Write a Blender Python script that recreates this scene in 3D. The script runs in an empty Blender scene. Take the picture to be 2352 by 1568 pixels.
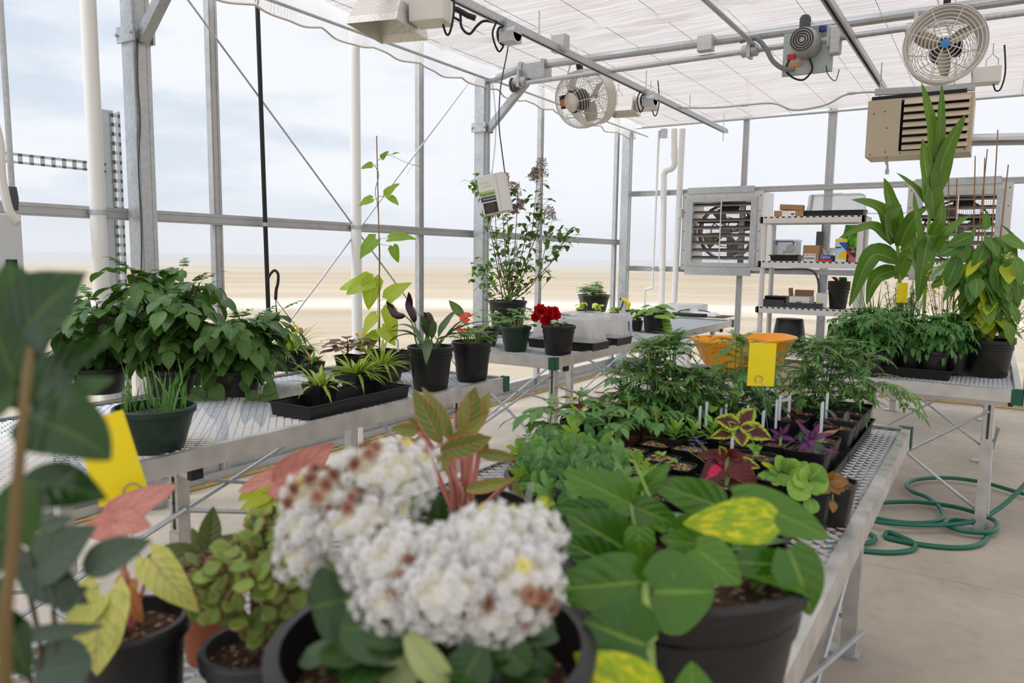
import bpy, math, random
from mathutils import Vector, Matrix, Quaternion, Euler, noise as mnoise
random.seed(7)
PI = math.pi
V = Vector
scn = bpy.context.scene
COL = scn.collection
rnd = random.random
def ru(a, b): return a + (b - a) * random.random()

# ---------------------------------------------------------------- camera (solved from the photograph)
FPX, YAW, PITCH, ROLL, HC = 1726.87, 0.567056, 0.111859, 0.0137257, 1.42
_f = V((-math.sin(YAW) * math.cos(PITCH), math.cos(YAW) * math.cos(PITCH), -math.sin(PITCH)))
_r = V((math.cos(YAW), math.sin(YAW), 0)); _u = _r.cross(_f)
CR = math.cos(ROLL) * _r + math.sin(ROLL) * _u
CU = -math.sin(ROLL) * _r + math.cos(ROLL) * _u
CAM = V((0, 0, HC))
def ray(px, py): return _f + CR * ((px - 1176) / FPX) - CU * ((py - 784) / FPX)
def ax(px, py, X): d = ray(px, py); return CAM + d * (X / d.x)
def ay(px, py, Y): d = ray(px, py); return CAM + d * (Y / d.y)
def az(px, py, Z): d = ray(px, py); return CAM + d * ((Z - HC) / d.z)
def ad(px, py, D): return CAM + ray(px, py) * D
def ppm(p): return FPX / (V(p) - CAM).dot(_f)      # pixels per metre at a point
cam = bpy.data.cameras.new('camera'); camo = bpy.data.objects.new('camera', cam); COL.objects.link(camo)
cam.sensor_width = 36; cam.lens = FPX / 2352 * 36
camo.matrix_world = Matrix(((CR.x, CU.x, -_f.x, CAM.x), (CR.y, CU.y, -_f.y, CAM.y), (CR.z, CU.z, -_f.z, CAM.z), (0, 0, 0, 1)))
cam.clip_end = 2000; cam.clip_start = 0.02
cam.dof.use_dof = True; cam.dof.focus_distance = 5.2; cam.dof.aperture_fstop = 4.3
scn.camera = camo

# ---------------------------------------------------------------- node helpers
class NT:
    def __init__(s, name):
        s.m = bpy.data.materials.new(name); s.m.use_nodes = True; s.t = s.m.node_tree; s.t.nodes.clear()
        s.out = s.n('ShaderNodeOutputMaterial')
    def n(s, kind, **kw):
        nd = s.t.nodes.new(kind)
        for k, v in kw.items(): setattr(nd, k, v)
        return nd
    def put(s, sock, v):
        if hasattr(v, 'links') or hasattr(v, 'is_linked'): s.t.links.new(v, sock)
        elif v is not None:
            if isinstance(v, (tuple, list)) and len(v) == 3 and sock.type == 'RGBA': v = (*v, 1)
            sock.default_value = v
    def math(s, op, a, b=None, c=None, clamp=False):
        nd = s.n('ShaderNodeMath', operation=op, use_clamp=clamp)
        s.put(nd.inputs[0], a)
        if b is not None: s.put(nd.inputs[1], b)
        if c is not None: s.put(nd.inputs[2], c)
        return nd.outputs[0]
    def mix(s, fac, a, b, mode='MIX'):
        nd = s.n('ShaderNodeMix', data_type='RGBA', blend_type=mode)
        s.put(nd.inputs[0], fac); s.put(nd.inputs[6], a); s.put(nd.inputs[7], b)
        return nd.outputs[2]
    def ramp(s, fac, a, b, lo=0.0, hi=1.0):
        nd = s.n('ShaderNodeMapRange', interpolation_type='SMOOTHSTEP')
        s.put(nd.inputs[0], fac); s.put(nd.inputs[1], a); s.put(nd.inputs[2], b); s.put(nd.inputs[3], lo); s.put(nd.inputs[4], hi)
        return nd.outputs[0]
    def obj(s): return s.n('ShaderNodeTexCoord').outputs['Object']
    def pos(s): return s.n('ShaderNodeNewGeometry').outputs['Position']
    def scale(s, vec, sc):
        nd = s.n('ShaderNodeMapping'); s.put(nd.inputs[0], vec); nd.inputs['Scale'].default_value = sc; return nd.outputs[0]
    def noise(s, vec, scale, detail=2, rough=.5):
        nd = s.n('ShaderNodeTexNoise'); s.put(nd.inputs['Vector'], vec); nd.inputs['Scale'].default_value = scale
        nd.inputs['Detail'].default_value = detail; nd.inputs['Roughness'].default_value = rough; return nd.outputs[0]
    def bsdf(s, col, rough=.5, metal=0, spec=None, bump=None, bstr=.2, bdist=.01, **kw):
        b = s.n('ShaderNodeBsdfPrincipled')
        s.put(b.inputs['Base Color'], col); s.put(b.inputs['Roughness'], rough); s.put(b.inputs['Metallic'], metal)
        if spec is not None: b.inputs['Specular IOR Level'].default_value = spec
        if bump is not None:
            bn = s.n('ShaderNodeBump'); bn.inputs['Strength'].default_value = bstr; bn.inputs['Distance'].default_value = bdist
            s.put(bn.inputs['Height'], bump); s.put(b.inputs['Normal'], bn.outputs[0])
        for k, v in kw.items(): s.put(b.inputs[k], v)
        return b.outputs[0]
    def mixs(s, fac, a, b):
        nd = s.n('ShaderNodeMixShader'); s.put(nd.inputs[0], fac); s.put(nd.inputs[1], a); s.put(nd.inputs[2], b); return nd.outputs[0]
    def end(s, sh): s.t.links.new(sh, s.out.inputs[0]); return s.m
def C(r, g, b):
    f = lambda c: ((c / 255 + .055) / 1.055) ** 2.4 if c > 10 else c / 255 / 12.92
    return (f(r), f(g), f(b))
def plain(name, col, rough=.5, metal=0, var=.12, nscale=8, bump=0, bscale=60, spec=None, **kw):
    s = NT(name); o = s.obj()
    k = s.noise(o, nscale, 4)
    c = s.mix(k, tuple(x * (1 - var) for x in col), tuple(min(1, x * (1 + var)) for x in col))
    return s.end(s.bsdf(c, rough, metal, spec, bump=s.noise(o, bscale, 3) if bump else None, bstr=bump, bdist=.004, **kw))
def steel(name, col, rough=.42, metal=.75, scale=14, var=.13):
    s = NT(name); o = s.pos()
    v = s.n('ShaderNodeTexVoronoi'); s.put(v.inputs['Vector'], o); v.inputs['Scale'].default_value = scale * 3
    k = s.math('ADD', s.math('MULTIPLY', s.noise(o, scale * .4, 4), .7), s.math('MULTIPLY', v.outputs['Distance'], .5))
    c = s.mix(s.ramp(k, .2, .9), tuple(x * (1 - var) for x in col), tuple(min(1, x * (1 + var * .7)) for x in col))
    return s.end(s.bsdf(c, s.ramp(k, .1, 1, rough - .1, rough + .15), metal))
M = {}
M['galv'] = steel('galvanized_steel', C(188, 192, 195), var=.17)
M['alu'] = steel('aluminium', C(205, 204, 201), .38, .8, 5)
M['mesh'] = steel('expanded_metal', C(176, 181, 186), .4, .85, 10)
M['rail'] = steel('rail_aluminium', C(186, 187, 188), .5, .55, 6)
M['white'] = plain('white_plastic', C(226, 224, 220), .45, var=.04)
M['shelfw'] = plain('shelf_white_plastic', C(228, 226, 222), .5, var=.04)
M['pvc'] = plain('white_pvc', C(235, 235, 233), .35, var=.03)
M['black'] = plain('black_plastic', C(20, 20, 22), .4, var=.25, nscale=20, bump=.15, bscale=90)
M['pot'] = plain('black_nursery_pot', C(19, 19, 21), .42, var=.2, nscale=12, bump=.2, bscale=150)
M['greypot'] = plain('dark_grey_pot', C(58, 60, 66), .5, var=.15, bump=.2)
M['greenpot'] = plain('dark_green_pot', C(20, 48, 38), .38, var=.2, bump=.1)
M['greencap'] = plain('green_cap', C(22, 84, 62), .5, var=.15)
M['terra'] = plain('terracotta', C(150, 84, 58), .8, var=.2, bump=.3)
M['rubber'] = plain('black_rubber', C(22, 22, 23), .6)
M['darkgrey'] = plain('dark_grey_metal', C(74, 76, 80), .5, .3)
M['yellow'] = plain('yellow_card', C(250, 226, 0), .55, var=.06, nscale=30)
M['orange'] = plain('orange_tub', C(247, 168, 12), .4, var=.06)
M['cardboard'] = plain('cardboard', C(176, 136, 98), .85, var=.08)
M['beige'] = plain('beige_enamel', C(196, 182, 158), .45, .1, var=.05)
M['wire'] = plain('wire', C(150, 150, 150), .4, .7)
M['cane'] = plain('bamboo_cane', C(150, 112, 74), .7, var=.3, nscale=40)
M['blue'] = plain('blue_plastic', C(30, 60, 150), .4)
M['tag'] = plain('plant_tag', C(214, 222, 232), .5, var=.03)
M['red'] = plain('red_print', C(205, 40, 40), .5)
M['hose'] = plain('green_hose', C(22, 102, 78), .38, var=.12)
M['paper'] = plain('white_paper', C(238, 238, 236), .7, var=.02)
M['ink'] = plain('dark_ink', C(40, 46, 60), .6)
M['brownlouvre'] = plain('dusty_louvre', C(128, 116, 106), .6, .3, var=.2)
s = NT('soil'); o = s.obj(); v = s.n('ShaderNodeTexVoronoi'); s.put(v.inputs['Vector'], o); v.inputs['Scale'].default_value = 170
k = s.ramp(v.outputs['Color'], .72, .82); n2 = s.noise(o, 60, 5)
c = s.mix(n2, C(34, 22, 16), C(92, 62, 44)); c = s.mix(k, c, C(176, 150, 116))
M['soil'] = s.end(s.bsdf(c, .95, bump=n2, bstr=1, bdist=.01))
s = NT('vermiculite_soil'); o = s.obj(); v = s.n('ShaderNodeTexVoronoi'); s.put(v.inputs['Vector'], o); v.inputs['Scale'].default_value = 190
c = s.mix(s.ramp(v.outputs['Color'], .3, .7), C(60, 42, 28), C(205, 176, 120))
M['soil2'] = s.end(s.bsdf(c, .95, bump=v.outputs['Distance'], bstr=1, bdist=.01))

# ---------------------------------------------------------------- mesh builder
class MB:
    def __init__(s): s.v = []; s.f = []; s.uv = []; s.mi = []; s.cur = 0
    def add(s, vs, fs, uv=None, mi=None):
        b = len(s.v); s.v.extend(vs)
        s.uv.extend(uv if uv else [(0, 0)] * len(vs))
        for f in fs: s.f.append(tuple(i + b for i in f)); s.mi.append(s.cur if mi is None else mi)
        return s
    def merge(s, o, mat=None, uvo=(0, 0)):
        vs = [mat @ V(p) for p in o.v] if mat else o.v
        b = len(s.v); s.v.extend(vs); s.uv.extend([(u + uvo[0], w + uvo[1]) for u, w in o.uv])
        for f in o.f: s.f.append(tuple(i + b for i in f))
        s.mi.extend(o.mi); return s
    def build(s, name, mats, parent=None, loc=None, smooth=True, bevel=0, solid=0, link=True, kind=None):
        me = bpy.data.meshes.new(name); me.from_pydata([tuple(p) for p in s.v], [], s.f)
        if not isinstance(mats, (list, tuple)): mats = [mats]
        for m in mats: me.materials.append(M[m] if isinstance(m, str) else m)
        if len(mats) > 1: me.polygons.foreach_set('material_index', s.mi)
        if any(u != (0, 0) for u in s.uv):
            ul = me.uv_layers.new(name='UVMap'); arr = []
            for f in s.f:
                for i in f: arr.extend(s.uv[i])
            ul.data.foreach_set('uv', arr)
        if smooth:
            me.polygons.foreach_set('use_smooth', [True] * len(s.f))
            try: me.set_sharp_from_angle(angle=.7)
            except Exception: pass
        me.update()
        ob = bpy.data.objects.new(name, me)
        if link: COL.objects.link(ob)
        if parent: ob.parent = parent
        if loc is not None: ob.location = loc
        if bevel:
            b = ob.modifiers.new('b', 'BEVEL'); b.width = bevel; b.segments = 2; b.limit_method = 'ANGLE'
        if solid:
            b = ob.modifiers.new('s', 'SOLIDIFY'); b.thickness = solid; b.offset = 0
        if kind: ob['kind'] = kind
        return ob
def box(m, c, sz, rz=0, R=None, taper=1, mi=None):
    c = V(c); hx, hy, hz = sz[0] / 2, sz[1] / 2, sz[2] / 2
    R = R or Matrix.Rotation(rz, 3, 'Z')
    vs = []
    for z in (-1, 1):
        k = 1 if z > 0 else taper
        for x, y in ((-1, -1), (1, -1), (1, 1), (-1, 1)): vs.append(c + R @ V((x * hx * k, y * hy * k, z * hz)))
    m.add(vs, [(3, 2, 1, 0), (4, 5, 6, 7), (0, 1, 5, 4), (1, 2, 6, 5), (2, 3, 7, 6), (3, 0, 4, 7)], mi=mi); return m
def b2(m, a, b, mi=None):
    a, b = V(a), V(b); return box(m, (a + b) / 2, [abs(b[i] - a[i]) for i in range(3)], mi=mi)
def bar(m, a, b, w, h=None, up=(0, 0, 1), mi=None):
    a, b = V(a), V(b); h = h or w; d = (b - a); L = d.length; d.normalize(); up = V(up)
    if abs(d.dot(up)) > .99: up = V((1, 0, 0))
    s_ = d.cross(up).normalized(); u = s_.cross(d)
    return box(m, (a + b) / 2, (w, L, h), R=Matrix((s_, d, u)).transposed(), mi=mi)
def tube(m, pts, r, n=8, caps=True, mi=None, closed=False):
    pts = [V(p) for p in pts]; N = len(pts); rs = r if isinstance(r, (list, tuple)) else [r] * N
    d0 = (pts[1] - pts[0]).normalized(); up = V((0, 0, 1)) if abs(d0.z) < .9 else V((1, 0, 0))
    u = d0.cross(up).normalized(); vs = []; fs = []
    for i, p in enumerate(pts):
        if i == 0: d = d0
        elif i == N - 1: d = (pts[-1] - pts[-2])
        else: d = (pts[i + 1] - pts[i - 1])
        if d.length < 1e-9: d = d0
        d = d.normalized(); u = (u - d * u.dot(d))
        u = u.normalized() if u.length > 1e-6 else d.orthogonal().normalized()
        w = d.cross(u)
        for k in range(n):
            a = 2 * PI * k / n; vs.append(p + (u * math.cos(a) + w * math.sin(a)) * rs[i])
    for i in range(N - 1):
        for k in range(n):
            k2 = (k + 1) % n; fs.append((i * n + k, i * n + k2, (i + 1) * n + k2, (i + 1) * n + k))
    if caps: fs.append(tuple(range(n - 1, -1, -1))); fs.append(tuple((N - 1) * n + k for k in range(n)))
    m.add(vs, fs, mi=mi); return m
def smooth(pts, k=6):
    pts = [V(p) for p in pts]; out = []
    for i in range(len(pts) - 1):
        p0 = pts[max(i - 1, 0)]; p1 = pts[i]; p2 = pts[i + 1]; p3 = pts[min(i + 2, len(pts) - 1)]
        for j in range(k):
            t = j / k
            out.append(.5 * ((2 * p1) + (p2 - p0) * t + (2 * p0 - 5 * p1 + 4 * p2 - p3) * t * t + (3 * p1 - p0 - 3 * p2 + p3) * t ** 3))
    out.append(pts[-1]); return out
def lathe(m, prof, c=(0, 0, 0), n=32, mi=None, sx=1, sy=1, R=None, sq=0):
    c = V(c); vs = []; fs = []
    for r, z in prof:
        for k in range(n):
            a = 2 * PI * k / n; x, y = math.cos(a), math.sin(a)
            if sq:
                p = 2 / sq; x, y = math.copysign(abs(x) ** p, x), math.copysign(abs(y) ** p, y)
            p = V((x * r * sx, y * r * sy, z)); vs.append(c + (R @ p if R else p))
    for i in range(len(prof) - 1):
        for k in range(n):
            k2 = (k + 1) % n; fs.append((i * n + k, i * n + k2, (i + 1) * n + k2, (i + 1) * n + k))
    m.add(vs, fs, mi=mi); return m
def disc(m, c, r, n=24, R=None, mi=None, bumpy=0):
    c = V(c); vs = [c + V((0, 0, bumpy))]
    for k in range(n):
        a = 2 * PI * k / n; p = V((math.cos(a) * r, math.sin(a) * r, 0)); vs.append(c + (R @ p if R else p))
    m.add(vs, [(0, 1 + k, 1 + (k + 1) % n) for k in range(n)], mi=mi); return m

# ---------------------------------------------------------------- object helpers
def tag(o, label=None, cat=None, group=None, kind=None):
    if label: o['label'] = label
    if cat: o['category'] = cat
    if group: o['group'] = group
    if kind: o['kind'] = kind
    return o
def thing(name, label, cat, loc=(0, 0, 0), rz=0, group=None):
    o = bpy.data.objects.new(name, None); COL.objects.link(o); o.location = loc; o.rotation_euler = (0, 0, rz)
    o.empty_display_size = .1
    return tag(o, label, cat, group)
def kids(o): return [c for c in bpy.data.objects if c.parent == o]
def dup(root, loc, rz=0, label=None, group=None, scale=None):
    def cp(o, par):
        c = o.copy(); COL.objects.link(c); c.parent = par
        for ch in kids(o): cp(ch, c)
        return c
    r = cp(root, None); r.location = loc; r.rotation_euler = (0, 0, rz)
    if scale: r.scale = (scale,) * 3
    if label: r['label'] = label
    if group: r['group'] = group
    return r
def P(m, name, mats, par, **kw): return m.build(name, mats, par, **kw)
def textob(name, txt, size, mat, parent, loc, rot, align='CENTER'):
    cu = bpy.data.curves.new(name, 'FONT'); cu.body = txt; cu.size = size; cu.align_x = align; cu.align_y = 'CENTER'; cu.extrude = .0003; cu.fill_mode = 'BOTH'
    tmp = bpy.data.objects.new('tmp', cu); COL.objects.link(tmp)
    dg = bpy.context.evaluated_depsgraph_get(); dg.update()
    me = bpy.data.meshes.new_from_object(tmp.evaluated_get(dg)); bpy.data.objects.remove(tmp)
    me.materials.clear(); me.materials.append(M[mat]); o = bpy.data.objects.new(name, me); COL.objects.link(o)
    o.parent = parent; o.location = loc; o.rotation_euler = rot; return o
def struct(o): o['kind'] = 'structure'; return o
# ================================================================ building shell
WX, WY, ZR = -4.0, 8.85, 1.62
# outside ground
s = NT('prairie_ground'); p = s.pos()
sep = s.n('ShaderNodeSeparateXYZ'); s.put(sep.inputs[0], p)
rad = s.n('ShaderNodeVectorMath', operation='LENGTH'); s.put(rad.inputs[0], p)
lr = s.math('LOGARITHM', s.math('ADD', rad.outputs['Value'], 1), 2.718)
cmb = s.n('ShaderNodeCombineXYZ'); s.put(cmb.inputs[0], s.math('MULTIPLY', lr, 9.0)); s.put(cmb.inputs[1], s.math('MULTIPLY', s.math('ARCTAN2', sep.outputs[0], sep.outputs[1]), .7))
nz = s.noise(cmb.outputs[0], 1.0, 5, .6)
c = s.mix(s.ramp(nz, .3, .7), C(148, 135, 115), C(166, 152, 132))
path = s.math('MULTIPLY', s.ramp(lr, 3.02, 3.16), s.ramp(lr, 3.36, 3.22))
c = s.mix(s.math('MULTIPLY', path, .5), c, C(206, 200, 192))
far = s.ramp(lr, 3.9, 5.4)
c = s.mix(s.math('MULTIPLY', far, .9), c, C(152, 152, 154))  # distance haze painted into the ground colour, fading it towards the sky
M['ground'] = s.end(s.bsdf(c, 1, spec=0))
m = MB(); g = []
R0 = [9.5, 12, 18, 30, 60, 120, 300, 900]
for i, r in enumerate(R0):
    for k in range(64):
        a = 2 * PI * k / 64; zz = -0.03 if r < 200 else (.002 * r * mnoise.noise(V((math.cos(a) * 2, math.sin(a) * 2, r * .01))))
        m.v.append(V((math.cos(a) * r, math.sin(a) * r + 3, zz))); m.uv.append((0, 0))
m.v.append(V((0, 3, -.03))); m.uv.append((0, 0))
for i in range(len(R0) - 1):
    for k in range(64): m.f.append((i * 64 + k, i * 64 + (k + 1) % 64, (i + 1) * 64 + (k + 1) % 64, (i + 1) * 64 + k)); m.mi.append(0)
for k in range(64): m.f.append((len(m.v) - 1, k, (k + 1) % 64)); m.mi.append(0)
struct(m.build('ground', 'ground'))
# concrete floor
s = NT('concrete'); p = s.pos()
a1 = s.noise(p, 1.1, 6, .6); a2 = s.noise(p, 14, 5, .6)
c = s.mix(s.ramp(a1, .3, .7), C(164, 154, 140), C(188, 177, 160)); c = s.mix(s.math('MULTIPLY', s.ramp(a2, .45, .8), .35), c, C(148, 136, 120))
br = s.n('ShaderNodeSeparateXYZ'); s.put(br.inputs[0], p)
jn = s.math('COMPARE', s.math('MODULO', s.math('ADD', br.outputs[1], 20.2), 3.0), 0.0, .006)
c = s.mix(s.math('MULTIPLY', jn, .5), c, C(110, 98, 84))
M['concrete'] = s.end(s.bsdf(c, s.ramp(a2, .2, .8, .7, .9), bump=a2, bstr=.08))
m = MB(); b2(m, (-4.12, -2.5, -.12), (5.5, 8.95, 0)); struct(m.build('floor', 'concrete', smooth=False))
# polycarbonate
def poly_mat(name, axis):
    s = NT(name); p = s.pos(); sp = s.n('ShaderNodeSeparateXYZ'); s.put(sp.inputs[0], p)
    w = s.math('SINE', s.math('MULTIPLY', sp.outputs[axis], 2 * PI / .0115))
    rib = s.ramp(w, .55, .95)
    cl = s.noise(s.scale(p, (6, 6, .6) if axis == 0 else (6, 6, .6)), 1.0, 3)
    tr = s.n('ShaderNodeBsdfTransparent'); s.put(tr.inputs[0], s.mix(rib, (.95, .965, .975, 1), (.89, .905, .915, 1)))
    df = s.n('ShaderNodeBsdfDiffuse'); df.inputs[0].default_value = (.9, .9, .9, 1)
    tl = s.n('ShaderNodeBsdfTranslucent'); tl.inputs[0].default_value = (.93, .94, .95, 1)
    a = s.mixs(.65, df.outputs[0], tl.outputs[0])
    return s.end(s.mixs(s.math('ADD', s.math('MULTIPLY', rib, .05), s.math('MULTIPLY', cl, .16)), tr.outputs[0], a))
M['polyY'] = poly_mat('polycarbonate_side', 1); M['polyX'] = poly_mat('polycarbonate_end', 0)
m = MB(); m.add([(WX - .03, -2.5, 0), (WX - .03, WY, 0), (WX - .03, WY, 3.3), (WX - .03, -2.5, 3.3)], [(0, 1, 2, 3)]); struct(m.build('wall_left', 'polyY', smooth=False))
m = MB()
holes = [(-3.1, -2.32, 1.38, 2.14), (-.74, .03, 1.38, 2.14)]
xs = [WX - .03, -3.1, -2.32, -.74, .03, 5.5]
def q(x0, z0, x1, z1): m.add([(x0, WY + .02, z0), (x1, WY + .02, z0), (x1, WY + .02, z1), (x0, WY + .02, z1)], [(0, 1, 2, 3)])
q(xs[0], 0, 5.5, 1.38); q(xs[0], 2.14, 5.5, 3.6); q(xs[0], 1.38, -3.1, 2.14); q(-2.32, 1.38, -.74, 2.14); q(.03, 1.38, 5.5, 2.14)
struct(m.build('wall_back', 'polyX', smooth=False))
# rails, mullions, sills
nt = [0]
def trim(m, mat='rail', **kw):
    nt[0] += 1; return struct(m.build('trim_%d' % nt[0], mat, smooth=False, **kw))
def ribrail(a, b, w, h, up):       # extruded rail with grooves
    m = MB(); bar(m, a, b, w, h, up)
    a, b = V(a), V(b); d = (b - a).normalized(); s_ = d.cross(V(up)).normalized()
    for k in (-.28, .28): 
        o = V(up).normalized() * h * k
        for sg in (-1, 1): bar(m, a + o + s_ * sg * w * .5, b + o + s_ * sg * w * .5, .008, h * .14, up)
    return m
trim(ribrail((WX + .015, -2.5, ZR), (WX + .015, WY - .1, ZR), .05, .062, (0, 0, 1)))
for z in (2.22, 1.30):
    trim(ribrail((WX, WY - .02, z), (5.5, WY - .02, z), .05, .062, (0, 0, 1)))
for y in (-.95, .99, 2.925, 4.85, 6.78, 8.62): trim(ribrail((WX - .005, y, 0.05), (WX - .005, y, 3.2), .045, .058, (0, 1, 0)))
for x in (-2.5,): trim(ribrail((x, WY, 0.05), (x, WY, 3.5), .045, .06, (1, 0, 0)))
for x in (-1.58, .36, 2.0, 3.7): trim(ribrail((x, WY, 0.05), (x, WY, 3.5), .045, .085, (1, 0, 0)), 'galv')
# sills with yellow foam
m = MB(); b2(m, (WX - .06, -2.5, 0.02), (WX + .03, WY, .07)); b2(m, (WX - .04, -2.5, .07), (WX + .0, WY, .15)); b2(m, (WX - .05, -2.5, .15), (WX + .015, WY, .17)); trim(m)
m = MB(); b2(m, (WX, WY - .03, 0.02), (5.5, WY + .05, .07)); b2(m, (WX, WY, .07), (5.5, WY + .04, .15)); b2(m, (WX, WY - .015, .15), (5.5, WY + .05, .17)); trim(m)
M['foam'] = plain('foam_sealant', C(196, 168, 104), .9, var=.25, nscale=60)
def foamline(a, b):
    m = MB(); a, b = V(a), V(b); n = int((b - a).length / .035); pts = []; rs = []
    for i in range(n + 1): pts.append(a.lerp(b, i / n) + V((ru(-.004, .004), ru(-.004, .004), 0))); rs.append(ru(.009, .02))
    tube(m, pts, rs, 6); trim(m, 'foam')
foamline((WX + .04, -2.4, .008), (WX + .04, WY - .05, .008)); foamline((WX + .05, WY - .045, .008), (5.4, WY - .045, .008))
# steel posts (square, each its own) with clamp bracket, kick brace and end cap
def post(y, brace=True, top=2.96, x=-3.88):
    m = MB(); b2(m, (x - .05, y - .05, 0), (x + .05, y + .05, top)); 
    for s1 in (-1, 1): b2(m, (x + .05, y + s1 * .03 - .004, 0), (x + .053, y + s1 * .03 + .004, top))
    o = trim(m, 'galv')
    if brace:
        m = MB(); b2(m, (x - .075, y - .062, 2.50), (x + .075, y - .05, 2.58)); b2(m, (x - .075, y + .05, 2.50), (x + .075, y + .062, 2.58))
        for sx in (-.065, .065):
            lathe(m, [(0, .014), (.009, .012), (.009, 0)], (x + sx, y - .062, 2.54), 8, R=Matrix.Rotation(PI / 2, 3, 'X'))
        trim(m, 'galv')
        m = MB(); bar(m, (x + .06, y, 2.52), (x + .5, y, 2.93), .055, .055); trim(m, 'galv')
        m = MB(); b2(m, (x + .43, y - .05, 2.90), (x + .62, y + .06, 3.02)); b2(m, (x + .40, y - .06, 2.90), (x + .43, y + .07, 3.04)); b2(m, (x + .62, y - .06, 2.90), (x + .65, y + .07, 3.04)); trim(m, 'galv')
for y in (-.78, 2.38, 5.56): post(y)
post(8.66, False)
# truss chord and shade drive shaft
for y in (2.38, 5.56):
    m = MB(); tube(m, smooth([(-3.86, y, 2.94), (-3.7, y, 2.955), (-3.55, y, 2.985), (-3.3, y, 3.005), (-1.5, y, 2.995), (5.5, y, 2.97)], 4), .032, 10); trim(m, 'galv')
# wall cross rods (X bracing)
for (a, b) in (((430, 0), (1075, 1110)), ((1075, 195), (640, 790))):
    pass
A = ax(432, 0, -3.93); B = ax(822, 532, -3.93)
d = (B - A) / (B.y - A.y)
m = MB(); tube(m, [A - d * .3, A + d * (4.05 - A.y + 1.38)], .0065, 6); trim(m, 'galv')
A = ax(1075, 192, -3.95); B = ax(665, 738, -3.95)
d = (B - A) / (B.y - A.y)
m = MB(); tube(m, [A + d * .1, A + d * (2.4 - A.y)], .0065, 6); trim(m, 'galv')
# outdoor slotted strut post and arm
m = MB(); p0 = ax(232, 250, -4.2); p1 = ax(272, 250, -4.2); zt = p0.z
def strut(m, a, b, w):
    a, b = V(a), V(b); L = (b - a).length; d = (b - a) / L; n = int(L / .05)
    s_ = V((0, 1, 0)) if abs(d.z) > .5 else V((0, 0, 1))
    bar(m, a + V((-.02, 0, 0)), b + V((-.02, 0, 0)), w, .004, up=(1, 0, 0)) if False else None
    for k in (-1, 1): bar(m, a + s_ * k * w * .38, b + s_ * k * w * .38, w * .24 if abs(d.z) > .5 else .004, w * .24 if abs(d.z) < .5 else .004)
    for i in range(n):
        c = a + d * (i + .5) * L / n
        box(m, c, (.004, w, .02) if abs(d.z) > .5 else (.004, .02, w))
    bar(m, a + s_ * w * .5 + V((-.025, 0, 0)), b + s_ * w * .5 + V((-.025, 0, 0)), .004 if abs(d.z) > .5 else .05, .05 if abs(d.z) > .5 else .004)
y0 = (p0.y + p1.y) / 2; w = p1.y - p0.y
b2(m, (-4.24, y0 - w / 2, 0), (-4.20, y0 + w * .1, zt)); strut(m, (-4.19, y0 + w * .25, 0), (-4.19, y0 + w * .25, zt), w * .5); trim(m, 'galv')
m = MB(); q0 = ax(30, 363, -4.15); q1 = ax(250, 380, -4.15); strut(m, (-4.15, q0.y - .1, q0.z), (-4.15, q1.y, q0.z), .05); trim(m, 'galv')

# ---------------------------------------------------------------- shade curtain ceiling
s = NT('shade_cloth'); p = s.pos()
w1 = s.noise(s.scale(p, (.5, 9, 1)), 3.0, 5, .65); w2 = s.noise(s.scale(p, (.9, 45, 1)), 2.0, 3)
col = s.mix(s.ramp(w1, .3, .7), C(178, 170, 165), C(206, 200, 196))
tl = s.n('ShaderNodeBsdfTranslucent'); s.put(tl.inputs[0], col)
df = s.n('ShaderNodeBsdfDiffuse'); s.put(df.inputs[0], col)
bn = s.n('ShaderNodeBump'); bn.inputs['Strength'].default_value = .6; bn.inputs['Distance'].default_value = .03; s.put(bn.inputs['Height'], w1)
s.put(tl.inputs['Normal'], bn.outputs[0]); s.put(df.inputs['Normal'], bn.outputs[0])
tr = s.n('ShaderNodeBsdfTransparent'); tr.inputs[0].default_value = (.95, .95, .97, 1)
sh = s.mixs(.55, df.outputs[0], tl.outputs[0])
M['shade'] = s.end(s.mixs(s.ramp(w2, .45, .7, .05, .30), sh, tr.outputs[0]))
s = NT('shade_valance'); p = s.pos(); sp = s.n('ShaderNodeSeparateXYZ'); s.put(sp.inputs[0], p)
w2 = s.math('SINE', s.math('MULTIPLY', s.math('ADD', sp.outputs[1], s.math('MULTIPLY', s.noise(p, 12, 2), .03)), 2 * PI / .022))
df = s.n('ShaderNodeBsdfDiffuse'); df.inputs[0].default_value = (.86, .85, .83, 1); tl = s.n('ShaderNodeBsdfTranslucent'); tl.inputs[0].default_value = (.86, .85, .83, 1)
tr = s.n('ShaderNodeBsdfTransparent')
M['valance'] = s.end(s.mixs(s.ramp(w2, -.3, .5, .1, .75), s.mixs(.5, df.outputs[0], tl.outputs[0]), tr.outputs[0]))
M['hem'] = plain('shade_hem', C(214, 208, 200), .8)
th = thing('curtain_valance', 'pale scalloped shade curtain edge hanging along the top of the left wall', 'curtain', (-3.8, 8.8, 3.0))
off = V(th.location)
m = MB(); nx, ny = 60, 130; x0, x1, y0, y1 = -3.78, 5.3, -2.4, 8.82
for i in range(nx + 1):
    for j in range(ny + 1):
        x = x0 + (x1 - x0) * i / nx; y = y0 + (y1 - y0) * j / ny
        ph = ((x - x0) / .42) % 1; sag = .012 * math.sin(PI * ph)
        fold = .016 * math.sin(y * 9 + 1.5 * math.sin(x * 1.3)) + .02 * mnoise.noise(V((x * .8, y * 4, 0)))
        dpt = .035 * math.exp(-((y - 7.05 - .1 * math.sin(x * 2)) / .05) ** 2) + .05 * math.exp(-((y - 4.85 - .08 * math.sin(x * 2.4)) / .05) ** 2)
        m.v.append(V((x, y, 3.045 - sag * .8 + fold * .6 - dpt)) - off); m.uv.append((0, 0))
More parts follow.
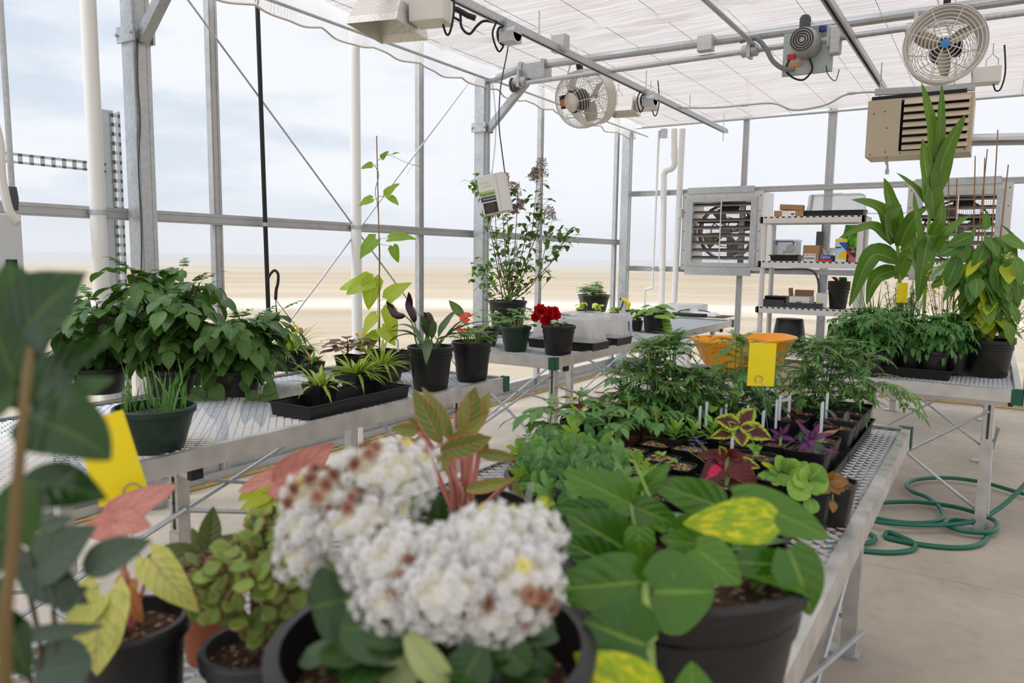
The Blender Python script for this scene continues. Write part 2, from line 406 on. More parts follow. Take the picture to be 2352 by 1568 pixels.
for i in range(nx):
    for j in range(ny): k = i * (ny + 1) + j; m.f.append((k, k + 1, k + ny + 2, k + ny + 1)); m.mi.append(0)
struct(P(m, 'ceiling', 'shade', None, loc=off))
m = MB(); n = 700
hem = MB(); hp = []
for i in range(n + 1):
    y = -2.4 + (8.78 + 2.4) * i / n
    sc = abs(math.sin(y * PI / .52)); zb = 2.865 + .035 * (1 - sc) + .01 * mnoise.noise(V((y * 3, 0, 0))); xo = .012 * math.sin(y * 21) + .02 * math.sin(y * 6)
    m.v += [V((-3.8, y, 3.05)) - off, V((-3.83 + xo * .5, y, 2.96)) - off, V((-3.85 + xo, y, zb)) - off]; m.uv += [(0, 0)] * 3
    hp.append(V((-3.85 + xo, y, zb)) - off)
for i in range(n):
    for k in range(2): a = i * 3 + k; m.f.append((a, a + 1, a + 4, a + 3)); m.mi.append(0)
P(m, 'cloth', 'valance', th)
tube(hem, hp, .008, 5); P(hem, 'hem', 'hem', th)
m = MB()
for k in range(22):
    x = x0 + .42 * k + .1; tube(m, [V((x, -2.4, 3.03)) - off, V((x, 8.8, 3.03)) - off], .0016, 4)
struct(P(m, 'trim_59', 'darkgrey', None, loc=off))
m = MB(); tube(m, [(-3.7, -2.4, 2.9), (-3.7, 5.5, 2.9)], .011, 8); tube(m, [(-3.68, 5.5, 2.9), (-3.68, 8.8, 2.9)], .009, 8); trim(m, 'galv')
m = MB(); tube(m, [(-3.85, WY - .04, 3.015), (5.4, WY - .04, 3.015)], .013, 8); trim(m, 'galv')
# ================================================================ benches
BZ = .8
def bench(x0, x1, y0, y1, legs, label, capc=((1, 1), (1, -1), (-1, 1), (-1, -1)), brace=True, mz=.014, pitch=.042, rowp=.0185, foam=0):
    L = (x0 + x1) / 2; Yc = (y0 + y1) / 2
    t = thing('growing_bench', label, 'greenhouse bench', (L, Yc, 0), group='expanded metal growing benches')
    hx, hy = (x1 - x0) / 2, (y1 - y0) / 2; z = BZ
    m = MB()
    for sx in (-1, 1): b2(m, (sx * hx, -hy, z - .064), (sx * (hx - .004), hy, z - .0041)); b2(m, (sx * hx, -hy, z - .004), (sx * (hx - .03), hy, z))
    for sy in (-1, 1): b2(m, (-hx + .0041, sy * hy, z - .064), (hx - .0041, sy * (hy - .004), z - .0041)); b2(m, (-hx + .0301, sy * hy, z - .004), (hx - .0301, sy * (hy - .03), z))
    P(m, 'rim', 'alu', t, smooth=False)
    # expanded metal: interlocking zigzag strands
    m = MB(); nr = int((2 * hy - .02) / rowp); nc = int((2 * hx - .02) / pitch * 2)
    zz = z - mz; wd = .0022
    for i in range(nr):
        y = -hy + .01 + (i + .5) * rowp; vs = []; fs = []
        for k in range(nc + 1):
            x = -hx + .01 + k * pitch / 2; sg = 1 if (k + i) % 2 else -1
            yy = y + sg * rowp * .44
            vs += [V((x, yy - wd, zz - .0016)), V((x, yy + wd, zz + .0022))]
            if k: fs.append((2 * k - 2, 2 * k, 2 * k + 1, 2 * k - 1))
        m.add(vs, fs)
    P(m, 'expanded_metal_top', 'mesh', t, smooth=False)
    xi = hx - .13
    lx = (-xi, xi)
    for yl in legs:
        y = yl - Yc
        m = MB(); b2(m, (-hx + .05, y - .018, z - .105), (hx - .05, y + .018, z - .066)); cb = P(m, 'cross_rail', 'alu', t, smooth=False)
        for sx in (-1, 1):
            m = MB(); b2(m, (sx * (hx - .052), y - .022, z - .108), (sx * (hx - .03), y + .022, z - .064)); P(m, 'end_cap', 'rubber', cb, smooth=False)
        for x in lx:
            m = MB(); w = .026; b2(m, (x - w, y - w, .012), (x + w, y + w, z - .30)); b2(m, (x - w + .004, y - w + .004, z - .3), (x + w - .004, y + w - .004, z - .10))
            lg = P(m, 'leg', 'alu', t, smooth=False)
            m = MB(); b2(m, (x - .07, y - .035, 0), (x + .04, y + .035, .012)); P(m, 'foot_plate', 'galv', lg, smooth=False)
            m = MB()
            for zz2 in (.12, .16, .2, .24, .28): 
                lathe(m, [(0, .004), (.005, .003), (.005, 0)], (x, y - w + .003, z - zz2), 8, R=Matrix.Rotation(PI / 2, 3, 'X'))
            b2(m, (x - .006, y - w + .0025, z - .29), (x + .006, y - w + .004, z - .11)); P(m, 'bolt_row', 'darkgrey', lg)
        m = MB(); tube(m, [(lx[0], y - .03, .1), (lx[1], y - .03, z - .14)], .009, 6); P(m, 'brace', 'galv', t)
        m = MB(); tube(m, [(lx[1], y + .03, .1), (lx[0], y + .03, z - .14)], .009, 6); P(m, 'brace', 'galv', t)
    if brace:
        for a, b in zip(legs[:-1], legs[1:]):
            for x, o in ((lx[0] - .03, 0), (lx[1] + .03, 0)):
                m = MB(); tube(m, [(x, a - Yc, .1), (x, b - Yc, z - .22)], .009, 6); P(m, 'brace', 'galv', t)
                m = MB(); tube(m, [(x + .018, a - Yc, z - .22), (x + .018, b - Yc, .1)], .009, 6); P(m, 'brace', 'galv', t)
    for cx, cy in capc:
        m = MB(); c = V((cx * hx, cy * hy, 0)); e = .006; z0 = z - .075; z1 = z + .004
        b2(m, (cx * (hx - .045), cy * hy, z0), (cx * (hx + e), cy * (hy + e), z1)); b2(m, (cx * hx, cy * (hy - .045), z0), (cx * (hx + e), cy * (hy + e), z1))
        b2(m, (cx * (hx - .03), cy * (hy - .03), z1 - .004), (cx * (hx + e), cy * (hy + e), z1))
        P(m, 'corner_cap', 'greencap', t, smooth=False, bevel=.003)
    return t
bench(-3.1, -2.09, -.35, 3.25, (-.1, 1.45, 3.0), 'long metal growing bench along the left wall carrying the potato bush and the black pots')
bench(-3.27, -2.25, 4.03, 7.82, (4.25, 5.9, 7.55), 'metal growing bench by the far left corner carrying the domes and lilac')
bench(-1.26, -.22, -.45, 3.16, (-.15, 1.35, 2.86), 'nearest metal growing bench, crowded with trays and the big pothos')
bench(-.86, .16, 4.43, 8.2, (4.6, 6.28, 7.98), 'metal growing bench on the right carrying the tomatoes and corn')

# ================================================================ overhead equipment
def at(o, p): return [V(q) - V(o) for q in p]
m = MB(); SX, SZ = -2.625, 2.84
def channel(m, a, b, w=.041):
    a, b = V(a), V(b); d = (b - a).normalized(); s_ = d.cross(V((0, 0, 1))).normalized()
    bar(m, a + V((0, 0, w / 2)), b + V((0, 0, w / 2)), w, .003)
    for k in (-1, 1):
        bar(m, a + s_ * k * w / 2, b + s_ * k * w / 2, .003, w); bar(m, a + s_ * k * w * .36 - V((0, 0, w / 2)), b + s_ * k * w * .36 - V((0, 0, w / 2)), w * .28, .003)
channel(m, (SX, -2.4, SZ), (SX, 8.5, SZ)); struct(m.build('trim_60', 'galv', smooth=False))
e = az(2030, 210, 2.84); channel(m := MB(), (e.x, 3.2, 2.86), (e.x, e.y, 2.86)); struct(m.build('trim_61', 'galv', smooth=False))
e2 = az(1735, 105, 2.92); m = MB(); tube(m, [(e2.x, -2.4, 2.92), (e2.x, 5.56, 2.92)], .016, 8); struct(m.build('trim_62', 'galv'))
# threaded rods on strut end
m = MB(); tube(m, [(SX, 8.4, 2.72), (SX, 8.4, 3.02)], .004, 5); 
for y in (7.3, 6.2, 4.4, 3.4): tube(m, [(SX, y, 2.86), (SX, y, 3.02)], .004, 5)
struct(m.build('trim_63', 'galv'))
e3 = ay(2010, 212, 6.3); e4 = ay(2240, 200, 6.3); m = MB(); channel(m, e3, e4); struct(m.build('trim_64', 'galv', smooth=False))
# drive shaft
t = thing('drive_shaft', 'long galvanized shaft running below the roof pipe, turned by the curtain motor', 'drive shaft', (-3.55, 5.5, 2.86))
m = MB(); tube(m, [(0, 0, 0), (3, -.0, .03), (9, 0, .03)], .019, 10); P(m, 'shaft', 'galv', t)
for px in (1196, 1722, 1905, 2100):
    p = ay(px, 125, 5.5); m = MB(); x = p.x + 3.55
    tube(m, [(x - .06, 0, .02), (x - .05, 0, .02), (x - .05, 0, .02), (x + .05, 0, .02), (x + .06, 0, .02)], [.03, .03, .042, .042, .03], 12)
    b2(m, (x - .012, -.045, -.03), (x + .012, .045, .11)); P(m, 'bearing_bracket', 'galv', t)
m = MB()
for k in range(3): lathe(m, [(0, -.006), (.06 - .014 * k, -.006), (.06 - .014 * k, .006), (0, .006)], (.02 + k * .02, 0, .0), 16, R=Matrix.Rotation(PI / 2, 3, 'Y'))
P(m, 'chain_sprocket', 'wire', t)
# curtain motor
c = ay(1850, 112, 5.45); t = thing('curtain_motor', 'grey electric curtain motor on a square plate, hanging from the roof pipe', 'motor', c)
m = MB(); b2(m, (-.15, .02, -.16), (.17, .045, .12)); mp = P(m, 'mounting_plate', plain('plate_grey', C(176, 186, 186), .5, .3), t, smooth=False, bevel=.003)
m = MB(); b2(m, (-.12, .012, -.055), (-.065, .02, -.02)); b2(m, (-.125, .012, -.105), (-.02, .02, -.075), mi=1)
P(m, 'warning_label', ['red', plain('orange_label', C(214, 150, 100), .6)], mp, smooth=False)
Rx = Matrix.Rotation(PI / 2, 3, 'X')
m = MB(); lathe(m, [(0, .02), (.085, .02), (.09, .03), (.09, .17), (.08, .2), (.06, .215), (0, .215)], (0.01, .05, .02), 28, R=Rx)
P(m, 'motor_body', plain('motor_grey', C(168, 168, 166), .45, .3), t)
m = MB()
for r in (.018, .034, .05, .066): lathe(m, [(r, .216), (r, .2195), (r + .007, .2195), (r + .007, .216)], (0.01, .05, .02), 24, R=Rx)
P(m, 'vent_ring', 'rubber', t)
m = MB(); tube(m, smooth([(-.1, .03, -.04), (-.12, 0, -.12), (-.07, 0, -.18), (.0, 0, -.2), (.05, .0, -.14), (.03, 0, -.07)], 5), .007, 6)
tube(m, smooth([(.13, .03, -.1), (.15, 0, -.18), (.2, 0, -.23), (.22, 0, -.16)], 5), .003, 5); P(m, 'cord', 'rubber', t)
m = MB(); lathe(m, [(0, 0), (.045, 0), (.045, .09), (.03, .11), (0, .11)], (-.0, -.05, .09), 14, sx=.8); P(m, 'capacitor_cover', 'darkgrey', t)
m = MB(); lathe(m, [(0, 0), (.022, 0), (.022, .03), (0, .03)], (.1, -.0, .1), 12); P(m, 'cap', 'blue', t)
m = MB(); pts = [ay(x, y, 5.42) - c for x, y in ((1700, 95), (1735, 88), (1758, 110), (1775, 140), (1800, 158), (1825, 158))]; tube(m, smooth(pts, 5), .016, 8); P(m, 'flexible_conduit', plain('conduit_grey', C(120, 122, 126), .5), t)
m = MB(); b2(m, (.15, -.03, -.06), (.22, .05, .12)); P(m, 'gearbox', 'galv', t, smooth=False, bevel=.01)
# junction boxes
for px, py, d, lab in ((1622, 101, 'Y', 'grey square junction box on the roof pipe left of the curtain motor'), (1275, 103, 'X', 'grey square junction box on the roof strut above the small fan')):
    c = ay(px, py, 5.5) if d == 'Y' else V((SX, 0, 0)) + V((0, az(px, py, 2.88).y, 2.88))
    t = thing('junction_box', lab, 'junction box', c); m = MB(); b2(m, (-.055, -.04, -.055), (.055, .03, .055)); P(m, 'box_body', 'galv', t, smooth=False, bevel=.004)
    m = MB(); b2(m, (-.05, -.044, -.05), (.05, -.04, .05)); P(m, 'cover_plate', 'alu', t, smooth=False)
# wavy conduit
c = ay(1560, 247, 7.0); t = thing('conduit', 'thin bent metal conduit running from the roof strut to the heater', 'conduit', c)
pts = [ay(x, y, 7.0) - c for x, y in ((1560, 247), (1640, 247), (1710, 241), (1775, 237), (1820, 252), (1870, 247), (1905, 237), (1940, 218), (1980, 212), (2012, 211))]
m = MB(); tube(m, smooth(pts, 5), .009, 8); P(m, 'pipe', 'galv', t)
for px, py in ((1710, 241), (1955, 214)):
    q_ = ay(px, py, 7.0) - c; m = MB(); tube(m, [q_ - V((.03, 0, 0)), q_ + V((.03, 0, 0))], .013, 8); P(m, 'coupling', 'galv', t)
# unit heater
t = thing('unit_heater', 'beige box heater with horizontal louvres hanging under the roof on the right', 'heater', (-.535, 6.2, 2.19))
m = MB(); W, H, D = .335, .405, .34
for a, b in (((-W, .012, .012), (-W + .01, D - .01, H - .012)), ((W - .01, .012, .012), (W, D - .01, H - .012)), ((-W, .012, 0), (W, D, .012)), ((-W, .012, H - .012), (W, D, H)), ((-W, 0, 0), (-W + .22, .012, H)), ((-W + .22, 0, 0), (W - .03, .012, .03)), ((W - .03, 0, 0), (W, .012, H)), ((-W, D - .01, .012), (W, D, H - .012))): b2(m, a, b)
P(m, 'casing', 'beige', t, smooth=False)
for k in range(7):
    m = MB(); z = .055 + k * .053; box(m, (.11, -.005, z), (.41, .006, .04), R=Matrix.Rotation(-.5, 3, 'X')); P(m, 'louvre', 'beige', t, smooth=False)
m = MB(); b2(m, (-W + .22, .08, .03), (W - .03, .09, H - .03)); P(m, 'heat_exchanger', 'rubber', t, smooth=False)
m = MB(); tube(m, [(-.2, .1, 0), (-.2, .1, -.03), (-.19, .1, -.06), (-.19, .1, -.1)], [.012, .012, .008, .009], 8); tube(m, [(-.19, .1, -.085), (-.19, .1, -.12)], .014, 8); P(m, 'gas_fitting', 'galv', t)
for x in (-.28, .2):
    m = MB(); tube(m, [(x, .15, H), (x, .15, H + .3)], .005, 5); P(m, 'hanger_rod', 'galv', t)
m = MB(); b2(m, (-W + .02, .02, H), (W - .05, .06, H + .03)); P(m, 'hanger_rail', 'rubber', t, smooth=False)
m = MB()
for x, z in ((-.29, .31), (-.22, .32), (-.2, .2), (-.3, .015), (-.2, .03), (-.1, .015), (.3, .02)): lathe(m, [(0, .004), (.005, .003), (.005, 0)], (x, 0, z), 8, R=Rx)
P(m, 'screws', 'darkgrey', t)
c = ay(2225, 321, 6.4); t = thing('flue_pipe', 'fat shiny horizontal flue pipe leaving the right side of the heater', 'pipe', c)
m = MB(); e = ay(2420, 318, 6.4) - c; tube(m, [(-.04, 0, 0), e * .5, e * 2.5], .042, 16); P(m, 'duct', plain('bright_duct', C(200, 202, 205), .25, .9, var=.05), t)
# circulation fans
def haf(c, rz, tilt, r, lab, front=True):
    t = thing('circulation_fan', lab, 'fan', c); t.rotation_euler = (tilt, 0, rz)
    RX = Rx
    m = MB(); lathe(m, [(r, -.10), (r * 1.02, -.12), (r * 1.0, -.13), (r * .97, -.11), (r * .9, -.04), (r * .84, .05), (r * .84, .10), (r * .87, .10), (r * .87, .05), (r * .94, -.04), (r, -.10)] if front else [(r * .95, -.12), (r * .93, -.12), (r * .9, -.02), (r * .93, -.02), (r * .95, -.12)], (0, 0, 0), 40, R=Matrix.Rotation(PI / 2, 3, 'X').to_3x3() @ Matrix.Scale(-1, 3, V((0, 0, 1))) if False else Matrix.Rotation(-PI / 2, 3, 'X'))
    P(m, 'shroud', M['white'], t)
    def ringy(y, rr): return [V((rr * math.cos(a * PI / 18), y, rr * math.sin(a * PI / 18))) for a in range(37)]
    m = MB()
    for k in range(1, 11): tube(m, ringy(-.128, r * (k / 10.5)), .0022, 4, caps=False)
    for k in range(8):
        a = k * PI / 4 + .4; tube(m, [(r * .1 * math.cos(a), -.13, r * .1 * math.sin(a)), (r * math.cos(a), -.12, r * math.sin(a))], .003, 4)
    P(m, 'front_guard', 'white', t)
    m = MB()
    for k in range(5 if not front else 0): tube(m, ringy(-.02 + .02 * k, r * .94), .0024, 4, caps=False)
    for k in range(13):
        f = k / 12; rr = r * (1.0 if f == 0 else math.sqrt(max(.02, 1 - f * f * .85))); tube(m, ringy(.08 + .15 * f, rr * .92), .0024, 4, caps=False)
    for k in range(10):
        a = k * PI / 5; tube(m, [(rr * .92 * math.cos(a), y_, rr * .92 * math.sin(a)) for y_, rr in ((-.03, r), (.08, r), (.13, r * .93), (.18, r * .77), (.23, r * .4))], .003, 4)
    P(m, 'rear_guard', 'white', t)
    m = MB()
    for k in range(3):
        a0 = k * 2 * PI / 3 + .6; vs = []; 
        for i in range(7):
            rr = r * (.16 + .62 * i / 6); wd = r * (.22 + .2 * math.sin(PI * i / 6))
            for j in (-1, 0, 1):
                aa = a0 + j * wd / rr * .5 * .8; vs.append(V((rr * math.cos(aa), -.04 + j * .04, rr * math.sin(aa))))
        m.add(vs, [(i * 3 + j, i * 3 + j + 1, i * 3 + j + 4, i * 3 + j + 3) for i in range(6) for j in range(2)])
    b = m.build('blade_set', plain('fan_blade', C(190, 178, 162), .5, .2), t, solid=.003)
    m = MB(); lathe(m, [(0, 0), (.022, 0), (.024, .008), (0, .012)], (0, -.13, 0), 16, R=Rx); P(m, 'hub_badge', plain('blue_badge', C(60, 130, 215), .4), t)
    k_ = 1 if front else 1.35; m = MB(); lathe(m, [(0, -.03), (.03 * k_, -.03), (.065 * k_, -.04), (.068 * k_, -.16), (.05 * k_, -.18), (0, -.185)], (0, 0, 0), 24, R=Rx); mo = P(m, 'motor', plain('fan_motor', C(66, 64, 64), .45, .4), t)
    m = MB(); b2(m, (.03 * k_, .07, -.03 * k_), (.1 * k_, .17, .05 * k_)); P(m, 'wiring_box', 'rubber', mo, smooth=False, bevel=.004)
    m = MB(); b2(m, (.04 * k_, .17, -.02), (.09 * k_, .173, .035)); P(m, 'warning_sticker', plain('orange_sticker', C(232, 110, 50), .5), mo, smooth=False)
    m = MB(); lathe(m, [(0, -.188), (.05 * k_, -.186), (.058 * k_, -.178)], (0, 0, 0), 24, R=Rx); P(m, 'motor_face', 'alu', mo)
    m = MB(); b2(m, (-.018, -.02, r * .93), (.018, .02, r + .07)); tube(m, [(0, 0, r + .05), (0, 0, r + .16)], .008, 6); P(m, 'hanging_bracket', 'rubber', t)
    m = MB(); tube(m, smooth([(.05, .12, .05), (.02, .16, r * .7), (-.05, .1, r + .12), (.05, .05, r + .16)], 5), .006, 6); P(m, 'cord', 'white', t)
    return t
c = ay(2167, 110, 5.15); haf(c, .12, .06, 84 / ppm(c), 'large round white fan on the right seen face on, above the heater')
c = ad(1345, 226, 6.3); haf(c, 2.85, -.32, 68 / ppm(c), 'round white cage fan seen from its motor side under the middle roof strut', False)
# grow lights
s = NT('hammered_reflector'); o = s.obj(); v = s.n('ShaderNodeTexVoronoi'); s.put(v.inputs['Vector'], o); v.inputs['Scale'].default_value = 60
M['reflector'] = s.end(s.bsdf((.78, .76, .72, 1), .35, .55, bump=v.outputs['Distance'], bstr=.4, bdist=.004))
def growlight(c, rz, sc, lab):
    t = thing('grow_light', lab, 'grow light', c, rz); t.scale = (sc,) * 3
    m = MB()   # hood: wedge with open bottom (x = length)
    prof = [(-.19, 0), (-.17, .04), (-.09, .15), (-.05, .17), (.05, .17), (.09, .15), (.17, .04), (.19, 0)]; n = len(prof)
    for x in (-.14, .14):
        for y, z in prof: m.v.append(V((x * (1.0 if z < .1 else .9), y, z))); m.uv.append((0, 0))
    for i in range(n - 1): m.f.append((i, i + 1, n + i + 1, n + i)); m.mi.append(0)
    m.f += [tuple(range(n)), tuple(range(2 * n - 1, n - 1, -1))]; m.mi += [0, 0]
    P(m, 'reflector', 'reflector', t, solid=.003, smooth=False)
    m = MB(); tube(m, [(-.1, 0, .09), (.11, 0, .09)], .018, 10); P(m, 'lamp', plain('lamp_glass', C(215, 210, 200), .2), t)
    m = MB(); b2(m, (.15, -.075, .02), (.34, .075, .14)); P(m, 'ballast', 'white', t, smooth=False, bevel=.006)
    for x in (-.05, .28):
        m = MB(); tube(m, [(x - .04, 0, .15), (x - .04, 0, .2), (x, 0, .24), (x + .04, 0, .2), (x + .04, 0, .15)], .003, 5); tube(m, [(x, 0, .24), (x, 0, .32)], .003, 5); P(m, 'hanging_hook', 'wire', t)
    m = MB(); tube(m, smooth([(.3, .02, .02), (.32, .02, -.03), (.35, 0, -.02), (.37, 0, .1), (.35, 0, .3)], 4), .006, 6); P(m, 'cord', 'rubber', t)
growlight(ad(893, 74, 3.75), .25, .95, 'big white hooded grow light at the top, nearest the camera')
growlight(ad(1430, 262, 7.0), .15, .92, 'small hooded grow light hanging behind the caged fan')
growlight(ad(2178, 206, 5.6), .1, .95, 'hooded grow light just above the beige heater, below the large fan')
# power cords with plug transformers on strut
for px, py, lab in ((1150, 83, 'round black and grey cord transformer under the roof strut, nearer one'), (1478, 232, 'small cord transformer with black loops under the strut, by the far grow light')):
    p = az(px, py, 2.75); c = V((SX + .04, p.y, 2.75)); t = thing('cord_transformer', lab, 'transformer', c)
    m = MB(); lathe(m, [(0, 0), (.045, 0), (.045, .1), (0, .1)], (-.02, -.0, 0), 20, R=Matrix.Rotation(PI / 2, 3, 'Y')); b2(m, (-.02, -.05, -.05), (.08, .05, .0)); P(m, 'housing', 'galv', t, smooth=True)
    m = MB(); tube(m, [V((-.03, .05 * math.cos(a / 3), .05 * math.sin(a / 3))) for a in range(20)], .008, 6); tube(m, smooth([(-.03, .05, 0), (-.05, .0, -.09), (-.06, -.06, 0), (-.03, -.05, .08)], 5), .006, 6); P(m, 'cord_loop', 'rubber', t)
    m = MB(); b2(m, (-.01, -.01, .03), (.01, .01, .09)); P(m, 'bracket', 'galv', t, smooth=False)
c = ad(1080, 50, 4.6); t = thing('power_cord', 'black cord looping down from the roof strut near the big grow light', 'cord', c)
pts = [ad(x, y, 4.6) - c for x, y in ((1012, 40), (1022, 22), (1040, 18), (1056, 28), (1060, 62), (1078, 78), (1095, 60), (1112, 48), (1140, 52))]
m = MB(); tube(m, smooth(pts, 5), .008, 6); P(m, 'cord_loop', 'rubber', t)
m = MB(); pts = [ad(x, y, 4.6) - c for x, y in ((1030, 18), (1050, 22), (1075, 36), (1092, 42))]; tube(m, pts, .018, 6); P(m, 'plug', 'rubber', t)
pts = [ad(x, y, 4.6) - c for x, y in ((950, -8), (1012, 22), (1060, 50))]; m = MB(); tube(m, pts, .008, 6); P(m, 'wire', 'rubber', t)
# aspirator box
c = ad(1137, 446, 5.6); t = thing('aspirator_box', 'white sensor box with green and blue label hanging tilted on a chain by the lilac', 'sensor box', c); t.rotation_euler = (.0, -.2, .35)
W, D, H = .10, .07, .142
m = MB(); b2(m, (-W, -D, -H), (W, D, H)); bd = P(m, 'casing', 'white', t, smooth=False, bevel=.004)
m = MB(); b2(m, (W - .055, -D - .001, -H + .002), (W - .052, D, H - .002)); b2(m, (-.085, -D - .0015, .085), (-.02, -D, .087)); b2(m, (-.07, -D - .0015, .06), (.0, -D, .062)); P(m, 'seam', plain('seam_grey', C(176, 176, 176), .6), bd, smooth=False)
m = MB(); b2(m, (-.095, -D - .002, -.015), (.018, -D, .028)); P(m, 'green_label', plain('label_green', C(176, 198, 130), .6), bd, smooth=False)
m = MB(); b2(m, (-.095, -D - .002, -.05), (.018, -D, -.017)); P(m, 'blue_label', plain('label_navy', C(44, 56, 86), .6), bd, smooth=False)
textob('label_text', 'Aspirator', .03, 'darkgrey', bd, (-.04, -D - .003, .005), (PI / 2, 0, 0)); textob('label_text', 'WADSWORTH', .015, 'paper', bd, (-.03, -D - .003, -.033), (PI / 2, 0, 0))
m = MB(); b2(m, (-.085, -D - .002, -.138), (.02, -D, -.06)); gr = P(m, 'fan_grille', plain('grille_black', C(38, 34, 32), .6), bd, smooth=False)
m = MB(); gx, gz = -.033, -.099
for r in (.012, .02, .028, .035): tube(m, [V((gx + r * math.cos(a * PI / 12), -D - .003, gz + r * math.sin(a * PI / 12))) for a in range(25)], .0012, 4)
for k in range(7): a = k * PI * 2 / 7; tube(m, [V((gx + r * math.cos(a + r * 20), -D - .003, gz + r * math.sin(a + r * 20))) for r in (.006, .014, .024, .034)], .002, 4)
P(m, 'grille_blades', plain('grille_brown', C(120, 100, 84), .6), gr)
top = ad(1131, 190, 5.6); dl = (t.matrix_basis.inverted() @ top)
m = MB(); a0 = V((.0, 0, H)); n = 60
for i in range(n):
    p_ = a0.lerp(dl, i / n) + V((.03 * math.sin(PI * i / n), 0, 0)); q_ = a0.lerp(dl, (i + .85) / n) + V((.03 * math.sin(PI * (i + 1) / n), 0, 0))
    s_ = V((.005, 0, 0)) if i % 2 else V((0, .005, 0)); tube(m, [p_, p_.lerp(q_, .3) + s_, p_.lerp(q_, .7) + s_, q_, p_.lerp(q_, .7) - s_, p_.lerp(q_, .3) - s_, p_], .0014, 4)
P(m, 'chain', 'wire', t)
m = MB(); pts = [t.matrix_basis.inverted() @ ad(x, y, 5.6) for x, y in ((1160, 400), (1152, 340), (1146, 280), (1150, 200), (1165, 120), (1172, 70))]; tube(m, smooth(pts, 5), .005, 6); P(m, 'cable', 'darkgrey', t)
m = MB(); tube(m, [V((.012 * math.cos(a * PI / 6), 0, H + .012 + .012 * math.sin(a * PI / 6))) for a in range(13)], .002, 5); P(m, 'eye_ring', 'wire', t)

# ================================================================ pipes and tubes on the walls
def pvc(pts, r, lab, mat='pvc', name='drain_pipe', cat='pipe', sleeves=(), clamps=(), group=None):
    c = V(pts[-1]); t = thing(name, lab, cat, c, group=group); m = MB(); tube(m, [V(p) - c for p in pts], r, 14); P(m, 'pipe', mat, t)
    for p, L in sleeves: m = MB(); p = V(p) - c; tube(m, [p - V((0, 0, L / 2)), p + V((0, 0, L / 2))], r * 1.13, 14); P(m, 'coupling', mat, t)
    for p in clamps:
        m = MB(); p = V(p) - c; tube(m, [p - V((0, 0, .012)), p + V((0, 0, .012))], r * 1.08, 14); P(m, 'strap_clamp', 'galv', t)
    return t
for px0, py0, lab in ((216, 300, 'thick white vertical pipe strapped to the left wall rail, nearest one'), (816, 300, 'thick white vertical pipe behind the crossing brace rods on the left wall')):
    p = ax(px0, py0, -3.92); pvc([(-3.92, p.y, 3.02), (-3.92, p.y, .0)], .038, lab, clamps=((-3.92, p.y, 1.62),), group='white pipes down the left wall', sleeves=((-3.92, p.y, .35), .12) and (((-3.92, p.y, .35), .12),))
a = ax(592, 36, -3.9); b = ax(617, 730, -3.9); pvc([a + (a - b) * .15, a, b, b + (b - a) * .35], .014, 'black irrigation tube hanging down the left wall beside the hanging basket hook', 'rubber', 'irrigation_tube', 'tube', clamps=(a.lerp(b, .68),))
Y = 8.74
p = lambda x, y: ay(x, y, Y)
pvc(smooth([p(1549, 296), p(1549, 360), p(1549, 378), p(1542, 388), p(1532, 391), p(1526, 400), p(1525, 425), p(1520, 690), (p(1520, 690).x, Y, .1)], 3), .036, 'white drain pipe with an S bend in the far corner', sleeves=((p(1549, 352), .1), (p(1524, 445), .1), (p(1521, 612), .06)))
pvc([p(1568, 296), p(1548, 700), (p(1548, 700).x, Y, .1)], .036, 'straight white drain pipe just right of the S bend pipe', sleeves=((p(1560, 490), .1),))
pvc(smooth([p(1514, 300), p(1499, 640), p(1499, 655), p(1494, 662), p(1484, 664), p(1481, 672), p(1481, 690), (p(1481, 690).x, Y, .2)], 3), .014, 'thin white pipe, leftmost of the three in the far corner', clamps=(p(1507, 443), p(1500, 617)))
c = p(1525, 306); t = thing('pipe_box', 'small grey box on the ceiling edge beside the white pipes', 'box', c); m = MB(); b2(m, (-.035, -.03, -.055), (.035, .03, .05)); P(m, 'box_body', 'galv', t, smooth=False)
# thin wire on post 1
pts = [ax(x, y, -3.82) + V((0, -.0, 0)) for x, y in ((316, 90), (316, 180), (322, 280), (318, 380), (325, 520), (324, 640))]; c = pts[-1]
t = thing('sensor_wire', 'thin dark wire running down the near steel post', 'wire', c); m = MB(); tube(m, smooth([q_ - c for q_ in pts], 4), .004, 5); P(m, 'wire_run', 'darkgrey', t)
# conduit + control box at far left
p0 = ax(4, 60, -3.55); p1 = ax(28, 440, -3.55)
t = thing('control_conduit', 'vertical grey conduit at the left picture edge above the control box', 'conduit', p1); m = MB(); tube(m, [(p0 - p1) * 1.3, (0, 0, 0)], .012, 10); P(m, 'pipe', 'galv', t); m = MB(); tube(m, [(0, 0, .02), (0, 0, -.03), (0, 0, -.08)], [.018, .024, .02], 8); P(m, 'connector', 'darkgrey', t)
a = ax(-60, 487, -3.5); b = ax(56, 612, -3.5); t = thing('control_box', 'pale grey control box with a black display at the left picture edge', 'control box', (-3.55, (a.y + b.y) / 2, b.z - .06))
hy, hz = (b.y - a.y) / 2, a.z - b.z + .06
m = MB(); b2(m, (-.16, -hy, 0), (.05, hy, hz)); P(m, 'enclosure', plain('box_grey', C(206, 208, 210), .5, var=.03), t, smooth=False, bevel=.006)
m = MB(); b2(m, (.05, hy * .2, .02), (.054, hy * .68, .09)); P(m, 'display', 'rubber', t, smooth=False)
a = ax(0, 330, -3.5); b = ax(20, 480, -3.5); t = thing('wall_cable', 'short pale cable sleeve hanging at the left picture edge', 'cable', b); m = MB(); tube(m, smooth([a - b + V((0, -.02, .1)), a - b, (a - b) * .5 + V((0, -.01, 0)), (0, 0, 0), (0, .03, -.05)], 4), .018, 8); P(m, 'sleeve', 'white', t)

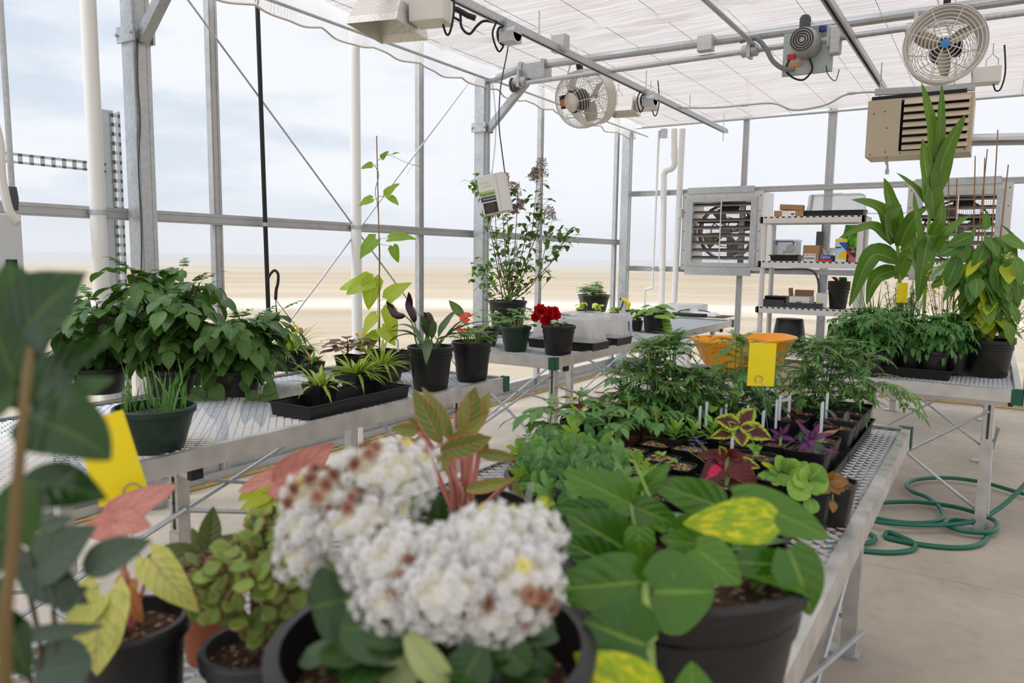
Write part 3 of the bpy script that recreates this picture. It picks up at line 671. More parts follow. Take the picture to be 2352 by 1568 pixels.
# ================================================================ wall exhaust fans
def exhaust(x0, x1, z0, z1, lab):
    cx = (x0 + x1) / 2; w = (x1 - x0) / 2; h = (z1 - z0) / 2; cz = (z0 + z1) / 2
    t = thing('exhaust_fan', lab, 'exhaust fan', (cx, WY - .06, z0), group='louvred exhaust fans in the far wall')
    m = MB(); f = .11; zc = h
    b2(m, (-w, -.03, 0), (-w + f, .45, 2 * h)); b2(m, (w - f, -.03, 0), (w, .45, 2 * h)); b2(m, (-w + f, -.03, 0), (w - f, .45, f * .7)); b2(m, (-w + f, -.03, 2 * h - f), (w - f, .45, 2 * h))
    P(m, 'housing', 'alu', t, smooth=False)
    m = MB(); g = f * .55
    for a_, b_ in (((-w + g, -.045, g * .8), (-w + f + .02, -.031, 2 * h - g)), ((w - f - .02, -.045, g * .8), (w - g, -.031, 2 * h - g)), ((-w + f + .02, -.045, g * .7), (w - f - .02, -.031, f * .8)), ((-w + f + .02, -.045, 2 * h - f), (w - f - .02, -.031, 2 * h - g))): b2(m, a_, b_)
    b2(m, (-w + .06, -.05, 2 * h - .01), (w - .1, -.02, 2 * h + .06)); b2(m, (-w + .06, -.05, -.06), (w - .1, -.02, .01))
    P(m, 'frame', 'galv', t, smooth=False)
    m = MB()
    for x in (-w + .03, w - .03):
        for z in (.05, h * .5, h, h * 1.5, 2 * h - .05): lathe(m, [(0, .004), (.007, .003), (.007, 0)], (x, -.03, z), 8, R=Rx)
    P(m, 'screws', 'darkgrey', t)
    n = 8; iw = w - f - .02; zb, zt = f * .8, 2 * h - f
    for k in range(n):
        z = zt - (k + .1) * (zt - zb) / n
        m = MB(); box(m, (0, .0, z - .02), (2 * iw, .075, .006), R=Matrix.Rotation(.42, 3, 'X')); b2(m, (-iw, -.042, z - .044), (iw, -.034, z - .03)); P(m, 'louvre', 'brownlouvre', t, smooth=False)
    m = MB(); b2(m, (-.006, -.05, zb), (.006, -.042, zt)); P(m, 'tilt_rod', 'white', t, smooth=False)
    # fan inside
    m = MB(); lathe(m, [(iw * .93, -.02), (iw * .93, .1), (iw * .97, .1), (iw * .97, -.02)], (0, .25, h), 32, R=Rx); P(m, 'fan_ring', 'darkgrey', t)
    m = MB()
    for k in range(4):
        a0 = k * PI / 2 + .4; vs = []
        for i in range(6):
            rr = iw * (.16 + .72 * i / 5)
            for j in (-1, 0, 1): aa = a0 + j * .34; vs.append(V((rr * math.cos(aa), .24 + j * .04, h + rr * math.sin(aa))))
        m.add(vs, [(i * 3 + j, i * 3 + j + 1, i * 3 + j + 4, i * 3 + j + 3) for i in range(5) for j in range(2)])
    P(m, 'blade_set', 'alu', t)
    m = MB(); lathe(m, [(0, -.02), (iw * .2, -.02), (iw * .2, .06), (0, .06)], (0, .2, h), 20, R=Rx); lathe(m, [(iw * .5, -.01), (iw * .53, -.01), (iw * .53, .02), (iw * .5, .02), (iw * .5, -.01)], (0, .17, h), 28, R=Rx)
    for k in range(5): a = k * 2 * PI / 5; bar(m, (0, .17, h), (iw * .5 * math.cos(a), .17, h + iw * .5 * math.sin(a)), .02, .01)
    P(m, 'pulley', 'wire', t)
    m = MB(); b2(m, (.02, .06, 2 * h - f - .13), (.14, .2, 2 * h - f - .03)); lathe(m, [(0, -.05), (.05, -.05), (.05, .08), (0, .08)], (-.0, .15, 2 * h - f - .08), 16, R=Rx); bar(m, (-iw, .15, h + iw * .35), (iw, .15, h + iw * .35), .02, .03); P(m, 'drive_motor', 'rubber', t)
    m = MB()
    for k in range(-18, 19):
        x = k * iw / 18; tube(m, [(x, .44, zb), (x, .44, zt)], .0016, 4)
        z = h + k * (zt - zb) / 37; tube(m, [(-iw, .44, z), (iw, .44, z)], .0016, 4)
    P(m, 'guard_mesh', 'wire', t)
exhaust(-3.19, -2.25, 1.30, 2.2, 'louvred metal exhaust fan in the far wall, left of the white shelving')
exhaust(-.80, .10, 1.30, 2.2, 'louvred metal exhaust fan in the far wall, behind the corn and canes')
# electrical box + conduit on the mullion behind the shelf
c = ay(1883, 553, 8.78); t = thing('switch_box', 'dark grey switch box on the far wall mullion behind the shelving', 'switch box', c)
m = MB(); b2(m, (-.035, -.03, -.1), (.035, .03, .1)); P(m, 'enclosure', 'darkgrey', t, smooth=False, bevel=.004)
m = MB(); tube(m, [(.02, 0, .1), (.02, 0, .18)], .008, 6); pts = [ay(x, y, 8.78) - c for x, y in ((1750, 617), (1800, 618), (1855, 618), (1872, 628), (1880, 650), (1880, 690))]; tube(m, smooth(pts, 4), .012, 8); P(m, 'conduit', 'darkgrey', t)

# ================================================================ shelving unit
SH = [1.845, 1.415, .965, .535, .09]; sx0, sx1, sy0, sy1 = -1.975, -1.035, 7.62, 8.06
t = thing('shelving_unit', 'white plastic five tier shelving unit standing at the far wall', 'shelving unit', ((sx0 + sx1) / 2, (sy0 + sy1) / 2, 0)); o_ = V(t.location)
for z in SH:
    m = MB(); a = V((sx0, sy0, 0)) - o_; b = V((sx1, sy1, 0)) - o_; z0, z1 = z - .062, z
    b2(m, (a.x, a.y, z0), (b.x, a.y + .025, z1)); b2(m, (a.x, b.y - .025, z0), (b.x, b.y, z1)); b2(m, (a.x, a.y, z0), (a.x + .025, b.y, z1)); b2(m, (b.x - .025, a.y, z0), (b.x, b.y, z1))
    for k in range(16): x = a.x + .05 + k * (b.x - a.x - .1) / 15; b2(m, (x - .012, a.y, z - .012), (x + .012, b.y, z - .001))
    for k in range(6): y = a.y + .05 + k * (b.y - a.y - .1) / 5; b2(m, (a.x, y - .01, z - .014), (b.x, y + .01, z - .003))
    sh = P(m, 'shelf', 'shelfw', t, smooth=False)
    for x in (a.x - .002, b.x + .002):
        m = MB(); b2(m, (x - .004, a.y - .003, z0 + .006), (x + .012 if x < 0 else x + .004, a.y + .06, z1 - .004)); P(m, 'corner_block', 'darkgrey', sh, smooth=False)
for x in (sx0 + .035, sx1 - .035):
    for y in (sy0 + .035, sy1 - .035):
        m = MB(); tube(m, [V((x, y, 0)) - o_, V((x, y, 1.8)) - o_], .025, 12); P(m, 'leg', 'shelfw', t)
def sx(px, py, z, dy=0): q_ = ay(px, py, sy0 + .08 + dy); return V((q_.x, sy0 + .08 + dy, z))
def sbox(name, lab, cat, x0, x1, z, h, d, mat, y=.04, open_top=False, group=None, part='carton', taper=1):
    a = ay(x0, 600, sy0 + y); b = ay(x1, 600, sy0 + y); t = thing(name, lab, cat, ((a.x + b.x) / 2, sy0 + y + d / 2, z + .001), group=group)
    w = b.x - a.x; m = MB(); e = .006
    if open_top:
        b2(m, (-w / 2, -d / 2, 0), (w / 2, d / 2, .004))
        for k in (-1, 1): b2(m, (k * w / 2, -d / 2 + e, .004), (k * (w / 2 - e), d / 2 - e, h)); b2(m, (-w / 2, k * d / 2, .004), (w / 2, k * (d / 2 - e), h))
    else: box(m, (0, 0, h / 2), (w, d, h), taper=taper)
    P(m, part, mat, t, smooth=False); return t, w, d, h
z = SH[0]
t, w, d, h = sbox('cardboard_box', 'flat brown cardboard box with a white label on the top shelf, lower one of two', 'box', 1772, 1838, z, .058, .22, 'cardboard')
m = MB(); b2(m, (-w * .22, -d / 2 - .001, .002), (w * .24, -d / 2, .056)); lb = P(m, 'label', 'paper', t, smooth=False); m = MB(); b2(m, (w * .1, -d / 2 - .002, .015), (w * .2, -d / 2 - .001, .03)); P(m, 'print', 'ink', lb, smooth=False)
t = thing('cardboard_box', 'small brown cardboard box lying tilted on top of the flat labelled one', 'box', (t.location.x + .01, t.location.y, z + .061), .12); m = MB(); box(m, (0, 0, .031), (w * .8, .16, .05), R=Euler((0, .05, 0)).to_matrix()); P(m, 'carton', 'cardboard', t, smooth=False, bevel=.002)
M['clear'] = None
s = NT('clear_plastic'); tr = s.n('ShaderNodeBsdfTransparent'); tr.inputs[0].default_value = (.9, .9, .9, 1); gl = s.n('ShaderNodeBsdfGlossy'); gl.inputs['Roughness'].default_value = .12; df = s.n('ShaderNodeBsdfDiffuse'); df.inputs[0].default_value = (.85, .85, .86, 1)
fr = s.n('ShaderNodeFresnel'); fr.inputs[0].default_value = 1.35
M['clear'] = s.end(s.mixs(s.math('ADD', s.math('MULTIPLY', fr.outputs[0], .8), .05), s.mixs(.22, tr.outputs[0], df.outputs[0]), gl.outputs[0]))
s = NT('misted_plastic'); o = s.obj(); v = s.n('ShaderNodeTexVoronoi'); s.put(v.inputs['Vector'], o); v.inputs['Scale'].default_value = 75
k = s.math('ADD', s.ramp(v.outputs['Distance'], .12, .3, .0, .25), s.math('MULTIPLY', s.noise(s.scale(o, (4, 4, 1.2)), 3, 4), .55))
tr = s.n('ShaderNodeBsdfTransparent'); df = s.n('ShaderNodeBsdfDiffuse'); df.inputs[0].default_value = (.86, .86, .85, 1); tl = s.n('ShaderNodeBsdfTranslucent'); tl.inputs[0].default_value = (.86, .86, .86, 1); gl = s.n('ShaderNodeBsdfGlossy'); gl.inputs['Roughness'].default_value = .25
M['misted'] = s.end(s.mixs(.07, s.mixs(s.math('ADD', k, .1), tr.outputs[0], s.mixs(.45, df.outputs[0], tl.outputs[0])), gl.outputs[0]))
def dome(t, w, d, h, mat='misted', z=.06, name='humidity_dome'):
    m = MB(); prof = [(1.0, 0), (1.03, 0), (1.03, .006), (.99, .008), (.96, h * .3), (.93, h * .9), (.9, h * .97), (.85, h), (.5, h), (0, h)]
    n = 48; vs = []; fs = []
    for r, zz in prof:
        for k in range(n):
            a = 2 * PI * k / n; x, y = math.cos(a), math.sin(a); p_ = .28; x, y = math.copysign(abs(x) ** p_, x), math.copysign(abs(y) ** p_, y)
            rib = 1 - (.012 if (k % 4 < 2 and .02 < zz < h * .95) else 0)
            vs.append(V((x * r * w / 2 * rib, y * r * d / 2 * rib, z + zz)))
    for i in range(len(prof) - 1):
        for k in range(n): k2 = (k + 1) % n; fs.append((i * n + k, i * n + k2, (i + 1) * n + k2, (i + 1) * n + k))
    m.add(vs, fs); dm = P(m, name, mat, t)
    m = MB(); b2(m, (-w * .1, -d * .12, z + h), (w * .1, d * .12, z + h + .012)); P(m, 'top_handle', mat, dm, smooth=False, bevel=.004)
    return dm
def tray(t, w, d, h, mat='black', name='tray', cells=None):
    m = MB(); n = 4; pr = [(.93, 0), (.97, h * .8), (1, h * .85), (1, h), (1.03, h), (1.03, h - .005), (.975, h - .006), (.91, .004)]
    vs = []; fs = []
    for r, zz in pr:
        for x, y in ((-1, -1), (1, -1), (1, 1), (-1, 1)): vs.append(V((x * (w / 2 - (1 - r) * .12), y * (d / 2 - (1 - r) * .12), zz)))
    for i in range(len(pr) - 1):
        for k in range(4): k2 = (k + 1) % 4; fs.append((i * 4 + k, i * 4 + k2, (i + 1) * 4 + k2, (i + 1) * 4 + k))
    fs.append((0, 1, 2, 3)); e = len(pr) * 4 - 4; fs.append((e, e + 1, e + 2, e + 3)); m.add(vs, fs)
    if cells:
        for i in range(cells[0]):
            for j in range(cells[1]): box(m, (-w / 2 + w * (i + .5) / cells[0], -d / 2 + d * (j + .5) / cells[1], h * .45), (w / cells[0] * .8, d / cells[1] * .8, h * .85), taper=.8)
    return P(m, name, mat, t, smooth=False)
c = sx(1921, 480, z, .12); t = thing('propagation_tray', 'black cell tray with a tall clear dome lid on the top shelf', 'propagation tray', c); tray(t, .52, .27, .055, cells=(11, 5)); dome(t, .52, .27, .155, 'clear', .055)
c = sx(2030, 480, z + .025, .1); t = thing('plastic_rod_bundle', 'thin bundle of pale rods sticking out beyond the end of the top shelf', 'rods', c)
m = MB(); [tube(m, [(-.25, k * .008, .002 * (k % 3)), (.18, k * .01, .002 * (k % 2))], .004, 5) for k in range(6)]; P(m, 'rods', 'white', t)
z = SH[1]
t, w, d, h = sbox('cell_tray', 'black cell tray under the clear storage box on the second shelf', 'tray', 1768, 1832, z, .055, .24, 'black', part='cells', taper=.93)
m = MB(); b2(m, (-w / 2 - .01, -d / 2 - .01, .05), (w / 2 + .01, d / 2 + .01, .06)); P(m, 'rim', 'black', t, smooth=False)
t0 = thing('storage_box', 'clear plastic storage box with blue handle clips standing on the black cell tray', 'storage box', V(t.location) + V((.0, 0, .061)))
m = MB(); w2, d2, h2 = .225, .2, .135; b2(m, (-w2 / 2, -d2 / 2, 0), (w2 / 2, d2 / 2, .003))
for k in (-1, 1): b2(m, (k * w2 / 2, -d2 / 2, 0), (k * (w2 / 2 - .003), d2 / 2, h2)); b2(m, (-w2 / 2, k * d2 / 2, 0), (w2 / 2, k * (d2 / 2 - .003), h2))
P(m, 'box_body', 'clear', t0, smooth=False); m = MB(); b2(m, (-w2 / 2 - .006, -d2 / 2 - .006, h2), (w2 / 2 + .006, d2 / 2 + .006, h2 + .014)); P(m, 'lid', 'clear', t0, smooth=False, bevel=.003)
m = MB(); tube(m, smooth([(-.08, -.105, .1), (-.08, -.115, .128), (-.04, -.12, .13), (.04, -.12, .13), (.08, -.115, .128), (.08, -.105, .1)], 4), .006, 6); P(m, 'handle', 'blue', t0)
m = MB(); lathe(m, [(0, 0), (.045, 0), (.045, .02), (0, .02)], (.04, -.02, .06), 20, R=Rx); b2(m, (-.02, -.09, .01), (.02, -.085, .045)); P(m, 'contents', 'paper', t0)
t, w, d, h = sbox('cardboard_box', 'open brown cardboard box with a printed label on the second shelf', 'box', 1843, 1880, z, .155, .2, 'cardboard', open_top=True)
m = MB(); b2(m, (-w * .4, -d / 2 - .0015, .004), (w * .3, -d / 2, .075)); lb = P(m, 'label', 'paper', t, smooth=False); textob('label_text', '1000 L-SRW', .018, 'red', lb, (-w * .05, -d / 2 - .003, .06), (PI / 2, 0, 0)); m = MB()
for k in range(12): b2(m, (-w * .34 + k * w * .05, -d / 2 - .0025, .02), (-w * .34 + k * w * .05 + .004, -d / 2 - .0015, .04))
P(m, 'barcode', 'ink', lb, smooth=False)
t, w, d, h = sbox('storage_bag_box', 'small blue and red box of plastic bags on the second shelf', 'box', 1881, 1909, z, .062, .18, 'blue')
m = MB(); b2(m, (-w / 2 - .001, -d / 2 - .001, .0), (w / 2 + .001, -d / 2, .024)); P(m, 'red_band', 'red', t, smooth=False); textob('label_text', 'Ziploc', .036, 'paper', t, (0, -d / 2 - .003, .044), (PI / 2, 0, 0))
m = MB()
for k in range(5): bar(m, (-.04 + .02 * k, ru(-.05, .05), .062), (-.08 + .03 * k, ru(-.05, .05), .062 + ru(.05, .08)), .05, .002)
P(m, 'bags', 'clear', t, smooth=False)
t, w, d, h = sbox('dark_box', 'small dark box between the bag box and the wipes tub', 'box', 1909, 1915, z, .06, .16, 'ink')
c = sx(1931, 580, z); t = thing('wipes_tub', 'white wipes canister with yellow lid and blue label on the second shelf', 'canister', c)
s = NT('wipes_label'); o = s.obj(); sp_ = s.n('ShaderNodeSeparateXYZ'); s.put(sp_.inputs[0], o)
cc = s.mix(s.math('GREATER_THAN', s.math('SUBTRACT', sp_.outputs[2], s.math('MULTIPLY', sp_.outputs[0], 1.0)), .075), C(250, 205, 30), C(190, 222, 240)); cc = s.mix(s.math('GREATER_THAN', s.math('ADD', sp_.outputs[2], s.math('MULTIPLY', sp_.outputs[0], 1.2)), .165), cc, C(30, 90, 180)); cc = s.mix(s.math('LESS_THAN', sp_.outputs[0], -.012), cc, C(200, 228, 242))
m = MB(); lathe(m, [(0, 0), (.05, 0), (.05, .008), (.052, .012), (.052, .19), (.05, .195)], n=24); P(m, 'canister_body', 'paper', t)
m = MB(); lathe(m, [(.0525, .03), (.0525, .185)], n=24); lb = P(m, 'label', s.end(s.bsdf(cc, .4)), t)
m = MB(); b2(m, (-.04, -.0545, .13), (.01, -.05, .142)); P(m, 'label_print', 'blue', lb, smooth=False)
m = MB(); lathe(m, [(.053, .19), (.053, .212), (.046, .218), (0, .218)], n=24); P(m, 'lid', 'yellow', t)
c = sx(1953, 560, z, .1); t = thing('soil_bag', 'bright green potting soil bag with a flower picture behind the wipes', 'bag', c)
s = NT('soil_bag_print'); o = s.obj(); sp_ = s.n('ShaderNodeSeparateXYZ'); s.put(sp_.inputs[0], o); n1 = s.noise(o, 22, 3)
cc = s.mix(s.ramp(n1, .4, .6), C(104, 190, 20), C(60, 130, 20)); cc = s.mix(s.math('LESS_THAN', sp_.outputs[2], .14), cc, s.mix(s.ramp(n1, .45, .55), C(40, 60, 30), C(214, 120, 140)))
m = MB(); vs = []; fs = []
for i in range(11):
    zz = .35 * i / 10
    for k in range(12):
        a = 2 * PI * k / 12; f_ = 1 - .1 * (i == 0) - .55 * max(0, i / 10 - .6); g_ = 1 - .8 * max(0, i / 10 - .55)
        vs.append(V((math.cos(a) * .085 * f_ * (1 + .06 * mnoise.noise(V((a, zz * 9, 1)))) + .03 * max(0, i / 10 - .5), math.sin(a) * .05 * g_ * (1 + .15 * mnoise.noise(V((a * 2, zz * 9, 5)))), zz)))
for i in range(10):
    for k in range(12): k2 = (k + 1) % 12; fs.append((i * 12 + k, i * 12 + k2, (i + 1) * 12 + k2, (i + 1) * 12 + k))
fs.append(tuple(range(12))); fs.append(tuple(range(120, 132))); m.add(vs, fs); P(m, 'bag_film', s.end(s.bsdf(cc, .3)), t)
z = SH[2]
t, w, d, h = sbox('seed_tray', 'dark grey tray holding a black cell pack at the left of the third shelf', 'tray', 1752, 1804, z, .07, .3, 'greypot', open_top=True, part='tray_body')
m = MB(); [box(m, (x, 0, .07), (.1, .2, .07), taper=.85) for x in (-.04, .07)]; P(m, 'cell_pack', 'black', t, smooth=False, bevel=.008)
t, w, d, h = sbox('seed_tray', 'dark grey tray holding opened cartons in the middle of the third shelf', 'tray', 1816, 1892, z, .05, .3, 'greypot', y=.02, open_top=True, part='tray_body')
cx_, cy_ = t.location.x, t.location.y
t = thing('open_carton', 'opened brown and white carton with a raised flap inside the middle tray', 'box', (cx_ - .06, cy_, z + .008)); m = MB(); w = .2
for k in (-1, 1): b2(m, (k * w / 2, -.1, 0), (k * (w / 2 - .004), .1, .1)); b2(m, (-w / 2, k * .1, 0), (w / 2, k * .096, .1))
P(m, 'carton', 'paper', t, smooth=False); m = MB(); bar(m, (-w / 2, 0, .1), (-w / 2 - .01, 0, .18), .18, .004, up=(1, 0, 0)); bar(m, (0, .1, .1), (0, .12, .16), .18, .004, up=(0, 1, 0)); b2(m, (-.03, -.1025, .03), (.02, -.1, .055)); P(m, 'flap', 'cardboard', t, smooth=False)
t = thing('small_carton', 'small upright white carton with a yellow end in the middle tray', 'box', (cx_ + .13, cy_ - .02, z + .008), .2); m = MB(); box(m, (0, 0, .07), (.1, .08, .14)); P(m, 'carton', 'paper', t, smooth=False); m = MB(); b2(m, (-.05, -.0415, .0), (.0, -.04, .05)); P(m, 'yellow_print', 'yellow', t, smooth=False)
# ---- nursery pots (shared)
def potmesh(m, r, h, taper=.78, lip=.012, n=32, ribs=True):
    rb = r * taper
    def rr(z): return rb + (r - rb) * z / h
    pr = [(0, .0), (rb * .96, 0), (rb, .006)]
    if ribs: pr += [(rr(h * .72), h * .72), (rr(h * .72) + .004, h * .73), (rr(h * .8) + .004, h * .80), (rr(h * .8) + .001, h * .81)]
    pr += [(rr(h) - .001, h - .022), (r + lip * .5, h - .02), (r + lip * .6, h - .004), (r + lip * .3, h), (r - .003, h), (r - .005, h - .03), (rr(h * .8) - .006, h * .8)]
    lathe(m, pr, n=n)
def stackpot(t, r, h, k, up=False, taper=.78):
    for i in range(k):
        q_ = thing('x', '', 'x') if False else None
def potstack(px, py, z, r, h, n, dz, flip, lab, grp, dy=.12):
    c = sx(px, py, z, dy); protos = None
    for i in range(n):
        t = thing('nursery_pot', lab[0] if i < n - 1 else lab[1], 'pot', c + V((0, 0, i * dz + (h if flip else 0) + .001)), group=grp)
        if n > 1: t['label'] = lab[i]
        if protos is None:
            m = MB(); potmesh(m, r, h); protos = P(m, 'pot_body', 'pot', t)
        else: q_ = protos.copy(); COL.objects.link(q_); q_.parent = t
        if flip: t.rotation_euler = (PI, 0, 0)
ordn = ['lowest', 'second lowest', 'second highest', 'topmost']
potstack(1925, 690, SH[2], .095, .2, 4, .022, False, ['black nursery pot, %s of the upright stack on the third shelf' % k for k in ordn], 'upright pot stack on the third shelf')
potstack(1812, 770, SH[3], .165, .25, 3, .03, True, ['large black upturned pot, %s of the wide stack on the fourth shelf' % k for k in ('lowest', 'middle one', 'topmost')], 'wide upturned pots on the fourth shelf')
potstack(1916, 780, SH[3], .075, .19, 4, .03, True, ['slim black upturned pot, %s of the narrow stack right of the cable' % k for k in ordn], 'narrow upturned pots on the fourth shelf', .06)
potstack(1943, 780, SH[3], .07, .17, 2, .03, True, ['slim black upturned pot, lower of two behind the shelf leg', 'slim black upturned pot, upper of two behind the shelf leg'], 'narrow upturned pots behind the shelf leg', .16)
c = sx(1929, 655, SH[2] + .225, .12); t = thing('seed_packets', 'clear and green seed packets standing in the top of the pot stack', 'packets', c); m = MB()
for k in range(6): bar(m, (ru(-.06, .06), ru(-.03, .03), -.0), (ru(-.07, .07), ru(-.03, .03), .08), .07, .003, mi=k % 3)
P(m, 'packets', ['clear', plain('packet_green', C(70, 140, 40), .5), plain('packet_red', C(140, 60, 60), .5)], t, smooth=False)
# coiled cable on the pots
c = sx(1830, 790, SH[3], .0); t = thing('extension_cable', 'black cable coiled round the foot of the wide upturned pots', 'cable', c + V((0, 0, .002))); m = MB(); pts = []
pc = sx(1812, 770, SH[3], .12) - c
for k in range(70): a = k * .35; pts.append(pc + V((math.cos(a) * (.185 + .01 * math.sin(k)), math.sin(a) * (.185 + .008 * math.cos(k * 1.7)), .05 + .012 * math.sin(k * .9) + .0005 * k)))
tube(m, pts, .006, 6)
for k in range(3): tube(m, smooth([(.08, .02, .03), (.14 + .03 * k, .0, .04 + .03 * k), (.2 + .02 * k, .02, .02), (.15, -.01 - .02 * k, .012), (.1 + .02 * k, .05, .03)], 5), .006, 6)
P(m, 'coil', 'rubber', t); m = MB(); box(m, (.2, .02, .02), (.07, .025, .022), rz=.5); P(m, 'plug', 'rubber', t, smooth=False, bevel=.004)
# things on lowest shelf (seen between legs)
t, w, d, h = sbox('cardboard_carton', 'large beige carton standing on the lowest shelf behind the orange tub', 'box', 1798, 1845, SH[4], .33, .3, plain('beige_card', C(206, 184, 160), .8, var=.04))
t, w, d, h = sbox('supply_box', 'white box with blue print on the lowest shelf at the right', 'box', 1925, 1972, SH[4], .2, .28, 'paper'); m = MB(); [b2(m, (-.08 + .05 * k, -d / 2 - .002, .05 + .02 * k), (-.05 + .05 * k, -d / 2, .14)) for k in range(4)]; P(m, 'print', 'blue', t, smooth=False)

# ================================================================ orange tub on cart
c = ad(1702, 862, 5.3); c.z = .0; tz = .66
t = thing('orange_tub', 'orange wheelbarrow tub with wet soil stains behind the marigolds', 'wheelbarrow', c, YAW + .05)
s = NT('muddy_orange'); o = s.obj(); n1 = s.noise(o, 28, 5, .7); sp_ = s.n('ShaderNodeSeparateXYZ'); s.put(sp_.inputs[0], o); uu = s.n('ShaderNodeUVMap'); us = s.n('ShaderNodeSeparateXYZ'); s.put(us.inputs[0], uu.outputs[0])
cc = s.mix(s.math('MULTIPLY', s.math('MULTIPLY', s.ramp(n1, .56, .62), us.outputs[0]), s.ramp(sp_.outputs[0], .1, -.1)), C(250, 170, 10), C(92, 60, 24))
m = MB(); rx, ry = .35, .25; pr = [(.0, 0, 0), (.62, .0, 0), (.72, .03, 0), (.95, .19, 0), (1.0, .2, 0), (1.0, .212, 0), (.94, .21, 1), (.70, .045, 1), (.6, .012, 1), (0, .012, 1)]
for (r, zz, uf) in pr:
    for k in range(40):
        a = 2 * PI * k / 40; x, y = math.cos(a), math.sin(a); x, y = math.copysign(abs(x) ** .62, x), math.copysign(abs(y) ** .62, y)
        m.v.append(V((x * r * rx, y * r * ry, tz + zz - .0 + .03 * max(0, x) * (zz > .1)))); m.uv.append((uf, .01))
for i in range(len(pr) - 1):
    for k in range(40): k2 = (k + 1) % 40; m.f.append((i * 40 + k, i * 40 + k2, (i + 1) * 40 + k2, (i + 1) * 40 + k)); m.mi.append(0)
P(m, 'tub', s.end(s.bsdf(cc, .35)), t)
m = MB(); b2(m, (-.17, -.165, tz + .02), (.02, -.16, tz + .13)); b2(m, (-.16, -.167, tz + .04), (-.04, -.165, tz + .1), mi=1)
P(m, 'sticker', ['ink', 'red'], t, smooth=False)
m = MB(); tube(m, [(-.25, -.12, 0), (-.2, -.1, .35), (-.15, -.1, tz)], .014, 8); tube(m, [(-.25, .12, 0), (-.2, .1, .35), (-.15, .1, tz)], .014, 8); tube(m, [(-.5, -.14, .62), (-.1, -.12, tz - .01), (.4, -.03, .2)], .014, 8); tube(m, [(-.5, .14, .62), (-.1, .12, tz - .01), (.4, .03, .2)], .014, 8); P(m, 'frame', 'rubber', t)
m = MB(); lathe(m, [(.08, -.03), (.16, -.035), (.18, -.02), (.18, .02), (.16, .035), (.08, .03)], (.4, 0, .18), 24, R=Rx); P(m, 'wheel', 'rubber', t)

# ================================================================ hose on the floor
hz = .014
def fl(pts, z=hz): return [az(x, y, z) for x, y in pts]
pts = fl([(1900, 1262), (1960, 1262), (2040, 1268), (2095, 1262), (2098, 1246), (2060, 1228), (2040, 1222), (2034, 1232), (2060, 1240), (2130, 1252), (2200, 1257), (2250, 1250), (2268, 1228), (2262, 1208)])
pts += fl([(2235, 1200), (2190, 1193), (2170, 1202), (2200, 1216), (2240, 1222), (2280, 1220), (2290, 1205), (2275, 1190), (2200, 1165), (2100, 1152), (2000, 1158), (1985, 1180), (2060, 1198), (2130, 1200)], .034)
pts += fl([(2165, 1190), (2158, 1165), (2130, 1142), (2095, 1128), (2083, 1112), (2110, 1100), (2180, 1097), (2260, 1108), (2345, 1132), (2420, 1150)], .03)
c = pts[0].copy(); c.z = 0; t = thing('garden_hose', 'green garden hose lying in loose coils on the concrete under the right bench', 'hose', c)
m = MB(); tube(m, smooth([p_ - c for p_ in pts], 6), .0125, 8); P(m, 'hose_run', 'hose', t)
pts = fl([(1960, 1180), (2010, 1196), (2080, 1204), (2150, 1205)], .05) + [az(2230, 1198, .06), az(2290, 1170, .10), az(2352, 1115, .2), az(2440, 1010, .4)]
m = MB(); tube(m, smooth([p_ - c for p_ in pts], 6), .0125, 8); P(m, 'raised_run', 'hose', t)
pts = fl([(1900, 1250), (1975, 1248), (2005, 1243), (2008, 1232), (1985, 1222), (1950, 1220)], .02); m = MB(); tube(m, smooth([p_ - c for p_ in pts], 6), .0125, 8); P(m, 'hose_end', 'hose', t)
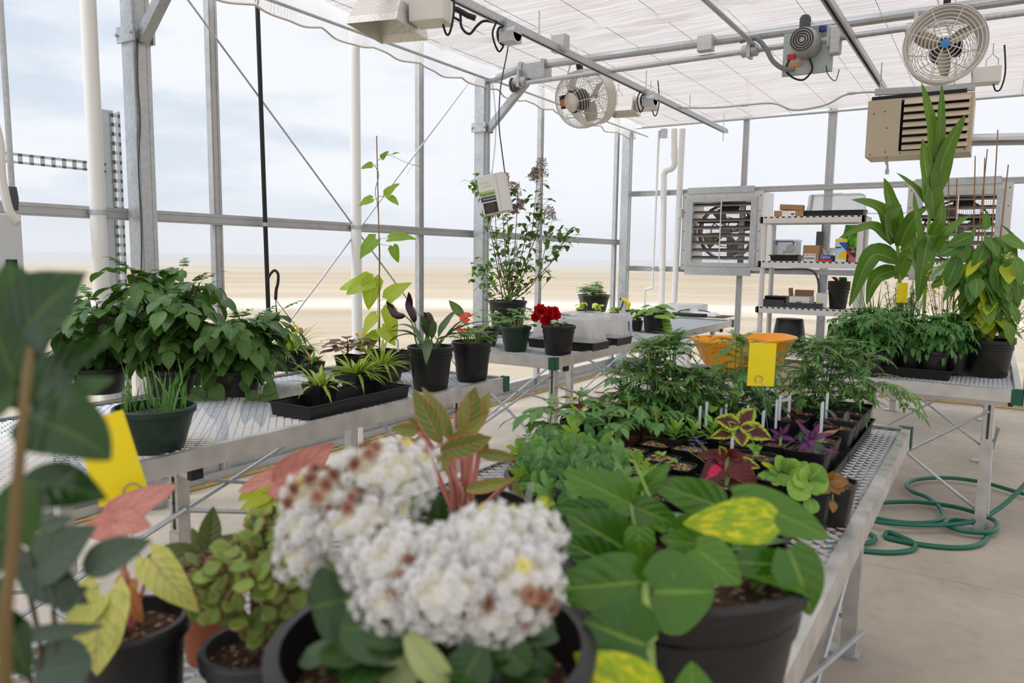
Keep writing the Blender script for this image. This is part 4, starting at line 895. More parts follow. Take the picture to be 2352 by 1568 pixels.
# ================================================================ foliage toolkit
def leafmat(name, c1, c2=None, edge=None, mid=None, vein=None, mode='plain', rough=.42, trans=.28, vs=7, spec=.5, back=None, ew=(.72, .9), gain=1.3, tc=(1.0, 1.0, .55, 1)):
    s = NT(name); uv = s.n('ShaderNodeUVMap').outputs[0]; sp = s.n('ShaderNodeSeparateXYZ'); s.put(sp.inputs[0], uv)
    u = s.math('FRACT', sp.outputs[0]); v = s.math('FRACT', sp.outputs[1])
    idn = s.n('ShaderNodeTexWhiteNoise', noise_dimensions='2D'); cb = s.n('ShaderNodeCombineXYZ')
    s.put(cb.inputs[0], s.math('FLOOR', sp.outputs[0])); s.put(cb.inputs[1], s.math('FLOOR', sp.outputs[1])); s.put(idn.inputs['Vector'], cb.outputs[0]); r = idn.outputs['Value']
    a = s.math('MULTIPLY', s.math('ABSOLUTE', s.math('SUBTRACT', u, .5)), 2.0)
    o = s.obj(); n1 = s.noise(uv, 5, 4, .6)
    c2 = c2 or tuple(x * 1.5 for x in c1); ti = (1.07, 1.0, .8) if gain > 1.15 else (1, 1, 1); c1 = tuple(min(.95, x * gain * k_) for x, k_ in zip(c1, ti)); c2 = tuple(min(.95, x * gain * k_) for x, k_ in zip(c2, ti))
    c = s.mix(r, c1, c2)
    if mode == 'edge': c = s.mix(s.ramp(s.math('ADD', a, s.math('MULTIPLY', s.math('SUBTRACT', n1, .5), .5)), ew[0], ew[1]), c, edge)
    elif mode == 'center': c = s.mix(s.ramp(s.math('ADD', s.math('ADD', a, s.math('MULTIPLY', s.math('ABSOLUTE', s.math('SUBTRACT', v, .45)), .9)), s.math('MULTIPLY', s.math('SUBTRACT', n1, .5), .8)), ew[0], ew[1]), edge, c)
    elif mode == 'patch': c = s.mix(s.ramp(s.noise(s.scale(uv, (3, 2, 1)), 2.4, 4, .6), ew[0], ew[1]), c, edge)
    elif mode == 'tip': c = s.mix(s.ramp(s.math('ADD', v, s.math('MULTIPLY', n1, .3)), ew[0], ew[1]), c, edge)
    if vein:
        w = s.math('SINE', s.math('MULTIPLY', s.math('SUBTRACT', s.math('MULTIPLY', v, vs), s.math('MULTIPLY', a, 1.8)), 6.283))
        c = s.mix(s.math('MULTIPLY', s.ramp(w, .8, 1.0), .5), c, vein)
    if mid: c = s.mix(s.math('MULTIPLY', s.ramp(a, .1, .03), .8), c, mid)
    bw = s.math('SINE', s.math('MULTIPLY', s.math('SUBTRACT', s.math('MULTIPLY', v, vs), s.math('MULTIPLY', a, 1.8)), 6.283))
    hgt = s.math('ADD', s.math('MULTIPLY', bw, .35), s.math('ADD', s.ramp(a, 0, .12), s.math('MULTIPLY', n1, .4)))
    p = s.bsdf(c, rough, 0, spec, bump=hgt, bstr=.35, bdist=.002)
    tl = s.n('ShaderNodeBsdfTranslucent'); s.put(tl.inputs[0], s.mix(1.0, c, tc, 'MULTIPLY')); 
    return s.end(s.mixs(trans, p, tl.outputs[0]))
G = lambda r, g, b: C(r, g, b)
L = M
L['lpotato'] = leafmat('potato_leaf', G(46, 84, 38), G(78, 118, 56), mid=G(96, 132, 76))
L['ltomato'] = leafmat('tomato_leaf', G(44, 94, 48), G(76, 126, 66), mid=G(110, 150, 92), gain=1.4)
L['ltomato2'] = leafmat('young_tomato_leaf', G(62, 112, 58), G(92, 142, 76), mid=G(130, 170, 108), vein=G(110, 160, 100))
L['lmarigold'] = leafmat('marigold_leaf', G(58, 104, 56), G(94, 138, 78), mid=G(124, 160, 100), gain=1.4)
L['livy'] = leafmat('ivy_leaf', G(54, 100, 56), G(96, 144, 70), vein=G(140, 170, 110))
L['llime'] = leafmat('lime_leaf', G(150, 178, 52), G(186, 204, 84), mid=G(200, 210, 120), trans=.4, vein=G(200, 214, 120))
L['lbean'] = leafmat('bean_leaf', G(96, 140, 40), G(134, 172, 58), mid=G(170, 190, 90), trans=.4)
L['lherb'] = leafmat('shrub_leaf', G(62, 104, 42), G(96, 140, 66), mid=G(120, 150, 80))
L['llilac'] = leafmat('lilac_leaf', G(58, 92, 42), G(98, 134, 62), mid=G(124, 150, 84), trans=.35)
L['lstraw'] = leafmat('strawberry_leaf', G(72, 116, 64), G(102, 150, 86), mid=G(140, 176, 116), vein=G(120, 160, 96), vs=9)
L['lpothos'] = leafmat('pothos_leaf', G(46, 94, 16), G(84, 130, 32), edge=G(176, 186, 30), mode='patch', ew=(.68, .8), mid=G(124, 156, 60), rough=.24, trans=.2, vs=5, gain=1.05)
L['lpothosy'] = leafmat('yellow_pothos_leaf', G(120, 158, 14), G(140, 174, 24), edge=G(230, 224, 30), mode='patch', ew=(.45, .62), mid=G(150, 180, 50), rough=.28, trans=.3, vs=5)
L['laglao'] = leafmat('aglaonema_leaf', G(96, 112, 44), G(140, 150, 70), edge=G(214, 100, 98), mode='edge', ew=(.8, .95), mid=G(190, 130, 90), vein=G(176, 180, 100), rough=.35, gain=1.1, tc=(1, .95, .7, 1))
L['lzz'] = leafmat('glossy_dark_leaf', G(20, 58, 10), G(44, 84, 14), mid=G(70, 104, 34), rough=.2, trans=.2, gain=1.05)
L['lhoya'] = leafmat('blue_grey_leaf', G(44, 62, 54), G(62, 84, 72), mid=G(72, 92, 78), rough=.4, trans=.08)
L['lpink'] = leafmat('pink_caladium_leaf', G(208, 138, 126), G(220, 156, 142), mid=G(212, 132, 144), vein=G(196, 116, 112), mode='edge', edge=G(204, 132, 120), trans=.25, vs=4, gain=1.0, tc=(1, .95, .9, 1))
L['lcream'] = leafmat('pale_yellow_leaf', G(176, 184, 104), G(190, 196, 126), edge=G(160, 170, 80), mode='patch', ew=(.5, .75), vein=G(160, 160, 96), mid=G(190, 170, 130), trans=.3)
L['lorchid'] = leafmat('orchid_leaf', G(70, 88, 50), G(88, 104, 62), edge=G(108, 84, 44), mode='patch', ew=(.5, .8), mid=G(60, 74, 40), rough=.35, trans=.12)
L['ljade'] = leafmat('jade_leaf', G(92, 122, 52), G(122, 148, 66), edge=G(158, 104, 82), mode='edge', ew=(.78, 1.05), rough=.28, trans=.08)
L['lkal'] = leafmat('kalanchoe_leaf', G(38, 72, 26), G(60, 94, 36), mid=G(80, 108, 50), rough=.36, trans=.12, gain=1)
L['lkalp'] = leafmat('pale_kalanchoe_leaf', G(140, 158, 112), G(150, 166, 120), mid=G(150, 160, 120), rough=.5, trans=.15)
L['lcalla'] = leafmat('calla_leaf', G(58, 84, 66), G(84, 108, 84), mid=G(100, 124, 96), rough=.38)
L['lanth'] = leafmat('anthurium_leaf', G(70, 104, 34), G(110, 140, 50), mid=G(130, 150, 60), rough=.3)
L['lspider'] = leafmat('variegated_grass_leaf', G(96, 136, 36), G(126, 160, 50), edge=G(200, 212, 104), mode='center', ew=(.4, .6), rough=.35, trans=.35)
L['lcoleus'] = leafmat('dark_coleus_leaf', G(84, 46, 50), G(104, 58, 54), edge=G(96, 110, 40), mode='edge', ew=(.9, 1.0), vein=G(70, 36, 44), rough=.5)
L['lcolg'] = leafmat('green_coleus_leaf', G(150, 178, 40), G(166, 190, 56), edge=G(92, 30, 34), mode='center', ew=(.5, .95), vein=G(110, 60, 40), rough=.45, vs=6)
L['lcolr'] = leafmat('red_coleus_leaf', G(82, 22, 34), G(102, 28, 40), edge=G(150, 160, 50), mode='edge', ew=(.93, 1.0), vein=G(60, 14, 28), rough=.45)
L['lcolp'] = leafmat('pink_heart_coleus_leaf', G(74, 26, 36), G(84, 30, 40), edge=G(228, 30, 84), mode='center', ew=(.3, .55), vein=G(56, 14, 28), rough=.45)
L['lpurple'] = leafmat('purple_leaf', G(96, 36, 112), G(122, 52, 138), edge=G(90, 104, 84), mode='center', ew=(.2, .6), rough=.75, mid=G(140, 60, 150))
L['lpetun'] = leafmat('light_green_leaf', G(92, 142, 62), G(132, 174, 74), mid=G(160, 190, 110), vein=G(140, 180, 100), vs=5)
L['lcorn'] = leafmat('corn_leaf', G(76, 118, 44), G(98, 138, 54), mid=G(150, 174, 104), rough=.38, trans=.3, vs=0)
L['lpepper'] = leafmat('drooping_green_leaf', G(66, 112, 40), G(104, 148, 52), mid=G(140, 170, 84), vein=G(124, 160, 74), trans=.35, gain=1.1)
L['lyel'] = leafmat('yellowing_leaf', G(160, 180, 44), G(186, 196, 60), mid=G(200, 206, 100), trans=.4)
L['lchive'] = leafmat('chive_leaf', G(70, 116, 62), G(104, 150, 84), trans=.3)
L['lgera'] = leafmat('begonia_leaf', G(46, 88, 48), G(74, 114, 62), mid=G(100, 130, 84), vein=G(100, 130, 84))
L['lfern'] = leafmat('feathery_leaf', G(56, 96, 40), G(86, 130, 56), trans=.35)
L['lbrown'] = leafmat('withered_leaf', G(150, 92, 60), G(178, 140, 98), mid=G(140, 80, 60), rough=.8)
L['redpetal'] = leafmat('red_petal', G(190, 8, 18), G(218, 16, 28), rough=.5, trans=.2, gain=1, tc=(1, .8, .8, 1))
L['whitepetal'] = leafmat('white_petal', G(250, 249, 247), G(254, 253, 251), rough=.6, trans=.5, gain=1.1, vs=0, tc=(1, 1, 1, 1))
L['yelpetal'] = leafmat('cream_petal', G(246, 238, 150), G(250, 245, 200), rough=.55, trans=.3, gain=1.0, vs=0)
L['brownpetal'] = leafmat('withered_petal', G(166, 118, 96), G(190, 144, 122), rough=.8, trans=.12, gain=1, tc=(1, 1, .9, 1))
L['callap'] = leafmat('calla_flower', G(46, 20, 32), G(60, 28, 40), rough=.4, trans=.05, gain=1)
L['anthp'] = leafmat('anthurium_flower', G(206, 52, 58), G(222, 70, 72), vein=G(240, 130, 130), rough=.25)
L['lilacp'] = plain('lilac_flower', C(178, 154, 140), .7, var=.4, nscale=60)
L['bluep'] = leafmat('lobelia_flower', G(76, 60, 196), G(96, 84, 220), rough=.5)
L['orangep'] = leafmat('squash_flower', G(236, 168, 40), G(240, 186, 60), rough=.5, trans=.4)
L['stem'] = plain('green_stem', C(112, 142, 72), .6, var=.15)
L['stemd'] = plain('purple_stem', C(72, 56, 44), .6, var=.2)
L['stemw'] = plain('woody_stem', C(132, 108, 82), .8, var=.25, nscale=50)
L['stemp'] = plain('pink_stem', C(206, 140, 128), .5, var=.2)
L['stemg'] = plain('pale_green_stem', C(140, 168, 84), .5, var=.1)

PROF = {
 'pothos': lambda t: math.sin(PI * t ** .58) ** .72 if 0 < t < 1 else 0,
 'ovate': lambda t: math.sin(PI * t ** .72) ** .85 if 0 < t < 1 else 0,
 'heart': lambda t: min(1, (t / .12) ** .5) * (1 - t ** 1.9) ** .9 if t < 1 else 0,
 'lance': lambda t: math.sin(PI * t ** .6) if 0 < t < 1 else 0,
 'strap': lambda t: min(1, .75 + t) * (1 - t ** 3) if t < 1 else 0,
 'obov': lambda t: math.sin(PI * t ** 1.35) ** .75 if 0 < t < 1 else 0,
 'round': lambda t: math.sqrt(max(0, 1 - (2 * t - 1) ** 2)),
 'spat': lambda t: math.sin(PI * t ** 1.8) ** .9 * .95 + .05 if 0 < t < 1 else .03,
 'corn': lambda t: min(1, .5 + 2.5 * t) * (1 - t ** 2.2) if t < 1 else 0,
}
def leaf(m, b, d, n, Ln, W, pr='ovate', bend=.6, fold=.25, wave=0, ns=6, nc=4, lobe=0, jag=0, curl=0, mi=None, twist=0, uvr=None, cut=0):
    """one leaf blade: b base, d direction, n surface normal, bends away from n by `bend` radians along its length"""
    b, d, n = V(b), V(d).normalized(), V(n); n = (n - d * n.dot(d)); n = n.normalized() if n.length > 1e-4 else d.orthogonal().normalized()
    s_ = d.cross(n); f = PROF[pr]; vs = []; uv = []; ru_, rv_ = uvr or (random.randrange(1, 40), random.randrange(1, 40)); p = b.copy(); ph = ru(0, 6)
    for i in range(ns + 1):
        t = i / ns; a = bend * t; dd = d * math.cos(a) - n * math.sin(a); nn = n * math.cos(a) + d * math.sin(a); ss = s_
        if twist: q_ = Quaternion(dd, twist * t); nn = q_ @ nn; ss = q_ @ s_
        w = W * .5 * f(min(max(t, .02), .995)); 
        if jag and i % 2: w *= 1 - jag
        fo = fold * (1 - .4 * t)
        for j in range(nc + 1):
            x = 2 * j / nc - 1; ax_ = abs(x)
            off = ss * (x * w * math.cos(fo * 1)) + nn * (ax_ * w * math.sin(fo) - curl * w * ax_ * ax_)
            if wave: off += nn * (wave * W * ax_ * math.sin(t * 11 + ph + (2 if x > 0 else 0)))
            if lobe and t < .3: off -= dd * (lobe * W * ax_ ** 1.3 * (1 - t / .3))
            if cut: off += dd * (cut * W * ax_)
            vs.append(p + off); uv.append((ru_ + .01 + .98 * j / nc, rv_ + .01 + .98 * t))
        p = p + dd * (Ln / ns)
    fs = [(i * (nc + 1) + j, i * (nc + 1) + j + 1, (i + 1) * (nc + 1) + j + 1, (i + 1) * (nc + 1) + j) for i in range(ns) for j in range(nc)]
    m.add(vs, fs, uv, mi); return p
def stalk(m, a, b, r0, r1=None, sag=0, mi=None, n=5, k=4):
    a, b = V(a), V(b); pts = [a.lerp(b, i / k) + V((0, 0, sag * math.sin(PI * i / k))) for i in range(k + 1)]; r1 = r1 if r1 is not None else r0
    tube(m, pts, [r0 + (r1 - r0) * i / k for i in range(k + 1)], n, caps=False, mi=mi); return pts
def hdir(a, e): return V((math.cos(a) * math.cos(e), math.sin(a) * math.cos(e), math.sin(e)))
UP = V((0, 0, 1))
def pinnate(m, b, d, n, Ln, pairs, ll, lw, pr='ovate', droop=.5, mi=0, smi=1, ns=4, jag=0, shrink=.8, nc=2, bend=.5, spread=1.0, r=.0013, fold=.2, lobe=0):
    b, d, n = V(b), V(d).normalized(), V(n); n = (n - d * n.dot(d)); n = n.normalized() if n.length > 1e-4 else d.orthogonal().normalized(); s_ = d.cross(n)
    K = pairs + 2; pts = [b]; p = b.copy(); dirs = []
    for i in range(K):
        a = droop * (i + 1) / K; dd = d * math.cos(a) - n * math.sin(a); nn = n * math.cos(a) + d * math.sin(a); p = p + dd * Ln / K; pts.append(p.copy()); dirs.append((dd, nn))
    tube(m, pts, [r] * len(pts), 3, caps=False, mi=smi)
    for i in range(1, K):
        dd, nn = dirs[i]; sc = 1 - (1 - shrink) * abs(i - K * .55) / K * 2
        if i < K:
            for sg in (-1, 1):
                a = spread * ru(.85, 1.15) * (1 - .3 * i / K); ld = dd * math.cos(a) + s_ * sg * math.sin(a)
                leaf(m, pts[i], ld + UP * ru(-.15, .1), nn + V((ru(-.2, .2), ru(-.2, .2), 0)), ll * sc * ru(.85, 1.1), lw * sc, pr, bend * ru(.5, 1.3), fold, ns=ns, nc=nc, jag=jag, mi=mi, lobe=lobe)
    dd, nn = dirs[-1]; leaf(m, pts[-1], dd, nn, ll * 1.25, lw * 1.2, pr, bend, fold, ns=ns, nc=nc, jag=jag, mi=mi, lobe=lobe)
def palm(m, c, d, n, R, lobes, depth, mi=0, cup=.15, notch=.5, k=28, sharp=1, uvr=None, ripple=0):
    """lobed round leaf: petiole joins near base; polygon fan with rings"""
    d, n = V(d).normalized(), V(n); n = (n - d * n.dot(d)).normalized(); s_ = d.cross(n); ru_, rv_ = uvr or (random.randrange(1, 40), random.randrange(1, 40)); c = V(c)
    vs = [c]; uv = [(ru_ + .5, rv_ + .3)]; 
    for ring in (.55, 1.0):
        for i in range(k + 1):
            th = -PI + .25 + (2 * PI - .5) * i / k; q_ = math.cos(th * lobes / 2 * (2 * PI / (2 * PI - .5)) * .98) ** 2
            rr = R * (1 - depth * (1 - q_ ** sharp)) * (1 - notch * max(0, abs(th) - 2.4) / .7 * .5); rr *= ring; 
            vs.append(c + d * (math.cos(th) * rr) + s_ * (math.sin(th) * rr) - n * (cup * rr * ring) + n * (ripple * R * math.sin(th * 7) * ring ** 2)); uv.append((ru_ + .5 + .45 * math.sin(th) * ring, rv_ + .4 + .4 * math.cos(th) * ring))
    fs = [(0, 1 + i, 2 + i) for i in range(k)] + [(1 + i, k + 2 + i, k + 3 + i, 2 + i) for i in range(k)]
    m.add(vs, fs, uv, mi)
# ---- pots
def pot(loc, r, h, label, cat='potted plant', name='potted_plant', mat='pot', soil='soil', taper=.78, sq=False, fill=.02, group=None, rz=0, lip=.012, ribs=True):
    t = thing(name, label, cat, loc, rz, group)
    m = MB()
    if sq: 
        pr = [(0, 0), (r * taper, 0), (r * taper, .004), (r * .97, h * .86), (r * 1.0, h * .865), (r * 1.02, h), (r * .95, h), (r * .94, h * .8)]
        vs = []
        for rr, z in pr:
            for k in range(12):
                a = 2 * PI * k / 12 + PI / 12; x, y = math.cos(a), math.sin(a); p_ = .33; vs.append(V((math.copysign(abs(x) ** p_, x) * rr * .97, math.copysign(abs(y) ** p_, y) * rr * .97, z)))
        m.add(vs, [(i * 12 + k, i * 12 + (k + 1) % 12, (i + 1) * 12 + (k + 1) % 12, (i + 1) * 12 + k) for i in range(len(pr) - 1) for k in range(12)])
    else: potmesh(m, r, h, taper, lip=lip, ribs=ribs, n=40 if r > .1 else 28)
    P(m, 'pot_body', mat, t)
    m = MB(); n = 12 if sq else 28; R_ = r * .94 if not sq else r * .93; nr = 4; z0 = h - fill
    m.v.append(V((0, 0, z0 + .006))); m.uv.append((0, 0))
    for j in range(1, nr + 1):
        for k in range(n):
            a = 2 * PI * k / n + (PI / 12 if sq else 0); x, y = math.cos(a), math.sin(a)
            if sq: x, y = math.copysign(abs(x) ** .33, x), math.copysign(abs(y) ** .33, y)
            m.v.append(V((x * R_ * j / nr, y * R_ * j / nr, z0 + ru(-.004, .006) * (j < nr)))); m.uv.append((0, 0))
    for k in range(n): m.f.append((0, 1 + k, 1 + (k + 1) % n)); m.mi.append(0)
    for j in range(nr - 1):
        for k in range(n): a = 1 + j * n + k; b_ = 1 + j * n + (k + 1) % n; m.f.append((a, a + n, b_ + n, b_)); m.mi.append(0)
    P(m, 'soil', soil, t); return t, z0
def fol(m, mats, t, name='foliage', **kw): return P(m, name, mats, t, **kw)
TZ = BZ - .008
def onb(px, py, dz=0.0): return az(px, py, TZ + dz)
# ================================================================ LEFT BENCH
# chives in green bowl pot
c = onb(338, 1040); t, z = pot((c.x - .03, c.y + .05, TZ), .118, .14, 'wide dark green pot of thin upright chives at the edge of the left bench', mat='greenpot', taper=.72, ribs=False, fill=.03, name='potted_chives')
m = MB()
for k in range(52):
    a = ru(0, 2 * PI); r_ = .1 * math.sqrt(rnd()); b = V((r_ * math.cos(a), r_ * math.sin(a), z)); h_ = ru(.07, .2); d = (UP + V((ru(-.3, .3), ru(-.3, .3), 0)))
    leaf(m, b, d, V((ru(-1, 1), ru(-1, 1), 0)), h_, .007, 'strap', ru(-.3, .7), .5, ns=5, nc=2)
fol(m, 'lchive', t, 'chive_leaves')
# potato bush: three grow pots
def potato(loc, lab, n, H, R_, lean=(0, 0), low=0):
    t, z = pot(loc, .11, .12, lab, name='potted_potato_plant'); m = MB(); st = MB()
    for k in range(n):
        a = 2 * PI * k / n + ru(-.3, .3); tip = V((math.cos(a) * R_ * ru(.3, 1) + lean[0], math.sin(a) * R_ * ru(.3, 1) + lean[1], z + H * ru(.62, 1)))
        b = V((math.cos(a) * .04, math.sin(a) * .04, z - .01)); pts = smooth([b, b.lerp(tip, .5) + V((0, 0, H * .12)), tip], 4); tube(st, pts, [.007 - .004 * i / len(pts) for i in range(len(pts))], 5, caps=False)
        for i in range(2, len(pts)):
            for rep in range(2):
                aa = ru(0, 2 * PI); d = hdir(aa, ru(-.1, .5)); pinnate(m, pts[i], d, UP, ru(.09, .16), 1, ru(.062, .085), ru(.044, .058), 'ovate', droop=ru(.4, 1.1), ns=6, nc=4, bend=.7, fold=.12, lobe=0)
        pinnate(m, tip, hdir(a, .9), V((0, 0, 1)), .09, 2, .04, .025, droop=.6, ns=4)
    for k in range(low):
        a = ru(-1.4, .6); b = V((math.cos(a) * .1, math.sin(a) * .1, z)); e = b + V((math.cos(a) * .09, math.sin(a) * .09, -.02)); stalk(st, b, e, .004, .003, .03)
        pinnate(m, e, hdir(a, -.7), hdir(a, .6), .12, 2, .062, .038, droop=.6, ns=4, bend=.5, fold=.1)
    fol(m, ['lpotato', 'stemg'], t); P(st, 'stems', 'stemd', t)
PB = onb(395, 905); potato(PB, 'tall bushy dark green potato plant, biggest of the bush on the left bench', 9, .47, .27, low=0)
PC = onb(545, 905); potato(PC, 'potato plant with dark stems drooping over the bench beside the black tray', 8, .30, .24, (.05, -.02), low=0)
c = onb(235, 900); potato(c, 'potato plant at the back left of the bush, behind the chives', 7, .33, .27)
# flat tray under potato
c = onb(520, 915); 
# basket plant with hook
c = onb(668, 848); t, z = pot(c, .12, .12, 'hanging basket of grassy yellow green leaves with its hook standing up, behind the black tray', name='hanging_basket_plant')
m = MB()
for k in range(80):
    a = ru(0, 2 * PI); e = ru(.2, 1.2); leaf(m, (0.03 * math.cos(a), .03 * math.sin(a), z), hdir(a, e), UP if e < 1 else hdir(a + PI, .3), ru(.14, .26), .012, 'strap', ru(.5, 1.6), .3, ns=7, nc=2)
fol(m, 'lspider', t, 'grass_leaves')
m = MB(); leaf(m, (.0, 0, z), V((.1, .1, 1)), V((1, -1, 0)), .17, .03, 'strap', .5, .5, ns=6, mi=0); leaf(m, (.015, 0, z), V((.3, .0, 1)), V((1, -1, 0)), .16, .028, 'strap', .9, .5, ns=6, mi=0); leaf(m, (.05, .01, z + .13), V((.6, 0, -.2)), UP, .05, .03, 'ovate', .9, .6, mi=1); fol(m, ['llime', 'lbrown'], t, 'flower_spike')
hk = ax(628, 622, c.x); hc = ay(626, 640, c.y - .0)
m = MB(); top = V((hc.x, hc.y, hc.z)) - V(t.location)
sc = 1 / ppm(hc)
pts = [top + CR * (x * sc) + V((0, 0, -y * sc)) for x, y in ((-11, 12), (-9, -2), (-2, -14), (6, -19), (13, -10), (12, 10), (8, 25), (6, 48))]
tube(m, smooth(pts, 5), [.006 + .0035 * i / 35 for i in range(36)], 6); P(m, 'hook', 'rubber', t)
m = MB(); e = pts[-1]
for k in range(3): a = k * 2 * PI / 3 + .8; tube(m, [e, (math.cos(a) * .115, math.sin(a) * .115, .12)], .0022, 4)
P(m, 'hanger_wires', 'rubber', t)
# front tray with three square pots
def traything(corners, h, lab, mat='black', name='growing_tray', cells=None, w=None, d=None, rz=None, group=None):
    a, b = corners; a = V(a); b = V(b); L_ = (b - a).length; ang = math.atan2(b.y - a.y, b.x - a.x); dd = d; cc = (a + b) / 2 + V((-math.sin(ang), math.cos(ang), 0)) * dd / 2
    t = thing(name, lab, 'tray', (cc.x, cc.y, TZ), ang, group=group); tray(t, L_, dd, h, mat, 'tray_body', cells); return t
a = onb(712, 968); b = onb(942, 912); tr1 = traything((a, b), .055, 'long black tray at the front edge of the left bench holding three square pots', d=.22)
def spider(loc, r, h, lab, n, Lr, rz=0):
    t, z = pot(loc, r, h, lab, sq=True, taper=.8, rz=rz, name='potted_spider_plant'); m = MB()
    for k in range(n):
        a = ru(0, 2 * PI); e = ru(.15, 1.3); leaf(m, (.02 * math.cos(a), .02 * math.sin(a), z), hdir(a, e), hdir(a + PI, .5), ru(*Lr), ru(.015, .024), 'lance', ru(.5, 1.7), .45, ns=7, nc=4)
    fol(m, 'lspider', t, 'striped_leaves'); return t
trz = tr1.rotation_euler.z
for px, lab, n, Lr in ((722, 'square black pot of drooping striped spider plant, first from the left in the front tray', 20, (.08, .14)), (808, 'square black pot of bushy striped spider plant in the middle of the front tray', 34, (.1, .17)), (866, 'square black pot of upright striped spider plant at the far end of the front tray', 26, (.1, .19))):
    p_ = az(px, {722: 938, 808: 905, 866: 885}[px], TZ + .004); spider((p_.x - .02, p_.y + .05, TZ + .004), .06, .098, lab, int(n * 1.5), (Lr[0] * 1.2, Lr[1] * 1.25), trz)
# small mixed pots in the middle tray (behind)
c = onb(720, 860); t, z = pot(c, .05, .07, 'small square pot of tangled seedlings and dry leaves behind the striped plants', sq=True, name='potted_seedling'); m = MB()
for k in range(40): a = ru(0, 6.3); leaf(m, (0, 0, z), hdir(a, ru(.2, 1.2)), UP, ru(.05, .13), .018, 'lance', ru(.3, 1.4), .3, mi=k % 5 == 0 and 1 or 0)
fol(m, ['lpepper', 'lbrown'], t)
# dark coleus behind
c = onb(790, 850) + V((0, .03, 0)); t, z = pot(c, .06, .08, 'dark purple brown coleus with broad leaves behind the front tray on the left bench', sq=True, name='potted_coleus'); m = MB()
for k in range(16):
    a = k * 2.4; e = .75 - .04 * k; b = V((0, 0, z + .09 - .004 * k)); e_ = b + hdir(a, .4) * .05; stalk(m, b, e_, .002, mi=1); leaf(m, e_, hdir(a, .2), UP, ru(.09, .15), ru(.065, .09), 'ovate', .6, .1, wave=.03, ns=10, jag=.1, mi=0)
stalk(m, (0, 0, z), (0, 0, z + .1), .004, mi=1); fol(m, ['lcoleus', 'stemd'], t)
# bean vine on stake, in square pots within rear tray
a = onb(905, 880); b = onb(1000, 856); 
c = onb(878, 848); t, z = pot(c + V((0, .02, 0)), .06, .11, 'square black pot with a lime green bean vine climbing a tall stake', sq=True, name='potted_bean_vine')
c0 = V(t.location); pl = c0.y; q = lambda x, y: ay(x, y, pl + (0)) - c0
m = MB(); tube(m, [q(872, 812) * V((1, 1, 1)) if False else V((q(872, 800).x, 0, z - .05)), q(871, 560), q(865, 312)], [.004, .0035, .003], 6); P(m, 'stake', 'cane', t)
m = MB(); tube(m, smooth([V((q(872, 800).x + .004, -.006, z)), q(868, 700), q(873, 600), q(868, 480), q(862, 440), q(870, 400), q(858, 378)], 4), .0022, 5)
tube(m, smooth([q(866, 370), q(890, 356), q(930, 372), q(968, 385)], 4), .0012, 4); tube(m, smooth([q(968, 385), q(950, 378), q(935, 400)], 4), .0008, 4); P(m, 'vine', 'stemg', t)
m = MB()
for x, y, L_, ang, w_, mi in ((862, 640, 60, 200, 52, 0), (858, 632, 66, 265, 50, 0), (845, 650, 56, 185, 40, 0), (882, 690, 60, 40, 46, 0), (868, 720, 56, 240, 46, 0), (890, 700, 72, 300, 40, 0), (868, 545, 52, 230, 44, 1), (885, 548, 56, 10, 34, 1), (900, 560, 34, 290, 26, 1), (872, 770, 50, 200, 40, 0), (862, 455, 30, 200, 28, 1), (880, 452, 36, 40, 26, 1), (888, 450, 24, 330, 20, 1), (862, 378, 24, 190, 20, 1), (872, 368, 20, 50, 16, 1), (895, 356, 14, 20, 8, 1), (870, 750, 46, 330, 36, 0), (868, 760, 46, 250, 40, 0)):
    s_ = 1 / ppm(c0); a = math.radians(ang); d = CR * math.cos(a) + V((0, 0, math.sin(a))) ; p0 = q(870, y); p1 = q(x + 8 * math.cos(a), y - 6 * math.sin(a)); tube(m, [p0, p1], .0012, 4, mi=2); leaf(m, p1, d + V((ru(-.3, .3), -.3, 0)), -_f + V((ru(-.5, .5), 0, .8)), L_ * s_ * 1.15, w_ * s_, 'heart', .7, .15, lobe=.2, wave=.03, ns=8, mi=mi)
fol(m, ['llime', 'lbean', 'stemg'], t, 'vine_leaves')
c = onb(900, 852); t, z = pot(c + V((.02, .05, 0)), .055, .11, 'square black pot with a white plant tag, right of the bean vine pot', sq=True, name='nursery_pot', cat='pot')
m = MB(); box(m, (-.02, 0, z + .03), (.014, .001, .1)); P(m, 'plant_tag', 'tag', t, smooth=False)
a = onb(870, 884); b = onb(925, 872); tr2 = traything((a, b), .045, 'black tray under the bean vine pots on the left bench', d=.3)
# yellow squash seedling
c = onb(845, 838); t, z = pot(c, .05, .06, 'lime green squash plant with yellow flower buds beside the bean vine', sq=True, name='potted_squash'); m = MB()
for k in range(9): a = k * 2.4; b = V((0, 0, z)); e = b + hdir(a, 1.1) * ru(.05, .15); stalk(m, b, e, .002, .0015, mi=1); palm(m, e, hdir(a, .3), UP, ru(.025, .04), 5, .15, mi=0)
tube(m, smooth([(0, 0, z), (-.02, -.01, z + .1), (-.03, -.01, z + .17)], 3), .002, 4, mi=1); fol(m, ['llime', 'stemg'], t)
for dx, dz in ((-.045, .12), (.015, .125)):
    m = MB(); 
    for k in range(5): a = k * 1.257; leaf(m, (dx, -.02, z + dz), V((-.7, 0, .5)) + hdir(a, 0) * .3, hdir(a, .1), .035, .016, 'obov', .5, .4)
    P(m, 'flower', 'orangep', t)
